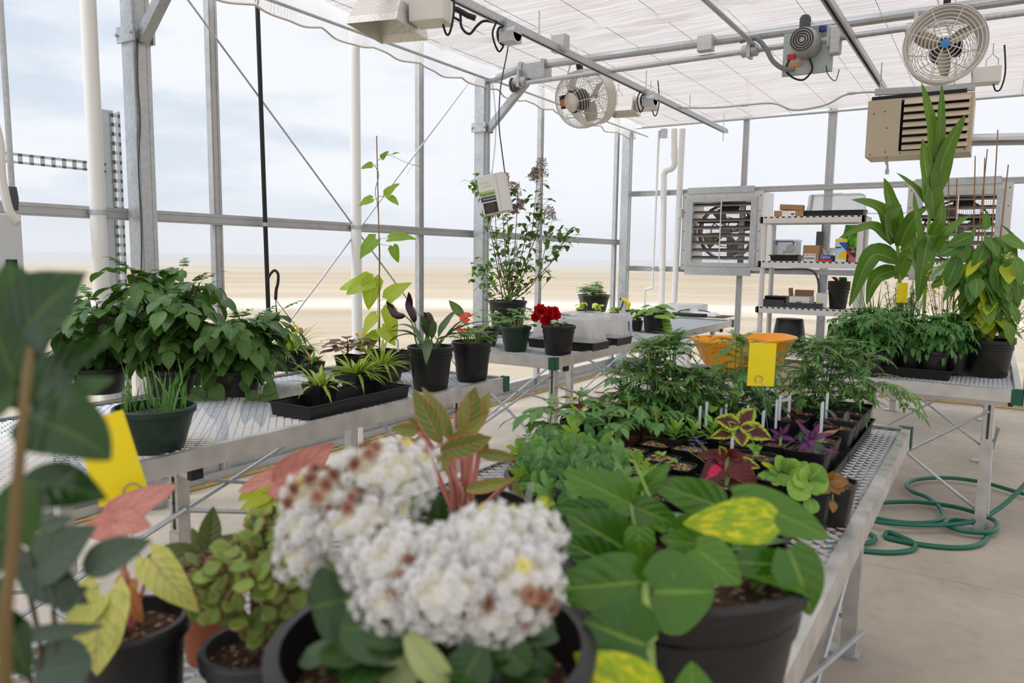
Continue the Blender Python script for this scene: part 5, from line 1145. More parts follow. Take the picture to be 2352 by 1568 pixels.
# calla lily
c = onb(966, 897); t, z = pot(c + V((0, .075, 0)), .104, .205, 'black pot of calla lilies with near black flowers on the left bench', name='potted_calla_lily')
m = MB()
for a, e, L_, w_, bd in ((PI + .3, .5, .2, .035, 1.0), (PI - .1, .2, .24, .04, .9), (PI, .8, .2, .045, 1.4), (.3, .7, .24, .05, .7), (.0, .5, .22, .05, 1.0), (-.3, .3, .2, .04, .5), (.6, .9, .2, .045, .5), (-1.2, 1.2, .15, .05, 1.5), (-.8, 1.0, .16, .04, .8), (1.5, 1.0, .2, .05, .7), (2.4, 1.0, .2, .04, 1.0), (-1.4, 1.3, .12, .05, .5), (-1.0, -.2, .17, .05, 1.0), (-2.2, .7, .14, .035, 1.0)):
    b = V((.02 * math.cos(a), .02 * math.sin(a), z)); e_ = b + hdir(a, max(e, .9)) * .07; stalk(m, b, e_, .005, .003, mi=1); leaf(m, e_, hdir(a, e), hdir(a + PI, 1.0), L_, w_, 'ovate', bd, .35, wave=.05, ns=8)
fol(m, ['lcalla', 'stem'], t)
c0 = V(t.location); q = lambda x, y: ay(x, y, c0.y - .03) - c0
for pts, tip in ((((958, 790), (948, 745), (930, 725)), ((912, 724), (900, 712), (893, 698))), (((966, 790), (952, 740)), ((948, 722), (938, 700), (941, 676))), (((975, 790), (985, 755)), ((992, 755), (985, 725), (978, 722)))):
    st = [V((0, 0, z))] + [q(*p_) for p_ in pts]; m = MB(); tube(m, smooth(st, 4), .004, 6, mi=1)
    tp = [q(*p_) for p_ in tip]; pp = smooth([st[-1]] + tp, 4); n_ = len(pp); rs = [.005 + .014 * math.sin(PI * min(.95, (i / (n_ - 1)) ** .8)) for i in range(n_)]; tube(m, pp, rs, 8, mi=0)
    leaf(m, pp[n_ // 2], (pp[-1] - pp[n_ // 2]), -_f, (pp[-1] - pp[n_ // 2]).length * 1.3, .035, 'ovate', -.8, .6, mi=0); P(m, 'flower', ['callap', 'stem'], t)
# anthurium
c = onb(1065, 876); t, z = pot(c + V((0, .07, 0)), .098, .20, 'black pot of red anthurium at the end of the left bench', name='potted_anthurium'); m = MB()
for k in range(26):
    a = k * 2.4; e = ru(.5, 1.2); b = V((.02 * math.cos(a), .02 * math.sin(a), z)); e_ = b + hdir(a, e) * ru(.04, .1); stalk(m, b, e_, .002, .0015, mi=1); leaf(m, e_, hdir(a, ru(-.2, .7)), UP, ru(.05, .08), ru(.03, .045), 'heart', ru(.3, .9), .15, lobe=.2, ns=7)
leaf(m, (-.04, -.02, z + .14), V((-.6, -.2, .7)), V((.5, -.7, .3)), .12, .05, 'ovate', .3, .3); leaf(m, (.05, -.02, z + .09), V((1, -.3, .3)), UP, .12, .05, 'ovate', .4, .2)
fol(m, ['lanth', 'stem'], t)
for x, y, s_ in ((1070, 728, .034), (1056, 752, .02), (1066, 760, .02)):
    p_ = ay(x, y, t.location.y - .03) - V(t.location); m = MB(); palm(m, p_, V((-1, -.3, .1)), V((0.1, -.7, .6)), s_, 1, .1, cup=.1, mi=0); stalk(m, (0, 0, z), p_, .002, mi=2); P(m, 'flower', ['anthp', 'yellow', 'stem'], t)
    m = MB(); tube(m, [p_, p_ + V((.01, -.01, .02))], [.004, .002], 6); P(m, 'spadix', 'yellow', t)

# ================================================================ FAR LEFT BENCH
def straw(loc, lab, r, h, n, mat='greenpot', runner=False):
    t, z = pot(loc, r, h, lab, mat=mat, taper=.74, ribs=False, name='potted_strawberry'); m = MB()
    for k in range(n):
        a = k * 2.4; b = V((.02 * math.cos(a), .02 * math.sin(a), z)); e = ru(.35, 1.3); e_ = b + hdir(a, e) * ru(.09, .16); stalk(m, b, e_, .0018, .0014, .01, mi=1)
        for j in (-1, 0, 1):
            aa = a + j * 1.1; leaf(m, e_, hdir(aa, ru(-.2, .2)), UP, ru(.045, .06), ru(.042, .05), 'obov', .4, .15, ns=9, nc=4, jag=.1, mi=0)
    if runner: tube(m, smooth([(-.05, 0, z), (-.12, -.02, z + .0), (-.14, -.03, z - .05), (-.1, -.06, z - .1)], 4), .001, 4, mi=1)
    fol(m, ['lstraw', 'stemg'], t); return t
c = onb(1168, 806); straw(c + V((0.01, .07, 0)), 'strawberry plant in a dark green pot at the front edge of the far left bench', .102, .165, 20, runner=True)
c = onb(1100, 795); straw(c + V((.0, .09, 0)), 'strawberry plant in a dark green pot partly hidden behind the anthurium', .095, .13, 14)
# lilac shrub
c = az(1166, 690, TZ + .275); t, z = pot((c.x, c.y + .0, TZ), 43 / ppm(c), .275, 'tall lilac shrub with faded flower heads in a black pot on the far left bench', name='potted_lilac'); c0 = V(t.location)
q = lambda x, y, dy=0: ay(x, y, c0.y + dy) - c0
st = MB(); m = MB(); fm = []
stems = [((1120, 500), (1140, 600)), ((1136, 470), (1146, 610)), ((1150, 420), (1162, 600)), ((1165, 500), (1170, 620)), ((1190, 440), (1180, 600)), ((1212, 520), (1190, 620)), ((1235, 400), (1212, 600)), ((1262, 520), (1232, 640)), ((1305, 530), (1260, 610)), ((1100, 610), (1130, 650)), ((1245, 470), (1225, 560)), ((1090, 420), (1128, 520))]
def lilleaf(p, sz=.04): 
    a = ru(0, 6.3); leaf(m, p, hdir(a, ru(-.8, .3)), UP + hdir(a, 0) * .5, sz * ru(.8, 1.3), sz * .72, 'heart', ru(.3, .9), .2, lobe=.1, ns=4, nc=2, mi=0)
for i, (tp, md) in enumerate(stems):
    dy = ru(-.12, .12); pts = smooth([V((ru(-.03, .03), ru(-.03, .03), z)), q(*md, dy * .6), q(*tp, dy)], 6); n_ = len(pts)
    tube(st, pts, [.0055 - .0035 * k / n_ for k in range(n_)], 5, caps=False)
    for k in range(3, n_):
        if k < n_ * .5 and rnd() < .35: continue
        for r_ in range(5 if k > n_ * .6 else 3):
            e = pts[k] + hdir(ru(0, 6.3), ru(-.2, .8)) * ru(.02, .08); tube(m, [pts[k], e], .0008, 3, caps=False, mi=1); lilleaf(e, ru(.045, .075))
for k in range(260):   # bushy lower leaves
    p_ = q(ru(1090, 1290), ru(585, 700), ru(-.12, .12)); f_ = ((p_.x) / .28) ** 2
    if p_.z < z + f_ * .2: continue
    lilleaf(p_, ru(.045, .07))
for p_ in ((1300, 560), (1310, 545), (1322, 520), (1285, 540), (1270, 520), (1315, 530), (1240, 440), (1250, 430), (1262, 455), (1085, 640), (1100, 625), (1110, 655), (1125, 670), (1090, 628), (1120, 685), (1135, 690), (1275, 575), (1268, 600), (1280, 560), (1262, 640), (1085, 415), (1100, 400), (1092, 428), (1105, 420)):
    for k in range(3): lilleaf(q(*p_, ru(-.04, .04)) + V((ru(-.02, .02), 0, ru(-.02, .02))), .06)
    if p_[0] > 1260 or p_[0] < 1105: tube(m, [q(*p_), q(p_[0] * .75 + 1180 * .25, p_[1] + 25)], .0015, 4, mi=1)
fol(m, ['llilac', 'stem'], t); P(st, 'stems', 'stemw', t)
for x, y, w_, h_ in ((1243, 385, .055, .07), (1228, 400, .035, .05), (1162, 415, .035, .06), (1182, 435, .05, .055), (1195, 470, .035, .04), (1262, 490, .055, .05), (1165, 460, .04, .06), (1180, 480, .04, .04), (1122, 482, .02, .03)):
    m = MB()
    for k in range(230):
        a = ru(0, 6.3); r_ = rnd() ** .5; zz = ru(-1, 1); p_ = q(x, y) + V((math.cos(a) * r_ * w_ * (1 - .4 * zz), math.sin(a) * r_ * w_ * .8, zz * h_)); 
        for j in range(2): leaf(m, p_, hdir(ru(0, 6.3), ru(-.5, 1)), UP, .015, .012, 'ovate', .3, .2, ns=2, nc=2)
    for k in range(14): a = ru(0, 6.3); tube(m, [q(x, y) - V((0, 0, h_)), q(x, y) + V((math.cos(a) * w_ * .8, math.sin(a) * w_ * .6, ru(-.5, 1) * h_))], .0008, 3, caps=False)
    P(m, 'flower_head', 'lilacp', t)
m = MB(); p_ = q(1157, 722); R0_ = 43 / ppm(c) * .92; b2(m, (-.03, -R0_ * 1.0 - .002, .19), (.0, -R0_ * 1.0 + .004, .225)); P(m, 'price_label', 'paper', t, smooth=False)
m = MB(); tube(m, [q(1184, 555), q(1186, 620)], [.012, .02], 8); P(m, 'plastic_tag', 'clear', t)
# domes
for (a, b), lab in ((((1208, 800), (1352, 806)), 'misted clear humidity dome on a black tray, nearer one beside the red flowers'),):
    pass
def dome_tray(c, w, d, rz, lab):
    t = thing('propagation_tray', lab, 'propagation tray', c, rz); tray(t, w, d, .055, name='tray_body'); m = MB(); b2(m, (-w / 2 + .02, -d / 2 + .02, .02), (w / 2 - .02, d / 2 - .02, .04)); P(m, 'soil', 'soil', t, smooth=False)
    dome(t, w - .01, d - .01, .165, 'misted', .056)
    m = MB(); b2(m, (-w * .12, -.02, .2215), (w * .02, .0, .234)); P(m, 'vent_slot', 'rubber', t, smooth=False)
    m = MB()
    for k in range(14): x, y = ru(-w * .4, w * .4), ru(-d * .4, d * .4); leaf(m, (x, y, .04), UP + V((ru(-.4, .4), ru(-.4, .4), 0)), V((1, 0, 0)), .04, .02, 'ovate')
    fol(m, 'lpepper', t, 'seedlings')
dome_tray((-2.50, 4.67, TZ), .52, .27, 0, 'misted clear humidity dome on a black tray, nearer one beside the red flowers')
dome_tray((-2.50, 5.06, TZ), .52, .27, 0, 'misted clear humidity dome on a black tray, farther one beside the spray bottle')
# red begonia
c = onb(1268, 815); t, z = pot(c + V((0, .08, 0)), 38 / ppm(c), .19, 'black pot of bright red double begonias at the corner of the far left bench', name='potted_begonia', taper=.8); m = MB(); R1 = 38 / ppm(c)
for k in range(26): a = k * 2.4; e_ = V((0, 0, z)) + hdir(a, ru(.1, 1.3)) * ru(.03, .07); leaf(m, e_, hdir(a, ru(-.3, .4)), UP, ru(.03, .05), ru(.03, .04), 'ovate', .5, .15, ns=8, jag=.12)
for a in (-.3, .2): leaf(m, V((.05, 0, z + .01)), hdir(a, .2), UP, .07, .04, 'ovate', .6, .15, ns=10, jag=.15)
fol(m, 'lgera', t)
c0 = V(t.location)
for x, y, s_ in ((1240, 712, 17), (1262, 716, 15), (1277, 724, 14), (1230, 728, 13), (1253, 735, 16), (1248, 714, 13), (1275, 712, 10), (1260, 728, 13)):
    p_ = ay(x, y, c0.y - .03) - c0; r_ = s_ / ppm(c) * 1.0; m = MB()
    for ring, nn in ((0, 3), (.35, 5), (.65, 7), (.9, 8)):
        for k in range(nn): a = 2 * PI * k / nn + ring * 3; ax1 = CR * math.cos(a) + V((0, .3, 1)).normalized() * math.sin(a); leaf(m, p_ - _f * (r_ * (.5 - ring * .6)), ax1 * (.3 + ring) - _f * (1 - ring) * .9, -_f, r_ * (.45 + ring * .6), r_ * .75, 'round', -.6, .3, wave=.06, ns=4, nc=4)
    P(m, 'flower', 'redpetal', t)
# spray bottle
c = onb(1437, 768); t = thing('spray_bottle', 'clear spray bottle with a yellow and blue trigger head beside the far dome', 'spray bottle', c + V((.0, .03, 0))); m = MB(); k_ = 1 / ppm(c)
lathe(m, [(0, 0), (.038, 0), (.04, .01), (.04, .13), (.033, .155), (.016, .185), (.014, .2), (0, .2)], n=20, sx=1, sy=.7); P(m, 'bottle_body', plain('milky_blue', C(206, 220, 232), .3), t)
m = MB(); b2(m, (-.022, -.029, .03), (.03, -.027, .11)); lb = P(m, 'label', plain('label_blue', C(44, 74, 140), .5), t, smooth=False); textob('label_text', 'ZEP', .024, 'paper', lb, (.004, -.0305, .09), (PI / 2, 0, 0)); m = MB(); [b2(m, (-.018, -.0305, .04 + k * .01), (.024, -.029, .044 + k * .01)) for k in range(4)]; P(m, 'label_print', 'paper', lb, smooth=False)
m = MB(); tube(m, [(0, 0, .2), (0, 0, .222)], .018, 12); tube(m, [(.012, 0, .245), (-.02, 0, .28), (-.06, 0, .29)], [.018, .018, .012], 10); tube(m, [(0, 0, .222), (.01, 0, .26)], .014, 10); P(m, 'spray_head', 'yellow', t)
m = MB(); tube(m, smooth([(-.045, 0, .275), (-.05, 0, .25), (-.06, 0, .22), (-.075, 0, .2)], 4), .006, 6); tube(m, [(-.06, 0, .29), (-.075, 0, .293)], .009, 8); P(m, 'trigger', plain('navy_plastic', C(30, 50, 86), .4), t)
m = MB(); tube(m, [(0, 0, .19), (0, 0, .206)], .0185, 12); P(m, 'collar', plain('navy_plastic2', C(36, 60, 110), .4), t)
# shrub pot back
c = az(1364, 676, TZ + .2); t, z = pot((c.x, c.y, TZ), 36 / ppm(c), .2, 'black pot of small leaved green shrub at the back of the far left bench', name='potted_shrub'); m = MB()
for k in range(26):
    a = ru(0, 6.3); r_ = ru(.02, .16); e_ = V((math.cos(a) * r_, math.sin(a) * r_, z + ru(.03, .16) * (1.2 - r_ * 3))); stalk(m, (0, 0, z), e_, .002, .001, .02, mi=1)
    for j in range(5): aa = ru(0, 6.3); pinnate(m, e_ + V((0, 0, ru(-.02, .02))), hdir(aa, .2), UP, .05, 1, .03, .024, 'obov', .4, ns=3, jag=0)
fol(m, ['lherb', 'stemw'], t)
# lime bean seedlings row
def bean(loc, lab, r, h, n, H, mat='llime'):
    t, z = pot(loc, r, h, lab, sq=True, name='potted_bean'); m = MB()
    for k in range(n):
        a = ru(0, 6.3); e_ = V((ru(-r, r), ru(-r, r), z + ru(.3, 1) * H)); stalk(m, (e_.x * .3, e_.y * .3, z), e_, .0018, .0015, mi=1); leaf(m, e_, hdir(a, ru(-.9, .2)), UP + hdir(a, 0) * .4, ru(.05, .075), ru(.045, .06), 'heart', .5, .15, lobe=.12, ns=6)
    fol(m, [mat, 'stemg'], t); return t
for px, py, lab, mt in ((1335, 702, 'leftmost lime green bean seedling showing above the farther dome', 'llime'), (1372, 704, 'second lime green bean seedling above the farther dome', 'llime'), (1408, 708, 'third lime green bean seedling, beside the spray bottle', 'lbean')):
    c = az(px, py, TZ + .13); bean((c.x, c.y + .03, TZ), lab, .045, .09, 9, .1, mt)
c = onb(1458, 760); bean(c + V((0, .05, 0)), 'trailing bean plant between the spray bottle and the cucumber pot', .045, .09, 16, .12, 'lbean')
# cucumber pot
c = onb(1498, 763); R2 = 28 / ppm(c); t, z = pot(c + V((0, .06, 0)), R2, .175, 'black pot of broad leaved cucumber plant right of the spray bottle', name='potted_cucumber', taper=.86); m = MB()
for k in range(20):
    a = k * 2.4; e_ = V((0, 0, z)) + hdir(a, ru(-.1, .9)) * ru(.07, .15); stalk(m, (0, 0, z), e_, .0025, .002, .03, mi=1); palm(m, e_, hdir(a, -.3), UP + hdir(a, 0) * .3, ru(.045, .065), 5, .12, cup=.35, mi=0)
for k in range(5): e_ = V((.1 + .01 * k, -.03, z - .02 - .03 * k)); palm(m, e_, V((1, -.3, -.6)), V((.6, -.5, .5)), .045, 5, .12, cup=.3)
fol(m, ['lpetun', 'stemg'], t); m = MB(); leaf(m, (-.01, -.06, z + .03), V((0, -.3, 1)), V((0, -1, 0)), .03, .015, 'obov', 0, .6); P(m, 'flower', 'orangep', t)
# heat mat + towel
c = onb(1600, 728); t = thing('heat_mat', 'rolled black heat mat with green stripes at the end of the far left bench', 'heat mat', (c.x, c.y + .1, TZ + .002), .0); m = MB()
tube(m, [(-.27, -.12, .022), (.12, -.12, .022)], .02, 12); b2(m, (-.25, -.11, 0), (.3, .3, .006)); P(m, 'mat', 'rubber', t, smooth=True)
m = MB(); 
for k in range(16): x = -.25 + k * .02; tube(m, [(x, -.12, .022), (x + .004, -.12, .022)], .0206, 12)
P(m, 'green_stripes', plain('green_print', C(20, 110, 60), .5), t)
m = MB(); tube(m, smooth([(-.2, .1, .02), (-.25, .0, .04), (-.12, .05, .07), (.05, .12, .05), (.1, .2, .01)], 5), .005, 6); P(m, 'cord', 'rubber', t)
t2 = thing('folded_towel', 'crumpled white towel lying on the heat mat', 'towel', (c.x + .03, c.y + .18, TZ + .01)); m = MB(); n_ = 14
for i in range(n_ + 1):
    for j in range(n_ + 1): x, y = (i / n_ - .5), (j / n_ - .5); e = max(abs(x), abs(y)); m.v.append(V((x * .3, y * .22, max(0, .035 * (1 - (2 * e) ** 6)) + .012 * mnoise.noise(V((x * 7, y * 7, 3)))))); m.uv.append((0, 0))
for i in range(n_):
    for j in range(n_): k = i * (n_ + 1) + j; m.f.append((k, k + n_ + 1, k + n_ + 2, k + 1)); m.mi.append(0)
P(m, 'towel_fabric', plain('towel_white', C(226, 224, 228), .95, bump=.3), t2)
c = ay(1568, 712, 8.25); t = thing('utility_sink', 'small white plastic sink behind the cucumber pot in the far corner', 'sink', (c.x, 8.35, 0)); z1 = ay(1568, 698, 8.25).z; m = MB()
W_ = .2; 
for a_, b_ in (((-W_, -.17, z1 - .16), (-W_ + .015, .17, z1)), ((W_ - .015, -.17, z1 - .16), (W_, .17, z1)), ((-W_ + .015, -.17, z1 - .16), (W_ - .015, -.155, z1)), ((-W_ + .015, .155, z1 - .16), (W_ - .015, .17, z1)), ((-W_ + .015, -.155, z1 - .16), (W_ - .015, .155, z1 - .145)), ((-.06, -.06, 0), (.06, .06, z1 - .16))): b2(m, a_, b_)
P(m, 'basin', 'pvc', t, smooth=False)
L['lamber'] = leafmat('amber_leaf', G(124, 84, 44), G(140, 96, 50), edge=G(150, 146, 50), mode='edge', ew=(.8, 1.0), mid=G(160, 150, 60), rough=.4)
# ================================================================ screen guided leaf for hand placed foliage
def sl(m, b, tp, D, wpx, mi=0, pr='heart', bend=.5, fold=.2, lobe=.14, wave=.02, ns=10, nc=6, tilt=0, tdz=0, jag=0, D2=None, roll=0, curl=0):
    A = ad(b[0], b[1], D); B = ad(tp[0], tp[1], D2 if D2 else D); d = B - A; L_ = d.length; dn = d.normalized()
    n = (-_f * (1 - tilt) + UP * (.35 + tilt)); 
    if roll: n = Quaternion(dn, roll) @ n
    n = (n - dn * n.dot(dn)).normalized(); d0 = (dn * math.cos(bend / 2) + n * math.sin(bend / 2))
    leaf(m, A, d0, n, L_ * (1 + bend * bend / 24), wpx / (FPX / ((A - CAM).dot(_f))), pr, bend, fold, wave=wave, ns=ns, nc=nc, lobe=lobe, mi=mi, jag=jag, curl=curl); return A
def rel(m, o):
    o = V(o); m.v = [V(p) - o for p in m.v]; return m
def pet(m, a, b, r, mi, sag=.02): stalk(m, a, b, r, r * .8, sag, mi=mi, n=6, k=6)

def hand(px, py, zr, lab, leaves, mats, name='potted_coleus', D=None, jag=0, pr='ovate', wave=.02, r=.053, h=.098, bend=.5, stemi=None):
    x, y = rim(px, py, zr); t, z = pot((x, y, PT), r, h, lab, 'potted plant', name, sq=True, taper=.78, fill=.012, rz=ru(-.03, .03)); o_ = V(t.location); m = MB(); D0 = D or (V((x, y, zr + .05)) - CAM).dot(_f)
    for b, tp, w_, mi, *dd in leaves:
        A = sl(m, b, tp, D0 - .02, w_, mi, pr, bend, .12, .05, wave, 14, 6, jag=jag, D2=D0 - .02 + (dd[0] if dd else -.015)); stalk(m, o_ + V((0, 0, z)), A, .0022, .0018, 0, mi=len(mats))
    rel(m, o_); fol(m, mats + ['stem'], t); return t
# ================================================================ CENTRE BENCH trays and pots
def tray_at(x0, y0, x1, y1, lab, h=.05):
    t = thing('growing_tray', lab, 'tray', ((x0 + x1) / 2, (y0 + y1) / 2, TZ), PI / 2, group='long black trays on the nearest bench'); tray(t, y1 - y0, x1 - x0, h, 'black', 'tray_body'); return t
cols = ((-.615, -.335), (-.905, -.625), (-1.195, -.915)); rows = ((2.5, 3.04), (1.95, 2.49), (1.42, 1.94))
cn = ('right', 'middle', 'left'); rn = ('far', 'middle', 'near')
for i, (x0, x1) in enumerate(cols):
    for j, (y0, y1) in enumerate(rows):
        if i == 2 and j == 2: continue
        tray_at(x0, y0, x1, y1, 'long black tray in the %s row, %s column of the nearest bench' % (rn[j], cn[i]))
PT = TZ + .006
_GP = 'square black pots in the trays on the nearest bench'
def sqpot(x, y, lab, cat='potted plant', name='potted_seedling', r=.06, h=.102, soil='soil', fill=.012):
    return pot((x, y, PT), r, h, lab, cat, name, sq=True, taper=.78, soil=soil, fill=fill, rz=ru(-.03, .03))
def rim(px, py, z=.9): p = az(px, py, z); return p.x, p.y
taken = []
# bare soil pots, right end
for (x, y, lab) in ((-.395, 2.545, 'square pot of bare brown soil at the right end, front of a row of four'), (-.395, 2.68, 'square pot of bare brown soil at the right end, second of the row of four'), (-.395, 2.815, 'square pot of bare brown soil at the right end, third of the row of four'), (-.395, 2.95, 'square pot of bare brown soil in the far right corner of the trays'),
                    (-.54, 2.57, 'square pot with a wilted purple seedling and an upright tag behind the velvet plants'), (-.54, 2.71, 'square pot of soil with a mottled seedling, second row behind the velvet plants'), (-.54, 2.85, 'square pot of soil under the right marigolds, third row back'), (-.405, 2.33, 'square pot holding the curled withered leaf at the tray joint'), (-.405, 2.19, 'square pot of soil just in front of the withered leaf pot')):
    t, z = sqpot(x, y, lab); m = MB(); big = x < -.5
    for k in range(4 if big else 2): a = ru(0, 6.3); leaf(m, (ru(-.02, .02), ru(-.02, .02), z), hdir(a, ru(.6, 1.3)), hdir(a + PI, .4), ru(.04, .075), .022, 'ovate', ru(.3, 1.0), .3, ns=7, jag=.25, mi=0 if big else 1)
    fol(m, ['lcoleus', 'lhoya'], t, 'seedling')
t = thing('withered_leaf', 'curled pale withered leaf lying on the tray joint at the right edge', 'dry leaf', (-.37, 2.33, PT + .105), .5); m = MB(); leaf(m, (-.05, 0, 0), V((1, .1, .1)), V((0, -.3, 1)), .09, .024, 'ovate', -.7, .8, wave=.1, ns=8); P(m, 'leaf_blade', 'lbrown', t)
t = thing('withered_leaf', 'pale withered leaf standing up behind the red coleus', 'dry leaf', (*rim(1700, 1080, .89), .885), 0); m = MB(); leaf(m, (0, 0, 0), V((-.6, .2, .6)), V((.5, -.6, .6)), .075, .022, 'ovate', .5, .7, wave=.1, ns=8); P(m, 'leaf_blade', 'lbrown', t)
# marigolds
def marigold(x, y, lab, H, n=5, seed=0, top=1.0):
    t, z = sqpot(x, y, lab, name='potted_marigold'); m = MB()
    for k in range(n):
        a = ru(0, 6.3); tip = V((math.cos(a) * ru(.01, .06), math.sin(a) * ru(.01, .06), z + H * ru(.75, 1))); b = V((ru(-.02, .02), ru(-.02, .02), z)); pts = smooth([b, b.lerp(tip, .5) + V((ru(-.01, .01), ru(-.01, .01), 0)), tip], 4); tube(m, pts, .0026, 5, mi=1, caps=False)
        for i in range(1, len(pts)):
            for r_ in range(2): aa = a + i * 1.9 + r_ * PI + ru(-.4, .4); f_ = i / len(pts); pinnate(m, pts[i], hdir(aa, .25 + .5 * f_), UP, ru(.07, .11) * (1 if f_ < .9 else .7), 5, ru(.03, .04), .009, 'lance', ru(.6, 1.3), ns=3, nc=2, spread=.8, r=.0009, fold=.2)
        for r_ in range(4): pinnate(m, tip, hdir(a + r_ * 1.57, ru(.5, 1.1)), UP, .06, 4, .028, .008, 'lance', .7, ns=3, nc=2, spread=.7, r=.0008)
    fol(m, ['lmarigold', 'stemg'], t); return t
for px, py, H, lab, n in ((1440, 940, .17, 'feathery marigold at the left end of the marigold row', 4), (1492, 948, .24, 'tall feathery marigold, second from the left end of the marigold row', 5), (1545, 942, .27, 'tallest feathery marigold of the left group, behind the tomato seedlings', 5), (1596, 950, .15, 'feathery marigold just left of the dark gap below the orange tub', 5), (1640, 925, .14, 'short feathery marigold in front of the orange tub', 3),
                          (1700, 948, .29, 'feathery marigold rising in front of the orange tub, left of the sticky card', 3), (1752, 936, .19, 'feathery marigold right behind the yellow sticky card', 4), (1835, 930, .22, 'feathery marigold just right of the yellow sticky card', 4), (1893, 925, .27, 'tall feathery marigold in the middle of the right group', 5), (1962, 930, .2, 'feathery marigold at the right end with a shoot arching over the aisle', 4)):
    x, y = rim(px, py); x = max(-1.14, x); y = min(2.97, y); t = marigold(x, y, lab, H, n)
    if px == 1962:
        m = MB(); pts = smooth([V((0, 0, .1)), V((.07, -.03, .19)), V((.14, -.08, .19)), V((.17, -.11, .13))], 4); tube(m, pts, .002, 5, mi=1)
        for i in range(3, len(pts)): pinnate(m, pts[i], hdir(-.6 + (i % 2) * 2.2, .3), UP, .08, 4, .035, .009, 'lance', 1.0, ns=3, spread=.8); 
        fol(m, ['lmarigold', 'stemg'], t, 'arching_shoot')
# light lime seedling by the tub
for px, py, lab in ((1650, 950, 'leafy lime green seedling in front of the orange tub'), (1610, 915, 'low clover-like seedling under the marigolds')):
    x, y = rim(px, py); t, z = sqpot(x, min(y, 2.97), lab); m = MB()
    for k in range(18): a = k * 2.4; e_ = V((0, 0, z)) + hdir(a, ru(.2, 1.4)) * ru(.03, .12); stalk(m, (0, 0, z), e_, .0015, mi=1); leaf(m, e_, hdir(a, ru(-.2, .5)), UP, .05, .035, 'ovate', .5, .15, ns=5, mi=0)
    fol(m, ['lpetun', 'stemg'], t)
# coleus group at left
def coleus(loc_xy, lab, mats, n, L_, H, z0=None, r=.053, h=.098, jag=.1, sc=1):
    t, z = sqpot(*loc_xy, lab, name='potted_coleus', r=r, h=h); m = MB()
    stalk(m, (0, 0, z), (0, 0, z + H), .0035, mi=len(mats)); 
    for k in range(n):
        lv = k // 2; a = (k % 2) * PI + lv * PI / 2 + .4 + ru(-.2, .2); f_ = k / n; b = V((0, 0, z + H * (1 - f_ * .75))); e_ = b + hdir(a, .3) * L_ * .25 * (.4 + f_); stalk(m, b, e_, .002, mi=len(mats)); l_ = L_ * (.45 + .65 * min(1, f_ * 1.6))
        leaf(m, e_, hdir(a, .45 - .7 * f_), UP, l_, l_ * .74, 'ovate', .55, .12, wave=.02, ns=14, nc=6, jag=jag, mi=k % len(mats))
    fol(m, mats + ['stem'], t); return t
x, y = rim(1330, 960); coleus((max(x, -1.13), y), 'green coleus with dark purple centres at the back left of the nearest bench', ['lcolg', 'lcolg', 'lpetun'], 12, .085, .1)
x, y = rim(1400, 955); coleus((x, y), 'coleus with a big brown upright leaf behind the tomato seedlings', ['lcolr', 'lcoleus', 'lcolg'], 10, .09, .09)
# tomato seedlings
def tomseed(px, py, lab, H, brown=True, r=.042, zz=None, n=6, L_=.1):
    x, y = rim(px, py, .88) if zz is None else rim(px, py, zz); x = max(x, -1.16)
    t, z = pot((x, y, PT), r, .075, lab, mat=plain('fibre_pot', C(86, 54, 36), .9, bump=.3) if brown else 'pot', soil='soil', taper=.75, ribs=False, fill=.008, name='potted_tomato_seedling', lip=.004); m = MB()
    pts = smooth([(0, 0, z), (ru(-.01, .01), ru(-.01, .01), z + H * .5), (ru(-.015, .015), ru(-.015, .015), z + H)], 4); tube(m, pts, [.0035 - .0015 * i / len(pts) for i in range(len(pts))], 6, mi=1)
    for k in range(n): a = k * 2.4 + ru(0, 1); i = 3 + int(k * (len(pts) - 4) / n); pinnate(m, pts[min(i, len(pts) - 1)], hdir(a, ru(.3, .8)), UP, L_ * ru(.8, 1.1), 2, L_ * .5, L_ * .25, 'ovate', ru(.7, 1.3), ns=8, nc=4, jag=.22, spread=.9, bend=.7, lobe=0)
    for k in range(3): pinnate(m, pts[-1], hdir(k * 2.1, 1.0), UP, .03, 1, .02, .01, 'ovate', .4, ns=4, jag=.15)
    fol(m, ['ltomato2', 'stemg'], t); return t
tomseed(1207, 1045, 'tomato seedling in a brown fibre pot at the left edge, in front of the aisle', .05, n=3, L_=.06)
tomseed(1262, 1012, 'largest tomato seedling at the left end, with broad drooping leaves', .12, False, n=8, L_=.12)
for px, py, H, lab in ((1345, 985, .1, 'tomato seedling behind the ivy, below the dark coleus'), (1395, 1010, .095, 'tomato seedling in a brown pot right behind the ivy'), (1440, 1000, .1, 'tomato seedling leaning right, left of the vermiculite cells'), (1480, 975, .1, 'tomato seedling in the middle of the seedling row'), (1535, 975, .11, 'tomato seedling with a curved stem at the right end of the seedling row'), (1420, 960, .09, 'small tomato seedling at the back of the seedling row'), (1505, 1003, .07, 'small tomato seedling directly behind the vermiculite cells')):
    tomseed(px, py - 12, lab, H, n=6, L_=.09)
# rosette seedlings
for px, py, lab in ((1552, 990, 'leftmost rosette seedling behind the vermiculite cells'), (1592, 992, 'middle rosette seedling behind the vermiculite cells'), (1634, 988, 'rosette seedling touching the green edged coleus')):
    x, y = rim(px, py); t, z = sqpot(x, y, lab, r=.04, h=.085); m = MB()
    for k in range(18): a = k * 2.4; leaf(m, (0, 0, z + .002 * k), hdir(a, .2 + .06 * k), hdir(a + PI, .8), ru(.035, .055), .018, 'spat', .4, .2, ns=6)
    fol(m, 'lpetun', t)
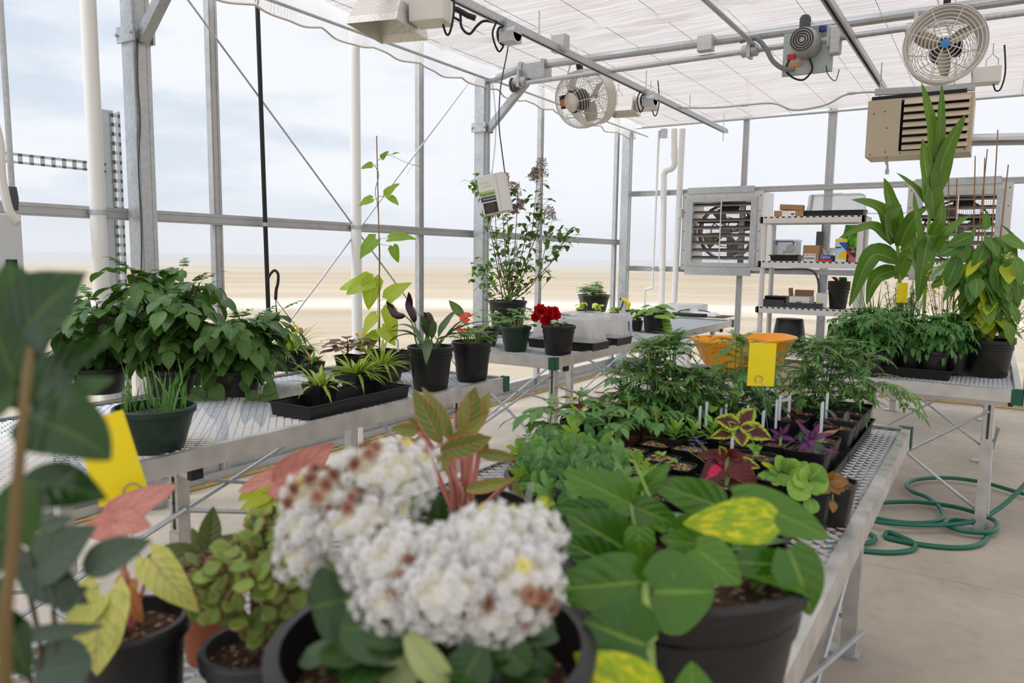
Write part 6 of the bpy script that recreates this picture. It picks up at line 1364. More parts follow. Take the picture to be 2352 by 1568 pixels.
# vermiculite cell pots
for k, (px, py) in enumerate(((1447, 1028), (1510, 1012), (1520, 1045), (1583, 1022), (1500, 1068), (1555, 1062))):
    x, y = rim(px, py, .875); t, z = pot((x, y, PT), .048, .07, 'small square cell pot topped with golden vermiculite, %s' % ('front left of the group', 'back left of the group', 'in the middle of the group', 'beside the blue lobelia', 'nearest the ivy', 'in front of the blue lobelia')[k], 'potted plant', 'vermiculite_pot', sq=True, soil='soil2', fill=.006)
    if k in (2, 4, 5):
        m = MB(); 
        for j in range(4): a = ru(0, 6); leaf(m, (0, 0, z + .01), hdir(a, .6), UP, .025, .014, 'ovate', .4)
        fol(m, 'lpetun', t, 'seedling')
for k, (px, py) in enumerate(((1480, 1090), (1560, 1100), (1535, 1130), (1590, 1140))):
    x, y = rim(px, py, .88); t, z = pot((x, y, PT), .05, .075, 'dark square pot of plain soil, %s' % ('just right of the ivy', 'left of the red coleus', 'behind the pothos leaves, front left', 'behind the pothos leaves, front right')[k], 'potted plant', 'potted_seedling', sq=True, fill=.01)
    if k in (0, 2):
        m = MB(); [palm(m, V((ru(-.02, .02), ru(-.02, .02), z + .02)), hdir(ru(0, 6), .2), UP, .018, 5, .3) for j in range(3)]; fol(m, 'livy', t, 'seedling')
# lobelia
x, y = rim(1600, 1060, .88); t, z = pot((x + .06, y, PT), .03, .06, 'thin lobelia with tiny violet blue flowers left of the red coleus', sq=True, name='potted_lobelia'); m = MB(); f = MB(); o_ = V(t.location)
for tx, ty in ((1600, 1012), (1575, 1032), (1612, 1018), (1597, 1005), (1590, 1020), (1604, 1030)):
    tp = ay(tx, ty, o_.y - .01) - o_; pts = smooth([(0, 0, z), (tp.x * .4, tp.y * .4, z + (tp.z - z) * .6), tp], 4); tube(m, pts, .0009, 4, mi=1)
    for k in range(5): leaf(m, pts[k + 1], hdir(ru(0, 6), .3), UP, .012, .005, 'ovate', .3, mi=0)
    for k in range(5): leaf(f, tp, hdir(k * 1.26, .2), UP, .009, .006, 'obov', .4, ns=3)
fol(m, ['lherb', 'stemg'], t); fol(f, 'bluep', t, 'flowers', kind='stuff')
# big coleus
hand(1700, 1012, .9, 'bright green edged coleus with brown centres in the middle of the trays', [((1697, 975), (1641, 962), 42, 0), ((1696, 980), (1731, 938), 46, 0, .03), ((1703, 978), (1772, 1008), 46, 0), ((1697, 988), (1706, 1026), 44, 0, -.05), ((1690, 988), (1630, 1006), 30, 0), ((1694, 984), (1670, 968), 18, 0), ((1698, 986), (1690, 996), 26, 0), ((1706, 1004), (1738, 1034), 24, 0), ((1700, 982), (1736, 982), 22, 0), ((1690, 980), (1655, 985), 26, 0), ((1705, 985), (1745, 1000), 36, 0)], ['lcolg'], jag=.09, D=2.2)
hand(1668, 1105, .9, 'dark red coleus with a hot pink leaf heart, nearest the pothos', [((1668, 1048), (1597, 1046), 32, 0, .02), ((1661, 1062), (1608, 1112), 56, 1, -.04), ((1668, 1056), (1738, 1114), 54, 0, -.03), ((1672, 1054), (1712, 1042), 22, 0), ((1668, 1050), (1643, 1036), 18, 0), ((1672, 1048), (1694, 1030), 26, 0), ((1670, 1085), (1698, 1128), 32, 0), ((1688, 1056), (1745, 1074), 28, 2), ((1664, 1046), (1650, 1024), 22, 2), ((1672, 1060), (1640, 1050), 30, 0)], ['lcolr', 'lcolp', 'lcolg'], jag=.07, D=1.83)
# purple velvet plants
def purple(px, py, lab, n):
    x, y = rim(px, py, .9); t, z = sqpot(x, y, lab, name='potted_velvet_plant'); m = MB(); stalk(m, (0, 0, z), (0, 0, z + .05), .003, mi=2)
    for k in range(n): a = k * 2.4; b = V((0, 0, z + .05 - .003 * k)); leaf(m, b, hdir(a, 1.0 - .09 * k), hdir(a + PI, .6), .04 + .03 * k / n * 2, .018 + .018 * k / n, 'ovate', .9, .35, wave=.06, ns=12, jag=.28, mi=0 if k < n * .7 else 1)
    fol(m, ['lpurple', 'lhoya', 'stemd'], t)
hand(1793, 1015, .9, 'purple velvet plant, smaller left one of two', [((1795, 1002), (1766, 984), 12, 0), ((1795, 1000), (1815, 972), 14, 0), ((1796, 1003), (1830, 1012), 13, 0), ((1792, 1005), (1766, 1012), 14, 0), ((1793, 1006), (1796, 1034), 18, 1), ((1796, 998), (1792, 978), 10, 0), ((1797, 1004), (1818, 1022), 14, 0), ((1790, 1004), (1775, 1000), 12, 0)], ['lpurple', 'lhoya'], 'potted_velvet_plant', jag=.25, wave=.06, D=2.25)
hand(1862, 1030, .9, 'purple velvet plant, larger right one with bright violet tips', [((1862, 1008), (1826, 964), 14, 0), ((1864, 1008), (1912, 994), 15, 0), ((1863, 1006), (1884, 970), 16, 0), ((1860, 1014), (1858, 1052), 20, 0), ((1858, 1012), (1834, 1034), 18, 0), ((1852, 1016), (1836, 990), 36, 1), ((1870, 1010), (1892, 996), 30, 2, .03), ((1866, 1018), (1900, 1034), 20, 1), ((1862, 1014), (1882, 1046), 26, 1), ((1860, 1010), (1868, 1026), 20, 0), ((1858, 1010), (1845, 1004), 18, 0), ((1862, 1010), (1872, 984), 16, 0), ((1874, 1030), (1930, 1040), 10, 0)], ['lpurple', 'lhoya', 'lpetun'], 'potted_velvet_plant', jag=.25, wave=.06, D=2.1)
hand(1795, 1092, .9, 'low light green seedling rosette right of the red coleus', [((1797, 1080), (1786, 1046), 30, 0), ((1788, 1088), (1762, 1098), 26, 0), ((1795, 1090), (1775, 1112), 28, 0), ((1802, 1088), (1800, 1116), 34, 0), ((1790, 1084), (1768, 1078), 18, 0), ((1800, 1082), (1815, 1052), 36, 0), ((1806, 1080), (1838, 1060), 36, 0), ((1806, 1082), (1858, 1062), 18, 0), ((1785, 1080), (1750, 1062), 12, 1), ((1808, 1096), (1832, 1108), 26, 0), ((1784, 1092), (1742, 1092), 18, 0)], ['lpetun', 'lyel'], 'potted_seedling', pr='round', D=1.72)
hand(1862, 1128, .88, 'round leaved light green plant with one hanging leaf, near the right tray edge', [((1858, 1100), (1845, 1072), 46, 0), ((1860, 1102), (1890, 1070), 56, 0), ((1862, 1106), (1906, 1104), 56, 0), ((1858, 1106), (1815, 1138), 58, 0), ((1860, 1108), (1866, 1134), 52, 0), ((1862, 1146), (1866, 1180), 38, 0), ((1858, 1104), (1822, 1100), 40, 0), ((1864, 1108), (1895, 1128), 46, 0)], ['lpetun'], 'potted_seedling', pr='round', D=1.66)
hand(1912, 1120, .88, 'amber brown edged seedling on the right tray edge', [((1905, 1102), (1948, 1108), 34, 0), ((1905, 1108), (1926, 1136), 26, 0), ((1902, 1112), (1880, 1134), 24, 0), ((1900, 1100), (1912, 1080), 20, 0), ((1910, 1150), (1910, 1178), 20, 0), ((1908, 1112), (1938, 1128), 22, 0)], ['lamber'], 'potted_seedling', D=1.7)
hand(1735, 1042, .9, 'small green seedling between the two big coleus', [((1735, 1030), (1715, 1022), 16, 0), ((1735, 1030), (1752, 1026), 16, 0), ((1735, 1032), (1738, 1050), 16, 0)], ['lpetun'], 'potted_seedling', D=2.0)
# plant tags
tag_pts = ((1790, 905, 955, .95), (1948 - 50, 900, 950, .95), (1812, 905, 950, .95), (1886, 920, 985, 0), (1782, 915, 970, 0), (1752, 940, 985, 0), (1607, 930, 970, 0), (1622, 920, 965, 0), (1656, 935, 955, 0), (1667, 925, 955, 0), (1706, 935, 955, 0), (1717, 928, 955, 0), (1681, 1000, 1035, 0), (1600, 905, 940, 0), (1615, 905, 935, 0), (1627, 902, 930, 0), (1733, 900, 930, 0))
words = ['leftmost' if 0 else w for w in ('behind the sticky card wire', 'bent one at the right pots', 'second right of the sticky card', 'in the soil pot at the right', 'just right of the sticky card wire', 'left of the sticky card wire, short one', 'tall one above the rosette seedlings', 'thin one above the rosette seedlings', 'first behind the green coleus', 'second behind the green coleus', 'third behind the green coleus', 'fourth behind the green coleus', 'between the two big coleus', 'first in the shade of the marigolds', 'second in the shade of the marigolds', 'third in the shade of the marigolds', 'under the yellow sticky card')]
for (px, y0, y1, _), wd in zip(tag_pts, words):
    b = az(px, y1, .905); k_ = 1 / ppm(b); h_ = (y1 - y0) * k_; t = thing('plant_tag', 'pale blue white plastic plant tag, ' + wd, 'plant tag', b, ru(.1, .9), group='plant tags on the nearest bench')
    m = MB(); vs = [(-.0045, -.0005, -.02), (.0045, -.0005, -.02), (.0045, -.0005, h_ - .003), (0.002, -.0005, h_), (-.0045, -.0005, h_ - .006)]; n_ = 5; m.add([V(v) for v in vs] + [V(v) + V((0, .001, 0)) for v in vs], [(0, 1, 2, 3, 4), (9, 8, 7, 6, 5)] + [(i, i + 5, (i + 1) % 5 + 5, (i + 1) % 5) for i in range(5)])
    P(m, 'tag_blade', 'tag', t, smooth=False)
# yellow sticky cards
def sticky(cpx, cpy, D, w, h, rz, tilt, foot, lab, ring, rr=.0085):
    c = ad(cpx, cpy, D); t = thing('sticky_card', lab, 'sticky trap', c, 0, group='yellow sticky cards on wires'); t.rotation_euler = (tilt[0], tilt[1], rz)
    m = MB(); b2(m, (-w / 2, -.0004, -h / 2), (w / 2, .0004, h / 2)); P(m, 'card', 'yellow', t, smooth=False)
    m = MB(); cx, cz = ring; pts = [V((cx + rr * 1.35 * math.cos(a * PI / 10), -.0022 if a < 14 else .002, cz + rr * 1.35 * math.sin(a * PI / 10))) for a in range(-4, 20)]
    t_inv = (Matrix.Translation(c) @ Euler(t.rotation_euler).to_matrix().to_4x4()).inverted(); e = t_inv @ V(foot)
    tube(m, pts + [pts[-1].lerp(e, .2) * 1.0, e], .0009, 5); P(m, 'wire_holder', 'wire', t); return t
f = az(1764, 990, .90); cD = (f - CAM).dot(_f); sticky(1749.5, 837, cD, 62 / (FPX / cD), 100 / (FPX / cD), YAW - .0, (0, .015, 0), f, 'yellow sticky card on a wire stake standing among the marigolds', (-.007, -.045))
f = ad(285, 1320, 1.02); sticky(256, 1052, 1.02, .062, .118, YAW + .45, (-.12, -.24, 0), f, 'yellow sticky card leaning behind the pink caladium leaf at the left', (.012, -.052))

# pothos
c = ad(1568, 1272, .95); t, z = pot((c.x, c.y, TZ), .147, c.z - TZ, 'big black pot of heart leaved pothos at the front of the nearest bench', name='potted_pothos', taper=.76, lip=.016); o_ = V(t.location); m = MB(); soilc = ad(1560, 1285, .95); soilc.z = c.z - .02
Lf = [((1446, 1155), (1293, 1084), 1.02, 92, 0, .6), ((1660, 1165), (1487, 1106), 1.1, 84, 0, .5), ((1662, 1150), (1535, 1100), 1.16, 56, 0, .6), ((1683, 1142), (1902, 1236), 1.0, 92, 0, .9), ((1777, 1196), (1568, 1202), .9, 100, 1, .7), ((1812, 1262), (1862, 1412), .86, 112, 0, .5), ((1486, 1335), (1256, 1352), .82, 132, 0, .5), ((1500, 1358), (1642, 1358), .80, 178, 0, .4), ((1484, 1482), (1340, 1424), .72, 160, 0, .5), ((1500, 1610), (1318, 1500), .68, 130, 1, .5), ((1590, 1660), (1588, 1518), .70, 120, 0, .4), ((1440, 1262), (1300, 1180), .96, 120, 0, .4), ((1412, 1300), (1284, 1236), .93, 84, 0, .4), ((1465, 1212), (1472, 1305), .92, 70, 0, .5), ((1645, 1256), (1515, 1236), .93, 76, 0, .5), ((1598, 1258), (1702, 1340), .84, 96, 0, .4), ((1792, 1296), (1660, 1288), .88, 70, 0, .5), ((1262, 1150), (1222, 1200), 1.0, 44, 1, .4), ((1395, 1172), (1258, 1168), .98, 50, 0, .5), ((1450, 1160), (1565, 1210), 1.04, 66, 0, .5), ((1560, 1225), (1640, 1190), 1.0, 70, 0, .5), ((1380, 1215), (1330, 1160), 1.03, 70, 0, .5), ((1540, 1300), (1590, 1262), .9, 60, 0, .5), ((1700, 1230), (1760, 1270), .98, 70, 0, .5), ((1300, 1230), (1250, 1190), .98, 60, 0, .5), ((1475, 1130), (1540, 1060), 1.1, 40, 0, .5)]
for b, tp, D, w_, mi, bd in Lf:
    A = sl(m, b, tp, D, w_ * 1.06, mi, 'pothos', bd, .16, .12, .012, 16, 8); e = soilc.lerp(V((A.x, A.y, soilc.z)), .75); 
    if A.z > soilc.z: pet(m, e, A, .0028, 2, .0)
for k in range(14): a = ru(0, 6.3); leaf(m, soilc + hdir(a, .3) * .08, hdir(a, .2), UP, .09, .07, 'heart', .6, .15, lobe=.2, ns=10, nc=6, mi=0)
pet(m, ad(1480, 1330, .83), ad(1500, 1600, .7), .006, 2, .0); pet(m, ad(1478, 1480, .73), ad(1510, 1620, .7), .006, 2, 0); pet(m, ad(1500, 1160, 1.05), ad(1462, 1070, 1.08), .0022, 2, 0)
rel(m, o_); fol(m, ['lpothos', 'lpothosy', 'stemg'], t)
# kalanchoe
c = ad(995, 1462, .69); t, z = pot((c.x, c.y, TZ), .139, c.z - TZ, 'black pot of white double flowered kalanchoe in the front centre', name='potted_kalanchoe', taper=.78, lip=.018, fill=.05); o_ = V(t.location); m = MB()
for b, tp, D, w_, mi in (((952, 1448), (783, 1440), .62, 150, 0), ((792, 1376), (716, 1395), .66, 165, 0), ((934, 1456), (1040, 1590), .60, 70, 1), ((1110, 1480), (1035, 1610), .6, 110, 0), ((1140, 1470), (1215, 1535), .63, 84, 0), ((1165, 1420), (1275, 1450), .66, 84, 0), ((1205, 1500), (1268, 1545), .66, 66, 0), ((1010, 1225), (1004, 1132), .8, 46, 0), ((1040, 1235), (960, 1212), .78, 60, 0), ((900, 1400), (830, 1330), .68, 110, 0), ((1000, 1420), (900, 1500), .64, 120, 0), ((1060, 1430), (1130, 1520), .64, 100, 0), ((1180, 1390), (1260, 1380), .72, 90, 0), ((900, 1260), (960, 1230), .76, 80, 0), ((960, 1500), (880, 1580), .62, 90, 1), ((1000, 1440), (1050, 1530), .66, 120, 0), ((1040, 1400), (980, 1480), .68, 130, 0)):
    A = sl(m, b, tp, D, w_, mi, 'round', .6, .12, 0, .02, 12, 6); pet(m, V((c.x, c.y, c.z - .05)) + V((ru(-.03, .03), ru(-.03, .03), 0)), A, .004, 2, .01)
for k in range(26): a = ru(0, 6.3); e_ = V((c.x, c.y, c.z - .03)) + V((math.cos(a) * ru(.02, .07), math.sin(a) * ru(.02, .07), ru(0, .05))); leaf(m, e_, hdir(a, ru(0, .5)), UP, .06, .05, 'round', .6, .1, wave=.03, ns=8, mi=0)
rel(m, o_); fol(m, ['lkal', 'lkalp', 'stemg'], t)
def floret(m, p, n, s, mi):
    n = V(n).normalized(); u = n.orthogonal().normalized(); u = Quaternion(n, ru(0, 6)) @ u; w = n.cross(u); uv = (random.randrange(1, 40), random.randrange(1, 40))
    for ring, k_, el, l_ in ((0, 8, .15, 1.0), (1, 7, .75, .8), (2, 4, 1.15, .45)):
        for k in range(k_):
            a = 2 * PI * k / k_ + ring * .4; rd = u * math.cos(a) + w * math.sin(a); d = rd * math.cos(el) + n * math.sin(el); side = n.cross(rd).normalized(); q_ = p + n * .001 * ring; L_ = s * l_ * ru(.85, 1.1); W_ = s * .21
            up = n * math.cos(el) - rd * math.sin(el)
            vs = [q_ - side * W_ * .5, q_ + side * W_ * .5, q_ + d * L_ * .6 - side * W_ + up * .0, q_ + d * L_ * .6 + side * W_, q_ + d * L_ + up * (-L_ * .05)]
            m.add(vs, [(0, 1, 3, 2), (2, 3, 4)], [(uv[0] + .3, uv[1] + .1), (uv[0] + .7, uv[1] + .1), (uv[0] + .2, uv[1] + .6), (uv[0] + .8, uv[1] + .6), (uv[0] + .5, uv[1] + .98)], mi)
    m.add([p + n * s * .25 + u * .0012, p + n * s * .25 - u * .0012 + w * .001, p + n * s * .25 - w * .0012], [(0, 1, 2)], [(uv[0] + .5, uv[1] + .5)] * 3, 3)
heads = (((880, 1105), .73, 112, 96), ((745, 1150), .72, 92, 80), ((830, 1215), .69, 105, 85), ((690, 1290), .69, 52, 48), ((700, 1225), .70, 58, 60), ((940, 1062), .77, 62, 50),
         ((1130, 1262), .66, 120, 105), ((1185, 1340), .64, 100, 110), ((905, 1300), .65, 112, 95), ((1020, 1370), .62, 120, 95), ((895, 1390), .62, 72, 60), ((1120, 1420), .62, 88, 62), ((1220, 1240), .68, 72, 80), ((1010, 1290), .65, 95, 80))
hub = V((c.x, c.y, c.z - .02)); st = MB()
for (hx_, hy_), D, rx_, ry_ in heads:
    hc = ad(hx_, hy_, D); k_ = D / FPX; rx, ry = rx_ * k_, ry_ * k_; m = MB(); n = max(12, int(rx_ * ry_ / 165)); ax3 = -_f
    pts_ = []
    for k in range(n):
        f_ = (k + .5) / n; cz_ = 1 - 1.45 * f_; th = k * 2.399963; sr = math.sqrt(max(0, 1 - cz_ * cz_)); axis = (UP * .75 - _f * .8).normalized(); e1 = CR; e2 = axis.cross(e1).normalized(); e1 = e2.cross(axis)
        v = axis * cz_ * ry * .95 + e1 * sr * math.cos(th) * rx + e2 * sr * math.sin(th) * ry * .9; v *= ru(.93, 1.05)
        mnv = mnoise.noise(v * 27 + hc * 9) + ru(-.12, .12); mi = 2 if mnv > .37 else (1 if mnv < -.5 else 0)
        floret(m, hc + v, v.normalized() + V((ru(-.3, .3), ru(-.3, .3), ru(-.3, .3))), ru(.0088, .0112), mi)
    lathe(m, [(0, -ry * .3), (rx * .5, -ry * .2), (rx * .72, ry * .2), (rx * .45, ry * .6), (0, ry * .7)], hc, 12, mi=4)
    rel(m, o_); P(m, 'flower_head', ['whitepetal', 'yelpetal', 'brownpetal', plain('floret_eye', C(170, 176, 60), .6) if 'floret_eye' not in bpy.data.materials else bpy.data.materials['floret_eye'], plain('flower_core', C(222, 216, 190), .8) if 'flower_core' not in bpy.data.materials else bpy.data.materials['flower_core']], t, smooth=False)
    pet(st, hub + V((ru(-.02, .02), ru(-.02, .02), 0)), hc, .0035, 0, 0)
rel(st, o_); P(st, 'flower_stalks', 'stemg', t)
# aglaonema
c = ad(1085, 1162, 1.35); t, z = pot((c.x, c.y, TZ), .105, c.z - TZ, 'black pot of aglaonema with red edged leaves and pink stems behind the white flowers', name='potted_aglaonema', taper=.78, fill=.03); o_ = V(t.location); m = MB(); sc_ = V((c.x, c.y, c.z - .03))
for b, tp, D, w_, bd, rl in (((1012, 1015), (948, 892), 1.33, 56, -.2, 0), ((1035, 1010), (968, 888), 1.36, 44, .3, .5), ((1068, 1000), (1092, 888), 1.4, 64, -.2, 0), ((1060, 1010), (1078, 900), 1.34, 34, .3, -.6), ((1030, 1020), (1122, 950), 1.32, 40, .6, .3), ((1080, 990), (1125, 900), 1.42, 46, .2, 0), ((1015, 1035), (1130, 1002), 1.3, 56, .9, .2), ((1100, 1040), (1190, 1052), 1.32, 30, 1.0, 0), ((962, 990), (900, 982), 1.33, 36, .4, 0), ((965, 985), (935, 958), 1.36, 20, .3, .4), ((1070, 1125), (1185, 1100), 1.28, 34, .5, 0), ((1175, 1100), (1200, 1145), 1.28, 16, .3, 0), ((1030, 1040), (1010, 1085), 1.3, 34, .5, 0), ((955, 1010), (925, 1040), 1.36, 40, .6, 0), ((1085, 1000), (1122, 1040), 1.36, 44, .7, 0)):
    A = sl(m, b, tp, D, w_, 0, 'ovate', bd, .35, 0, .03, 10, 6, roll=rl, tilt=-.2); pet(m, sc_ + V((ru(-.035, .01), ru(-.02, .02), 0)), A, .0055, 1, 0)
rel(m, o_); fol(m, ['laglao', 'stemp'], t)
tg = ad(1195, 1195, 1.27); t = thing('plant_tag', 'clear plastic plant tag stuck in the pot beside the red edged aglaonema', 'plant tag', tg); m = MB(); bar(m, V((0, 0, -.05)), ad(1220, 1108, 1.27) - tg, .012, .001, up=tuple(-_f)); P(m, 'tag_blade', 'clear', t, smooth=False)
# ivy
c = ad(1292, 1085, 1.75); t, z = pot((c.x, c.y, TZ), .13, max(.1, c.z - TZ), 'wide dark pot of trailing green ivy behind the pothos', name='potted_ivy', taper=.8, mat='greypot'); o_ = V(t.location); m = MB(); stm = V((c.x, c.y, c.z - .02))
for k in range(88):
    px = ru(1185, 1500); top = (975 + abs(px - 1340) * .3) if px < 1415 else 1045; py = ru(top, 1128); D = 1.88 - (py - 960) / 170 * .32
    if px < 1290 and py < 1020 and px < 1240: continue
    p_ = ad(px, py, D); a = ru(0, 6.3); yg = (px > 1440 or py < 1000 or px < 1230) and rnd() < .6
    palm(m, p_, (CR * math.cos(a) + V((0, 0, -.9)) + V((0, 0, .5 * math.sin(a)))).normalized(), -_f * .6 + UP * .8 + V((ru(-.4, .4), ru(-.4, .4), 0)), ru(.032, .048) * (.6 if yg else 1), 5, .55, mi=1 if yg else 0, cup=.15, k=20, sharp=.8)
    if k % 3 == 0: pet(m, stm + V((ru(-.05, .05), ru(-.05, .05), 0)), p_, .0012, 2, .02)
rel(m, o_); fol(m, ['livy', 'lbean', 'stemg'], t)
# ---- foreground left
# jade plant
c = ad(583, 1478, .98); t, z = pot((c.x, c.y, TZ), .062, c.z - TZ, 'dark grey pot of jade plant with red edged leaves left of the white flowers', name='potted_jade_plant', mat='greypot', taper=.85, ribs=False); o_ = V(t.location); m = MB(); 
for k in range(190):
    a = ru(0, 6.3); r_ = math.sqrt(rnd()); px = 582 + math.cos(a) * r_ * 140; py = 1345 + math.sin(a) * r_ * 112; 
    if px > 650 and py < 1260: continue
    if px < 500 and py < 1290: continue
    D = .98 + ru(-.07, .05) - .06 * (1 - r_); p_ = ad(px, py, D); aa = ru(0, 6.3); 
    leaf(m, p_, (CR * math.cos(aa) * .9 - UP * -.6 * math.sin(aa) + -_f * .25 + UP * .25).normalized(), -_f * .7 + UP * .7 + V((ru(-.5, .5), ru(-.5, .5), 0)), ru(.022, .033), ru(.017, .024), 'obov', ru(-.4, .3), .2, ns=5, nc=4)
for px, py in ((600, 1200), (620, 1215), (585, 1225), (605, 1240), (640, 1230), (560, 1260)):
    for j in range(4): leaf(m, ad(px, py, .98), hdir(j * 1.57, .9), UP, .025, .014, 'obov', .2, .2, ns=5)
rel(m, o_); ob = fol(m, 'ljade', t); sm = ob.modifiers.new('s', 'SOLIDIFY'); sm.thickness = .0022
m = MB(); [tube(m, smooth([(0, 0, z), (.3 * (q_.x - o_.x), .3 * (q_.y - o_.y), z + .04), q_ - o_], 4), .004, 6) for q_ in [ad(x, y, .98) for x, y in ((520, 1330), (600, 1250), (640, 1300), (580, 1350), (500, 1380), (660, 1360))]]; P(m, 'stems', 'stemw', t)
# orchid in terracotta
c = ad(480, 1285, 1.16); t, z = pot((c.x, c.y, TZ), .052, c.z - TZ, 'terracotta pot with an orchid of three stiff leaves and bark', name='potted_orchid', mat='terra', taper=.72, ribs=False, soil=plain('bark', C(120, 84, 60), .9, var=.5, nscale=60, bump=.6), fill=.01); o_ = V(t.location); m = MB()
for b, tp, w_, bd, rl in (((462, 1268), (320, 1300), 66, .8, 0), ((478, 1262), (490, 1162), 52, -.2, .3), ((482, 1265), (575, 1228), 40, .9, 0), ((470, 1270), (440, 1210), 30, .4, 0)): sl(m, b, tp, 1.14, w_, 0, 'ovate', bd, .3, 0, 0, 10, 6, roll=rl)
rel(m, o_); fol(m, 'lorchid', t); m = MB()
for k in range(26): a, r_ = ru(0, 6.3), ru(0, .045); e = V((math.cos(a) * r_, math.sin(a) * r_, z + .004)); tube(m, smooth([e, e + V((ru(-.03, .03), ru(-.03, .03), ru(.005, .02))), e + V((ru(-.05, .05), ru(-.05, .05), ru(-.005, .012)))], 3), ru(.001, .0022), 5)
P(m, 'aerial_roots', 'stemw', t)
# caladium behind (second)
c = ad(632, 1178, 1.45); t, z = pot((c.x, c.y, TZ), .04, max(.06, c.z - TZ), 'small black pot of pink caladium with yellowing leaves behind the white flowers at left', name='potted_caladium', taper=.8, ribs=False); o_ = V(t.location); m = MB(); sc_ = V((c.x, c.y, c.z - .02))
for b, tp, D, w_, mi, rl in (((664, 1098), (767, 1016), 1.42, 92, 0, .3), ((700, 1108), (612, 1135), 1.40, 80, 0, 0), ((640, 1092), (545, 1130), 1.44, 48, 0, 0), ((690, 1120), (625, 1125), 1.38, 36, 0, 0), ((640, 1100), (690, 1028), 1.5, 46, 1, .5), ((620, 1130), (552, 1172), 1.42, 40, 1, 0), ((625, 1135), (590, 1195), 1.42, 40, 1, 0), ((650, 1140), (645, 1205), 1.40, 30, 1, 0), ((600, 1110), (548, 1150), 1.46, 40, 1, 0), ((610, 1150), (560, 1195), 1.42, 26, 1, 0), ((705, 1110), (725, 1180), 1.42, 60, 0, 0)):
    A = sl(m, b, tp, D, w_, mi, 'heart', .5, .15, .45 if mi == 0 else .2, .04, 12, 6, roll=rl); pet(m, sc_, A, .0022, 2, .0)
rel(m, o_); fol(m, ['lpink', 'lyel', 'stemg'], t)
# caladium front left
c = ad(300, 1418, .93); t, z = pot((c.x, c.y, TZ), .062, c.z - TZ, 'black pot of caladium with one big pink leaf and pale yellow leaves at left', name='potted_caladium', taper=.85, ribs=False); o_ = V(t.location); m = MB(); sc_ = V((c.x, c.y, c.z - .02))
for b, tp, D, w_, mi, bd, lo in (((262, 1196), (412, 1112), .96, 92, 0, .5, .5), ((278, 1204), (182, 1222), .94, 78, 0, .4, .2), ((270, 1196), (350, 1210), .9, 70, 0, .4, .2), ((238, 1372), (222, 1552), .80, 150, 1, .4, .35), ((346, 1282), (458, 1404), .88, 92, 1, .8, .3), ((345, 1290), (322, 1335), .9, 40, 1, .4, .2), ((300, 1330), (270, 1390), .92, 60, 2, .5, .2), ((290, 1360), (330, 1430), .9, 50, 2, .5, .2), ((225, 1370), (150, 1470), .8, 80, 1, .5, .3)):
    A = sl(m, b, tp, D, w_, mi, 'heart', bd, .15, lo, .035, 12, 8, tilt=.1); pet(m, sc_, A, .0028, 3, .0)
rel(m, o_); fol(m, ['lpink', 'lcream', 'lbrown', 'stemp'], t)
# dark tall glossy plant (out of focus at left edge)
b = ad(20, 1600, .52); base = V((b.x, b.y, TZ)); t, z = pot(base, .08, .12, 'tall glossy dark green plant with a thick brown stem, blurred at the left edge', name='potted_glossy_plant', taper=.85); o_ = base; m = MB(); st = MB()
pts = smooth([V((base.x, base.y, TZ + .1)), ad(12, 1568, .44), ad(30, 1250, .44), ad(54, 940, .45), ad(70, 800, .5)], 5); tube(st, pts, [.0046 - .002 * i / len(pts) for i in range(len(pts))], 8); rel(st, o_); P(st, 'stem', plain('olive_stem', C(112, 92, 54), .7, var=.15), t)
for b, tp, D, w_, bd, tl in (((28, 790), (205, 628), .52, 200, .5, .1), ((60, 935), (-30, 700), .5, 150, .2, 0), ((58, 930), (268, 775), .54, 110, .6, .2), ((52, 1010), (272, 872), .5, 120, .7, .4), ((58, 960), (255, 1060), .47, 190, .9, .5), ((48, 1110), (250, 1150), .5, 120, .8, .3), ((45, 1100), (70, 1262), .48, 110, .5, 0), ((30, 860), (-60, 980), .5, 130, .6, 0), ((30, 1180), (-40, 1330), .5, 140, .5, 0), ((60, 830), (130, 720), .56, 90, .4, 0), ((20, 1330), (-60, 1500), .5, 120, .5, 0), ((70, 800), (20, 600), .54, 170, .5, .3), ((20, 1400), (70, 1560), .5, 90, .5, 0)):
    A = sl(m, b, tp, D, w_, 0, 'ovate', bd, .22, 0, .03, 12, 8, tilt=tl)
rel(m, o_); fol(m, 'lzz', t)
# blue grey plant
b = ad(110, 1640, .62); base = V((b.x, b.y, TZ)); t, z = pot(base, .05, max(.08, b.z - TZ - .02), 'plant with blue grey rounded leaves on thin dark stems at the lower left', name='potted_blue_grey_plant', taper=.85, ribs=False); o_ = base; m = MB()
for pts in (((100, 1640), (92, 1480), (60, 1330)), ((130, 1640), (132, 1500), (124, 1380), (150, 1290)), ((80, 1640), (70, 1560), (62, 1500))): tube(m, smooth([ad(*p_, .62) for p_ in pts], 4), .0022, 6, mi=1)
for b, tp, w_, pr in (((66, 1322), (226, 1208), 118, 'ovate'), ((192, 1306), (352, 1240), 84, 'ovate'), ((52, 1296), (206, 1385), 96, 'ovate'), ((80, 1540), (214, 1520), 130, 'round'), ((45, 1462), (246, 1436), 40, 'ovate'), ((90, 1215), (172, 1188), 40, 'ovate'), ((60, 1330), (40, 1245), 60, 'ovate'), ((65, 1480), (30, 1400), 60, 'ovate'), ((135, 1400), (205, 1345), 50, 'ovate')): sl(m, b, tp, .62, w_, 0, pr, .5, .2, 0, .02, 10, 6)
rel(m, o_); fol(m, ['lhoya', 'stemd'], t)

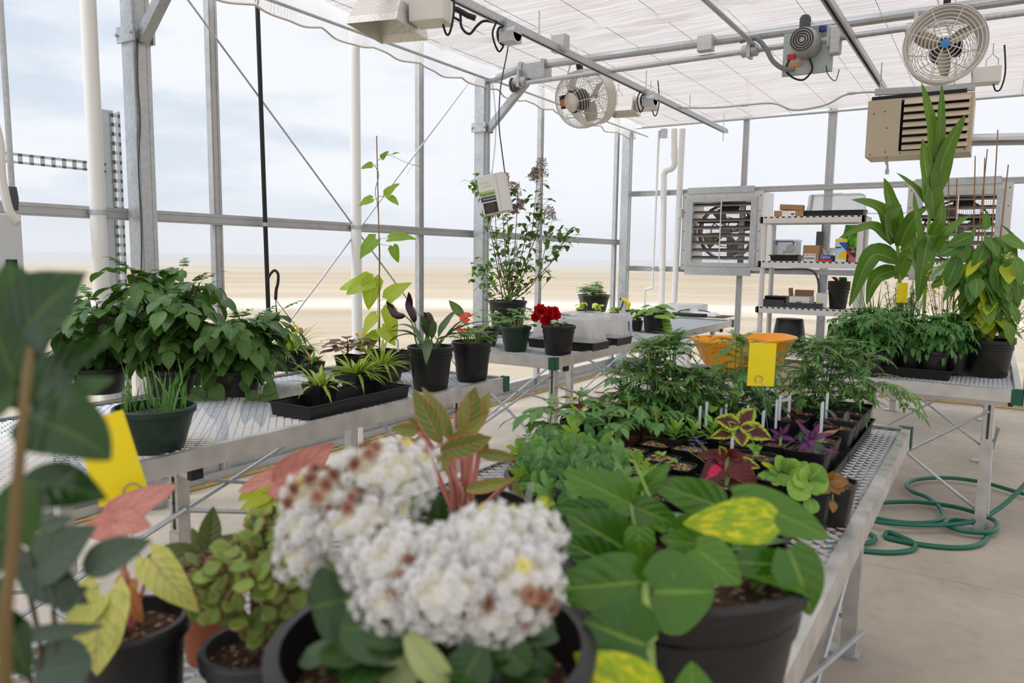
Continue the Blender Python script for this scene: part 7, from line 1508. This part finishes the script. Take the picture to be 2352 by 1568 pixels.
# ================================================================ RIGHT BENCH
a = az(1972, 862, TZ); b_ = az(2187, 868, TZ); a.y = b_.y = (a.y + b_.y) / 2
tr = traything((a, b_), .05, 'black tray of tomato plants at the front of the right bench', d=.52)
M['ltom3'] = M['ltomato']
def tomato(x, y, r, h, lab, H, n, spread):
    t, z = pot((x, y, TZ + .005), r, h, lab, name='potted_tomato', taper=.8); m = MB()
    for k in range(n):
        a = ru(0, 6.3); tip = V((math.cos(a) * spread * ru(.2, .8), math.sin(a) * spread * ru(.2, .8), z + H * ru(.5, 1))); pts = smooth([(0, 0, z), (tip.x * .4, tip.y * .4, z + (tip.z - z) * .55), tip], 3); tube(m, pts, .003, 5, mi=1, caps=False)
        for i in range(2, len(pts)):
            for r_ in range(3): pinnate(m, pts[i], hdir(ru(0, 6.3), ru(.1, .7)), UP, ru(.09, .14), 3, ru(.04, .055), ru(.018, .025), 'ovate', ru(.7, 1.4), ns=6, nc=2, jag=.25, spread=.9, bend=.8)
    fol(m, ['ltomato', 'stemg'], t); return t
yb = a.y; x_l = a.x
for k, (px, dy, lab) in enumerate(((2142, .1, 'tomato plant in the right front pot of the tray on the right bench'), (2035, .1, 'tomato plant in the left front pot of the tray on the right bench'), (2090, .12, 'tomato plant in the middle front pot of the tray on the right bench'), (2190, .3, 'tomato plant at the back right of the tray, beside the big black pot'), (2060, .34, 'tomato plant in the second row of the tray on the right bench'), (2000, .3, 'tomato plant at the back left of the tray, in front of the shelving'))):
    p_ = ay(px, 800, yb + dy); tomato(p_.x, yb + dy, .083, .145, lab, .23, 7, .15)
p_ = az(1960, 830, TZ + .14); tomato(max(p_.x, -.74), max(p_.y, 4.43) + .12, .075, .14, 'tomato plant drooping over the left corner of the right bench', .2, 7, .2)
# big drooping plant
c = az(2264, 866, TZ); R3 = 52 / ppm(c); t, z = pot(c + V((0, R3 * .8, 0)), R3, .205, 'big black pot of tall light green drooping plant tied to a cane at the right', name='potted_drooping_plant', taper=.82); o_ = V(t.location); q = lambda x, y, dy=0: ay(x, y, o_.y + dy) - o_; m = MB(); st = MB()
for i, tp in enumerate(((2262, 530), (2225, 600), (2310, 580), (2245, 640), (2290, 660), (2275, 560))):
    dy = ru(-.06, .06); pts = smooth([V((0, 0, z)), q((tp[0] + 2264) / 2, 690, dy * .5), q(*tp, dy)], 6); tube(st, pts, .0045, 6); n_ = len(pts)
    for k in range(3, n_):
        for r_ in range(2): aa = ru(0, 6.3); e_ = pts[k] + hdir(aa, ru(.1, .5)) * ru(.03, .09); stalk(m, pts[k], e_, .0015, mi=1); f_ = k / n_; leaf(m, e_, hdir(aa, ru(-1.3, -.5)), hdir(aa, .6), ru(.12, .18) * (1.05 - .3 * (1 - f_)), ru(.065, .095), 'ovate', ru(.1, .6), .18, wave=.03, ns=12, nc=4, jag=.07, mi=0 if rnd() < .35 + .65 * f_ else 2)
for x, y, ang, L_ in ((2215, 560, 200, .15), (2200, 590, 250, .16), (2235, 540, 200, .14), (2300, 545, -20, .14), (2330, 590, -70, .15), (2262, 528, 90, .09), (2285, 600, -80, .18), (2240, 610, 250, .18), (2335, 640, -80, .13), (2320, 700, -60, .11), (2310, 740, -70, .12), (2262, 560, 250, .15), (2225, 560, 230, .15)):
    a = math.radians(ang); leaf(m, q(x, y, ru(-.12, -.02)), CR * math.cos(a) + UP * math.sin(a) - _f * .2, -_f + UP * .4, L_ * 1.15, L_ * .58, 'ovate', .5, .15, wave=.03, ns=8, mi=0)
fol(m, ['lpepper', 'stemg', 'lyel'], t); P(st, 'stems', 'stemg', t)
for (x0, y0), (x1, y1) in (((2292, 298), (2265, 785)), ((2316, 378), (2280, 700))):
    m = MB(); tube(m, [q(x0, y0, .02), q(x1, y1, .02)], [.0035, .0055], 6); P(m, 'cane', 'cane', t)
m = MB(); [leaf(m, q(2315 + ru(-12, 12), 588 + ru(-6, 6), -.1), hdir(ru(0, 6.3), ru(-.5, 1)), UP, .014, .01, 'obov', .3, ns=3) for k in range(30)]; P(m, 'flower_head', 'yelpetal', t)
# corn
def corn(base_px, Y, stempts, leaves, lab):
    b = ay(base_px, 700, Y); t, z = pot((b.x, Y, TZ), .09, .16, lab, name='potted_corn', taper=.8); o_ = V(t.location); q = lambda x, y, dy=0: ay(x, y, Y + dy) - o_; m = MB(); st = MB()
    pts = [V((0, 0, z))] + [q(*p_) for p_ in stempts]; tube(st, smooth(pts, 4), .011, 10); P(st, 'stalk', 'stemg', t)
    for b_, mid, tp, w_ in leaves:
        A, B, Cc = q(*b_), q(*mid, ru(-.08, -.02)), q(*tp, ru(-.12, .05)); pp = smooth([A, B, Cc], 7); n_ = len(pp); W = w_ / ppm(o_ + A); uv0 = (random.randrange(1, 40), random.randrange(1, 40)); vs = []; uv = []
        for i, p_ in enumerate(pp):
            d = (pp[min(i + 1, n_ - 1)] - pp[max(i - 1, 0)]).normalized(); v_ = (-_f * .8 + UP * .5); s_ = d.cross(v_).normalized(); nn = s_.cross(d); w = W * .5 * PROF['corn'](i / (n_ - 1)); 
            for j in range(7): x = j / 3 - 1; vs.append(p_ + s_ * x * w + nn * (abs(x) * w * .35 + .1 * w * math.sin(i * 1.1 + (2 if x > 0 else 0)) * abs(x))); uv.append((uv0[0] + .01 + .98 * j / 6, uv0[1] + .98 * i / n_))
        m.add(vs, [(i * 7 + j, i * 7 + j + 1, (i + 1) * 7 + j + 1, (i + 1) * 7 + j) for i in range(n_ - 1) for j in range(6)], uv)
    fol(m, 'lcorn', t)
corn(2125, 5.55, ((2126, 640), (2132, 540), (2138, 460), (2148, 380)), (((2150, 400), (2138, 290), (2116, 188), 40), ((2152, 380), (2160, 280), (2163, 192), 26), ((2148, 440), (2172, 350), (2218, 262), 44), ((2140, 480), (2128, 400), (2118, 318), 52), ((2145, 500), (2140, 430), (2150, 350), 50), ((2128, 470), (2100, 430), (2058, 396), 22), ((2142, 580), (2175, 530), (2232, 492), 26), ((2132, 545), (2118, 620), (2106, 695), 46), ((2140, 560), (2170, 540), (2215, 545), 24), ((2130, 640), (2105, 590), (2100, 530), 30), ((2140, 660), (2165, 640), (2180, 600), 24), ((2125, 600), (2105, 500), (2098, 440), 20), ((2140, 540), (2160, 500), (2165, 460), 30)), 'tallest corn plant reaching up in front of the beige heater')
corn(2068, 5.75, ((2066, 640), (2062, 570), (2056, 545)), (((2056, 545), (2045, 470), (2030, 408), 48), ((2050, 548), (2020, 480), (1955, 458), 46), ((2048, 560), (2000, 520), (1925, 548), 34), ((2066, 565), (2095, 505), (2130, 478), 42), ((2070, 580), (2100, 560), (2140, 545), 26), ((2060, 600), (2000, 590), (1950, 705), 56), ((2062, 640), (2085, 585), (2112, 640), 36), ((2050, 560), (2045, 500), (2070, 470), 40), ((2058, 620), (2010, 640), (1990, 700), 40)), 'shorter corn plant with broad arching leaves, between the shelving and tallest corn')
# grasses, feathery and yellow green plants behind tomatoes
def misc(px, Y, lab, build, mats, name, r=.08):
    b = ay(px, 700, Y); t, z = pot((b.x, Y, TZ), r, .15, lab, name=name); o_ = V(t.location); m = MB(); build(m, z, lambda x, y, dy=0: ay(x, y, Y + dy) - o_); fol(m, mats, t); return t
def grass(m, z, q):
    for k in range(60): a = ru(0, 6.3); leaf(m, (.03 * math.cos(a), .03 * math.sin(a), z), hdir(a, ru(1.1, 1.5)), hdir(a + PI, .3), ru(.2, .42), .009, 'strap', ru(.1, .8), .4, ns=6, nc=2)
misc(2010, 5.25, 'pot of upright oat like grass blades behind the tomatoes', grass, ['lchive'], 'potted_grass')
def feathery(m, z, q):
    for k in range(16):
        a = ru(0, 6.3); e = V((math.cos(a) * ru(0, .1), math.sin(a) * ru(0, .1), z + ru(.2, .4))); pts = smooth([(0, 0, z), e * .6 + V((0, 0, z * .4)), e], 5); tube(m, pts, .0018, 4, caps=False)
        for p_ in pts[3:]:
            for j in range(12): leaf(m, p_ + V((ru(-.01, .01),) * 3), hdir(ru(0, 6.3), ru(-.4, .8)), UP, ru(.015, .035), .004, 'lance', .3, ns=3, nc=2)
misc(2065, 5.2, 'feathery dill like plant around the small yellow card on the right bench', feathery, ['lfern'], 'potted_dill')
misc(2095, 5.9, 'feathery fern like plant in front of the far right exhaust fan', feathery, ['lfern'], 'potted_fern')
def bushy(m, z, q):
    for k in range(150): 
        p_ = q(ru(2120, 2215), ru(600, 760), ru(-.1, .1)); leaf(m, p_, hdir(ru(0, 6.3), ru(-.6, .6)), UP, ru(.025, .05), ru(.015, .03), 'ovate', .5, ns=4, nc=2, mi=0 if rnd() < .5 else 1)
        if k % 5 == 0: tube(m, [(0, 0, z), p_ * .5 + V((0, 0, z * .5)), p_], .0015, 4, caps=False, mi=2)
misc(2168, 5.3, 'yellow green bushy plant between the tall corn and the drooping plant', bushy, ['lyel', 'lherb', 'stemw'], 'potted_bushy_plant')
def bushy2(m, z, q):
    for k in range(90):
        p_ = q(ru(2300, 2400), ru(560, 760), ru(-.1, .1)); leaf(m, p_, hdir(ru(0, 6.3), ru(-.8, .4)), UP, ru(.025, .05), ru(.015, .03), 'ovate', .5, ns=4, nc=2)
        if k % 4 == 0: tube(m, [(0, 0, z), p_ * .5 + V((0, 0, z * .5)), p_], .0015, 4, caps=False, mi=1)
b0 = ay(2310, 700, 5.4)
t, z = pot((.05, 5.5, TZ), .09, .18, 'small leaved plant behind the drooping plant at the right picture edge', name='potted_small_leaf_plant'); o_ = V(t.location); m = MB(); bushy2(m, z, lambda x, y, dy=0: ay(x, y, 5.5 + dy) - o_); fol(m, ['lherb', 'stemw'], t)
# canes
for k, ((x0, y0), (x1, y1)) in enumerate((((2179, 404), (2176, 700)), ((2198, 410), (2190, 700)), ((2240, 358), (2232, 700)), ((2268, 342), (2225, 760)), ((2262, 362), (2250, 700)))):
    c = ay(x1, y1, 5.6); c2 = ay(x0, y0, 5.6); f_ = (TZ + .01 - c.z) / (c2.z - c.z); bb = c.lerp(c2, f_); t = thing('bamboo_cane', 'thin bamboo cane, %s of the five standing behind the drooping plant' % ('leftmost', 'second from the left', 'middle one', 'fourth from the left', 'rightmost')[k], 'cane', bb, group='bamboo canes on the right bench'); m = MB(); tube(m, [V((0, 0, 0)), (c2 - bb) * .5, c2 - bb], [.005, .0045, .0035], 6); [tube(m, [(c2 - bb) * g, (c2 - bb) * (g + .006)], .0062, 6) for g in (.2, .4, .6, .8)]; P(m, 'cane_shaft', 'cane', t)
c = ay(2072, 672, 5.1); t = thing('sticky_card', 'small yellow sticky card half hidden in the dill on the right bench', 'sticky trap', c, .4, group='yellow sticky cards on wires'); m = MB(); b2(m, (-.03, -.0005, -.06), (.03, .0005, .06)); P(m, 'card', 'yellow', t, smooth=False); m = MB(); tube(m, [(0, .002, -.05), (0, .002, TZ + .02 - c.z)], .001, 5); P(m, 'wire_holder', 'wire', t)

for cx_, cy_, tips, lab in ((468, 868, ((440, 958), (498, 966), (452, 925), (516, 918), (492, 880)), 0), (592, 880, ((560, 975), (602, 982), (640, 935), (574, 925), (636, 898), (548, 884), (615, 950)), 1)):
    D_ = (PC + V((.05, -.1, .08)) - CAM).dot(_f); pt = [o for o in bpy.data.objects if o.name.startswith('potted_potato_plant') and (V(o.location) - PC).length < .01][0]; m = MB()
    for tx, ty in tips: sl(m, (cx_ + (tx - cx_) * .35, cy_ + (ty - cy_) * .35), (tx, ty), D_, 40, 0, 'ovate', .4, .12, 0, .02, 8, 4)
    tube(m, smooth([PC + V((0, 0, .1)), ad(cx_, cy_, D_) + V((0, 0, .02)), ad(cx_, cy_ + 45, D_)], 4), .0022, 5, mi=1); rel(m, PC); fol(m, ['lpotato', 'stemg'], pt, 'drooping_leaves')
# ================================================================ light
w = bpy.data.worlds.new('World'); scn.world = w; w.use_nodes = True; t = w.node_tree; t.nodes.clear()
class WT(NT):
    def __init__(s, t): s.t = t
s = WT(t); out = s.n('ShaderNodeOutputWorld'); bg = s.n('ShaderNodeBackground')
tc = s.n('ShaderNodeTexCoord').outputs['Generated']; sp = s.n('ShaderNodeSeparateXYZ'); s.put(sp.inputs[0], tc)
el = sp.outputs[2]
cl = s.noise(s.scale(tc, (1.2, 1.2, 5.5)), 2.3, 6, .55)
side = s.ramp(sp.outputs[0], -1.0, -.25, -.03, .20)
k = s.ramp(s.math('ADD', cl, side), .38, .60)
blue = s.mix(s.ramp(el, 0, .45), C(214, 222, 232), C(196, 212, 230))
c = s.mix(k, blue, C(238, 240, 246))
c = s.mix(s.ramp(el, .0, .09), C(224, 227, 233), c)
gain = s.ramp(el, .36, .8, .95, 2.4)
vm = s.n('ShaderNodeVectorMath', operation='SCALE'); s.put(vm.inputs[0], c); s.put(vm.inputs['Scale'], gain)
s.put(bg.inputs[0], vm.outputs[0]); bg.inputs[1].default_value = 1.0
t.links.new(bg.outputs[0], out.inputs[0])
sl = bpy.data.lights.new('sun', 'SUN'); sl.energy = 2.0; sl.angle = math.radians(25); sl.color = (.96, .985, 1)
so = bpy.data.objects.new('sun', sl); COL.objects.link(so); so.rotation_euler = (math.radians(28), math.radians(-22), 0)
vs = scn.view_settings
vs.view_transform = 'Standard'; vs.look = 'None'; vs.exposure = 0.27; vs.gamma = 1; vs.use_curve_mapping = False
cy = scn.cycles
cy.use_denoising = True; cy.max_bounces = 8; cy.diffuse_bounces = 4; cy.glossy_bounces = 3; cy.transmission_bounces = 6; cy.transparent_max_bounces = 16
cy.sample_clamp_indirect = 6; cy.caustics_reflective = False; cy.caustics_refractive = False
cy.use_adaptive_sampling = True; cy.adaptive_threshold = .02
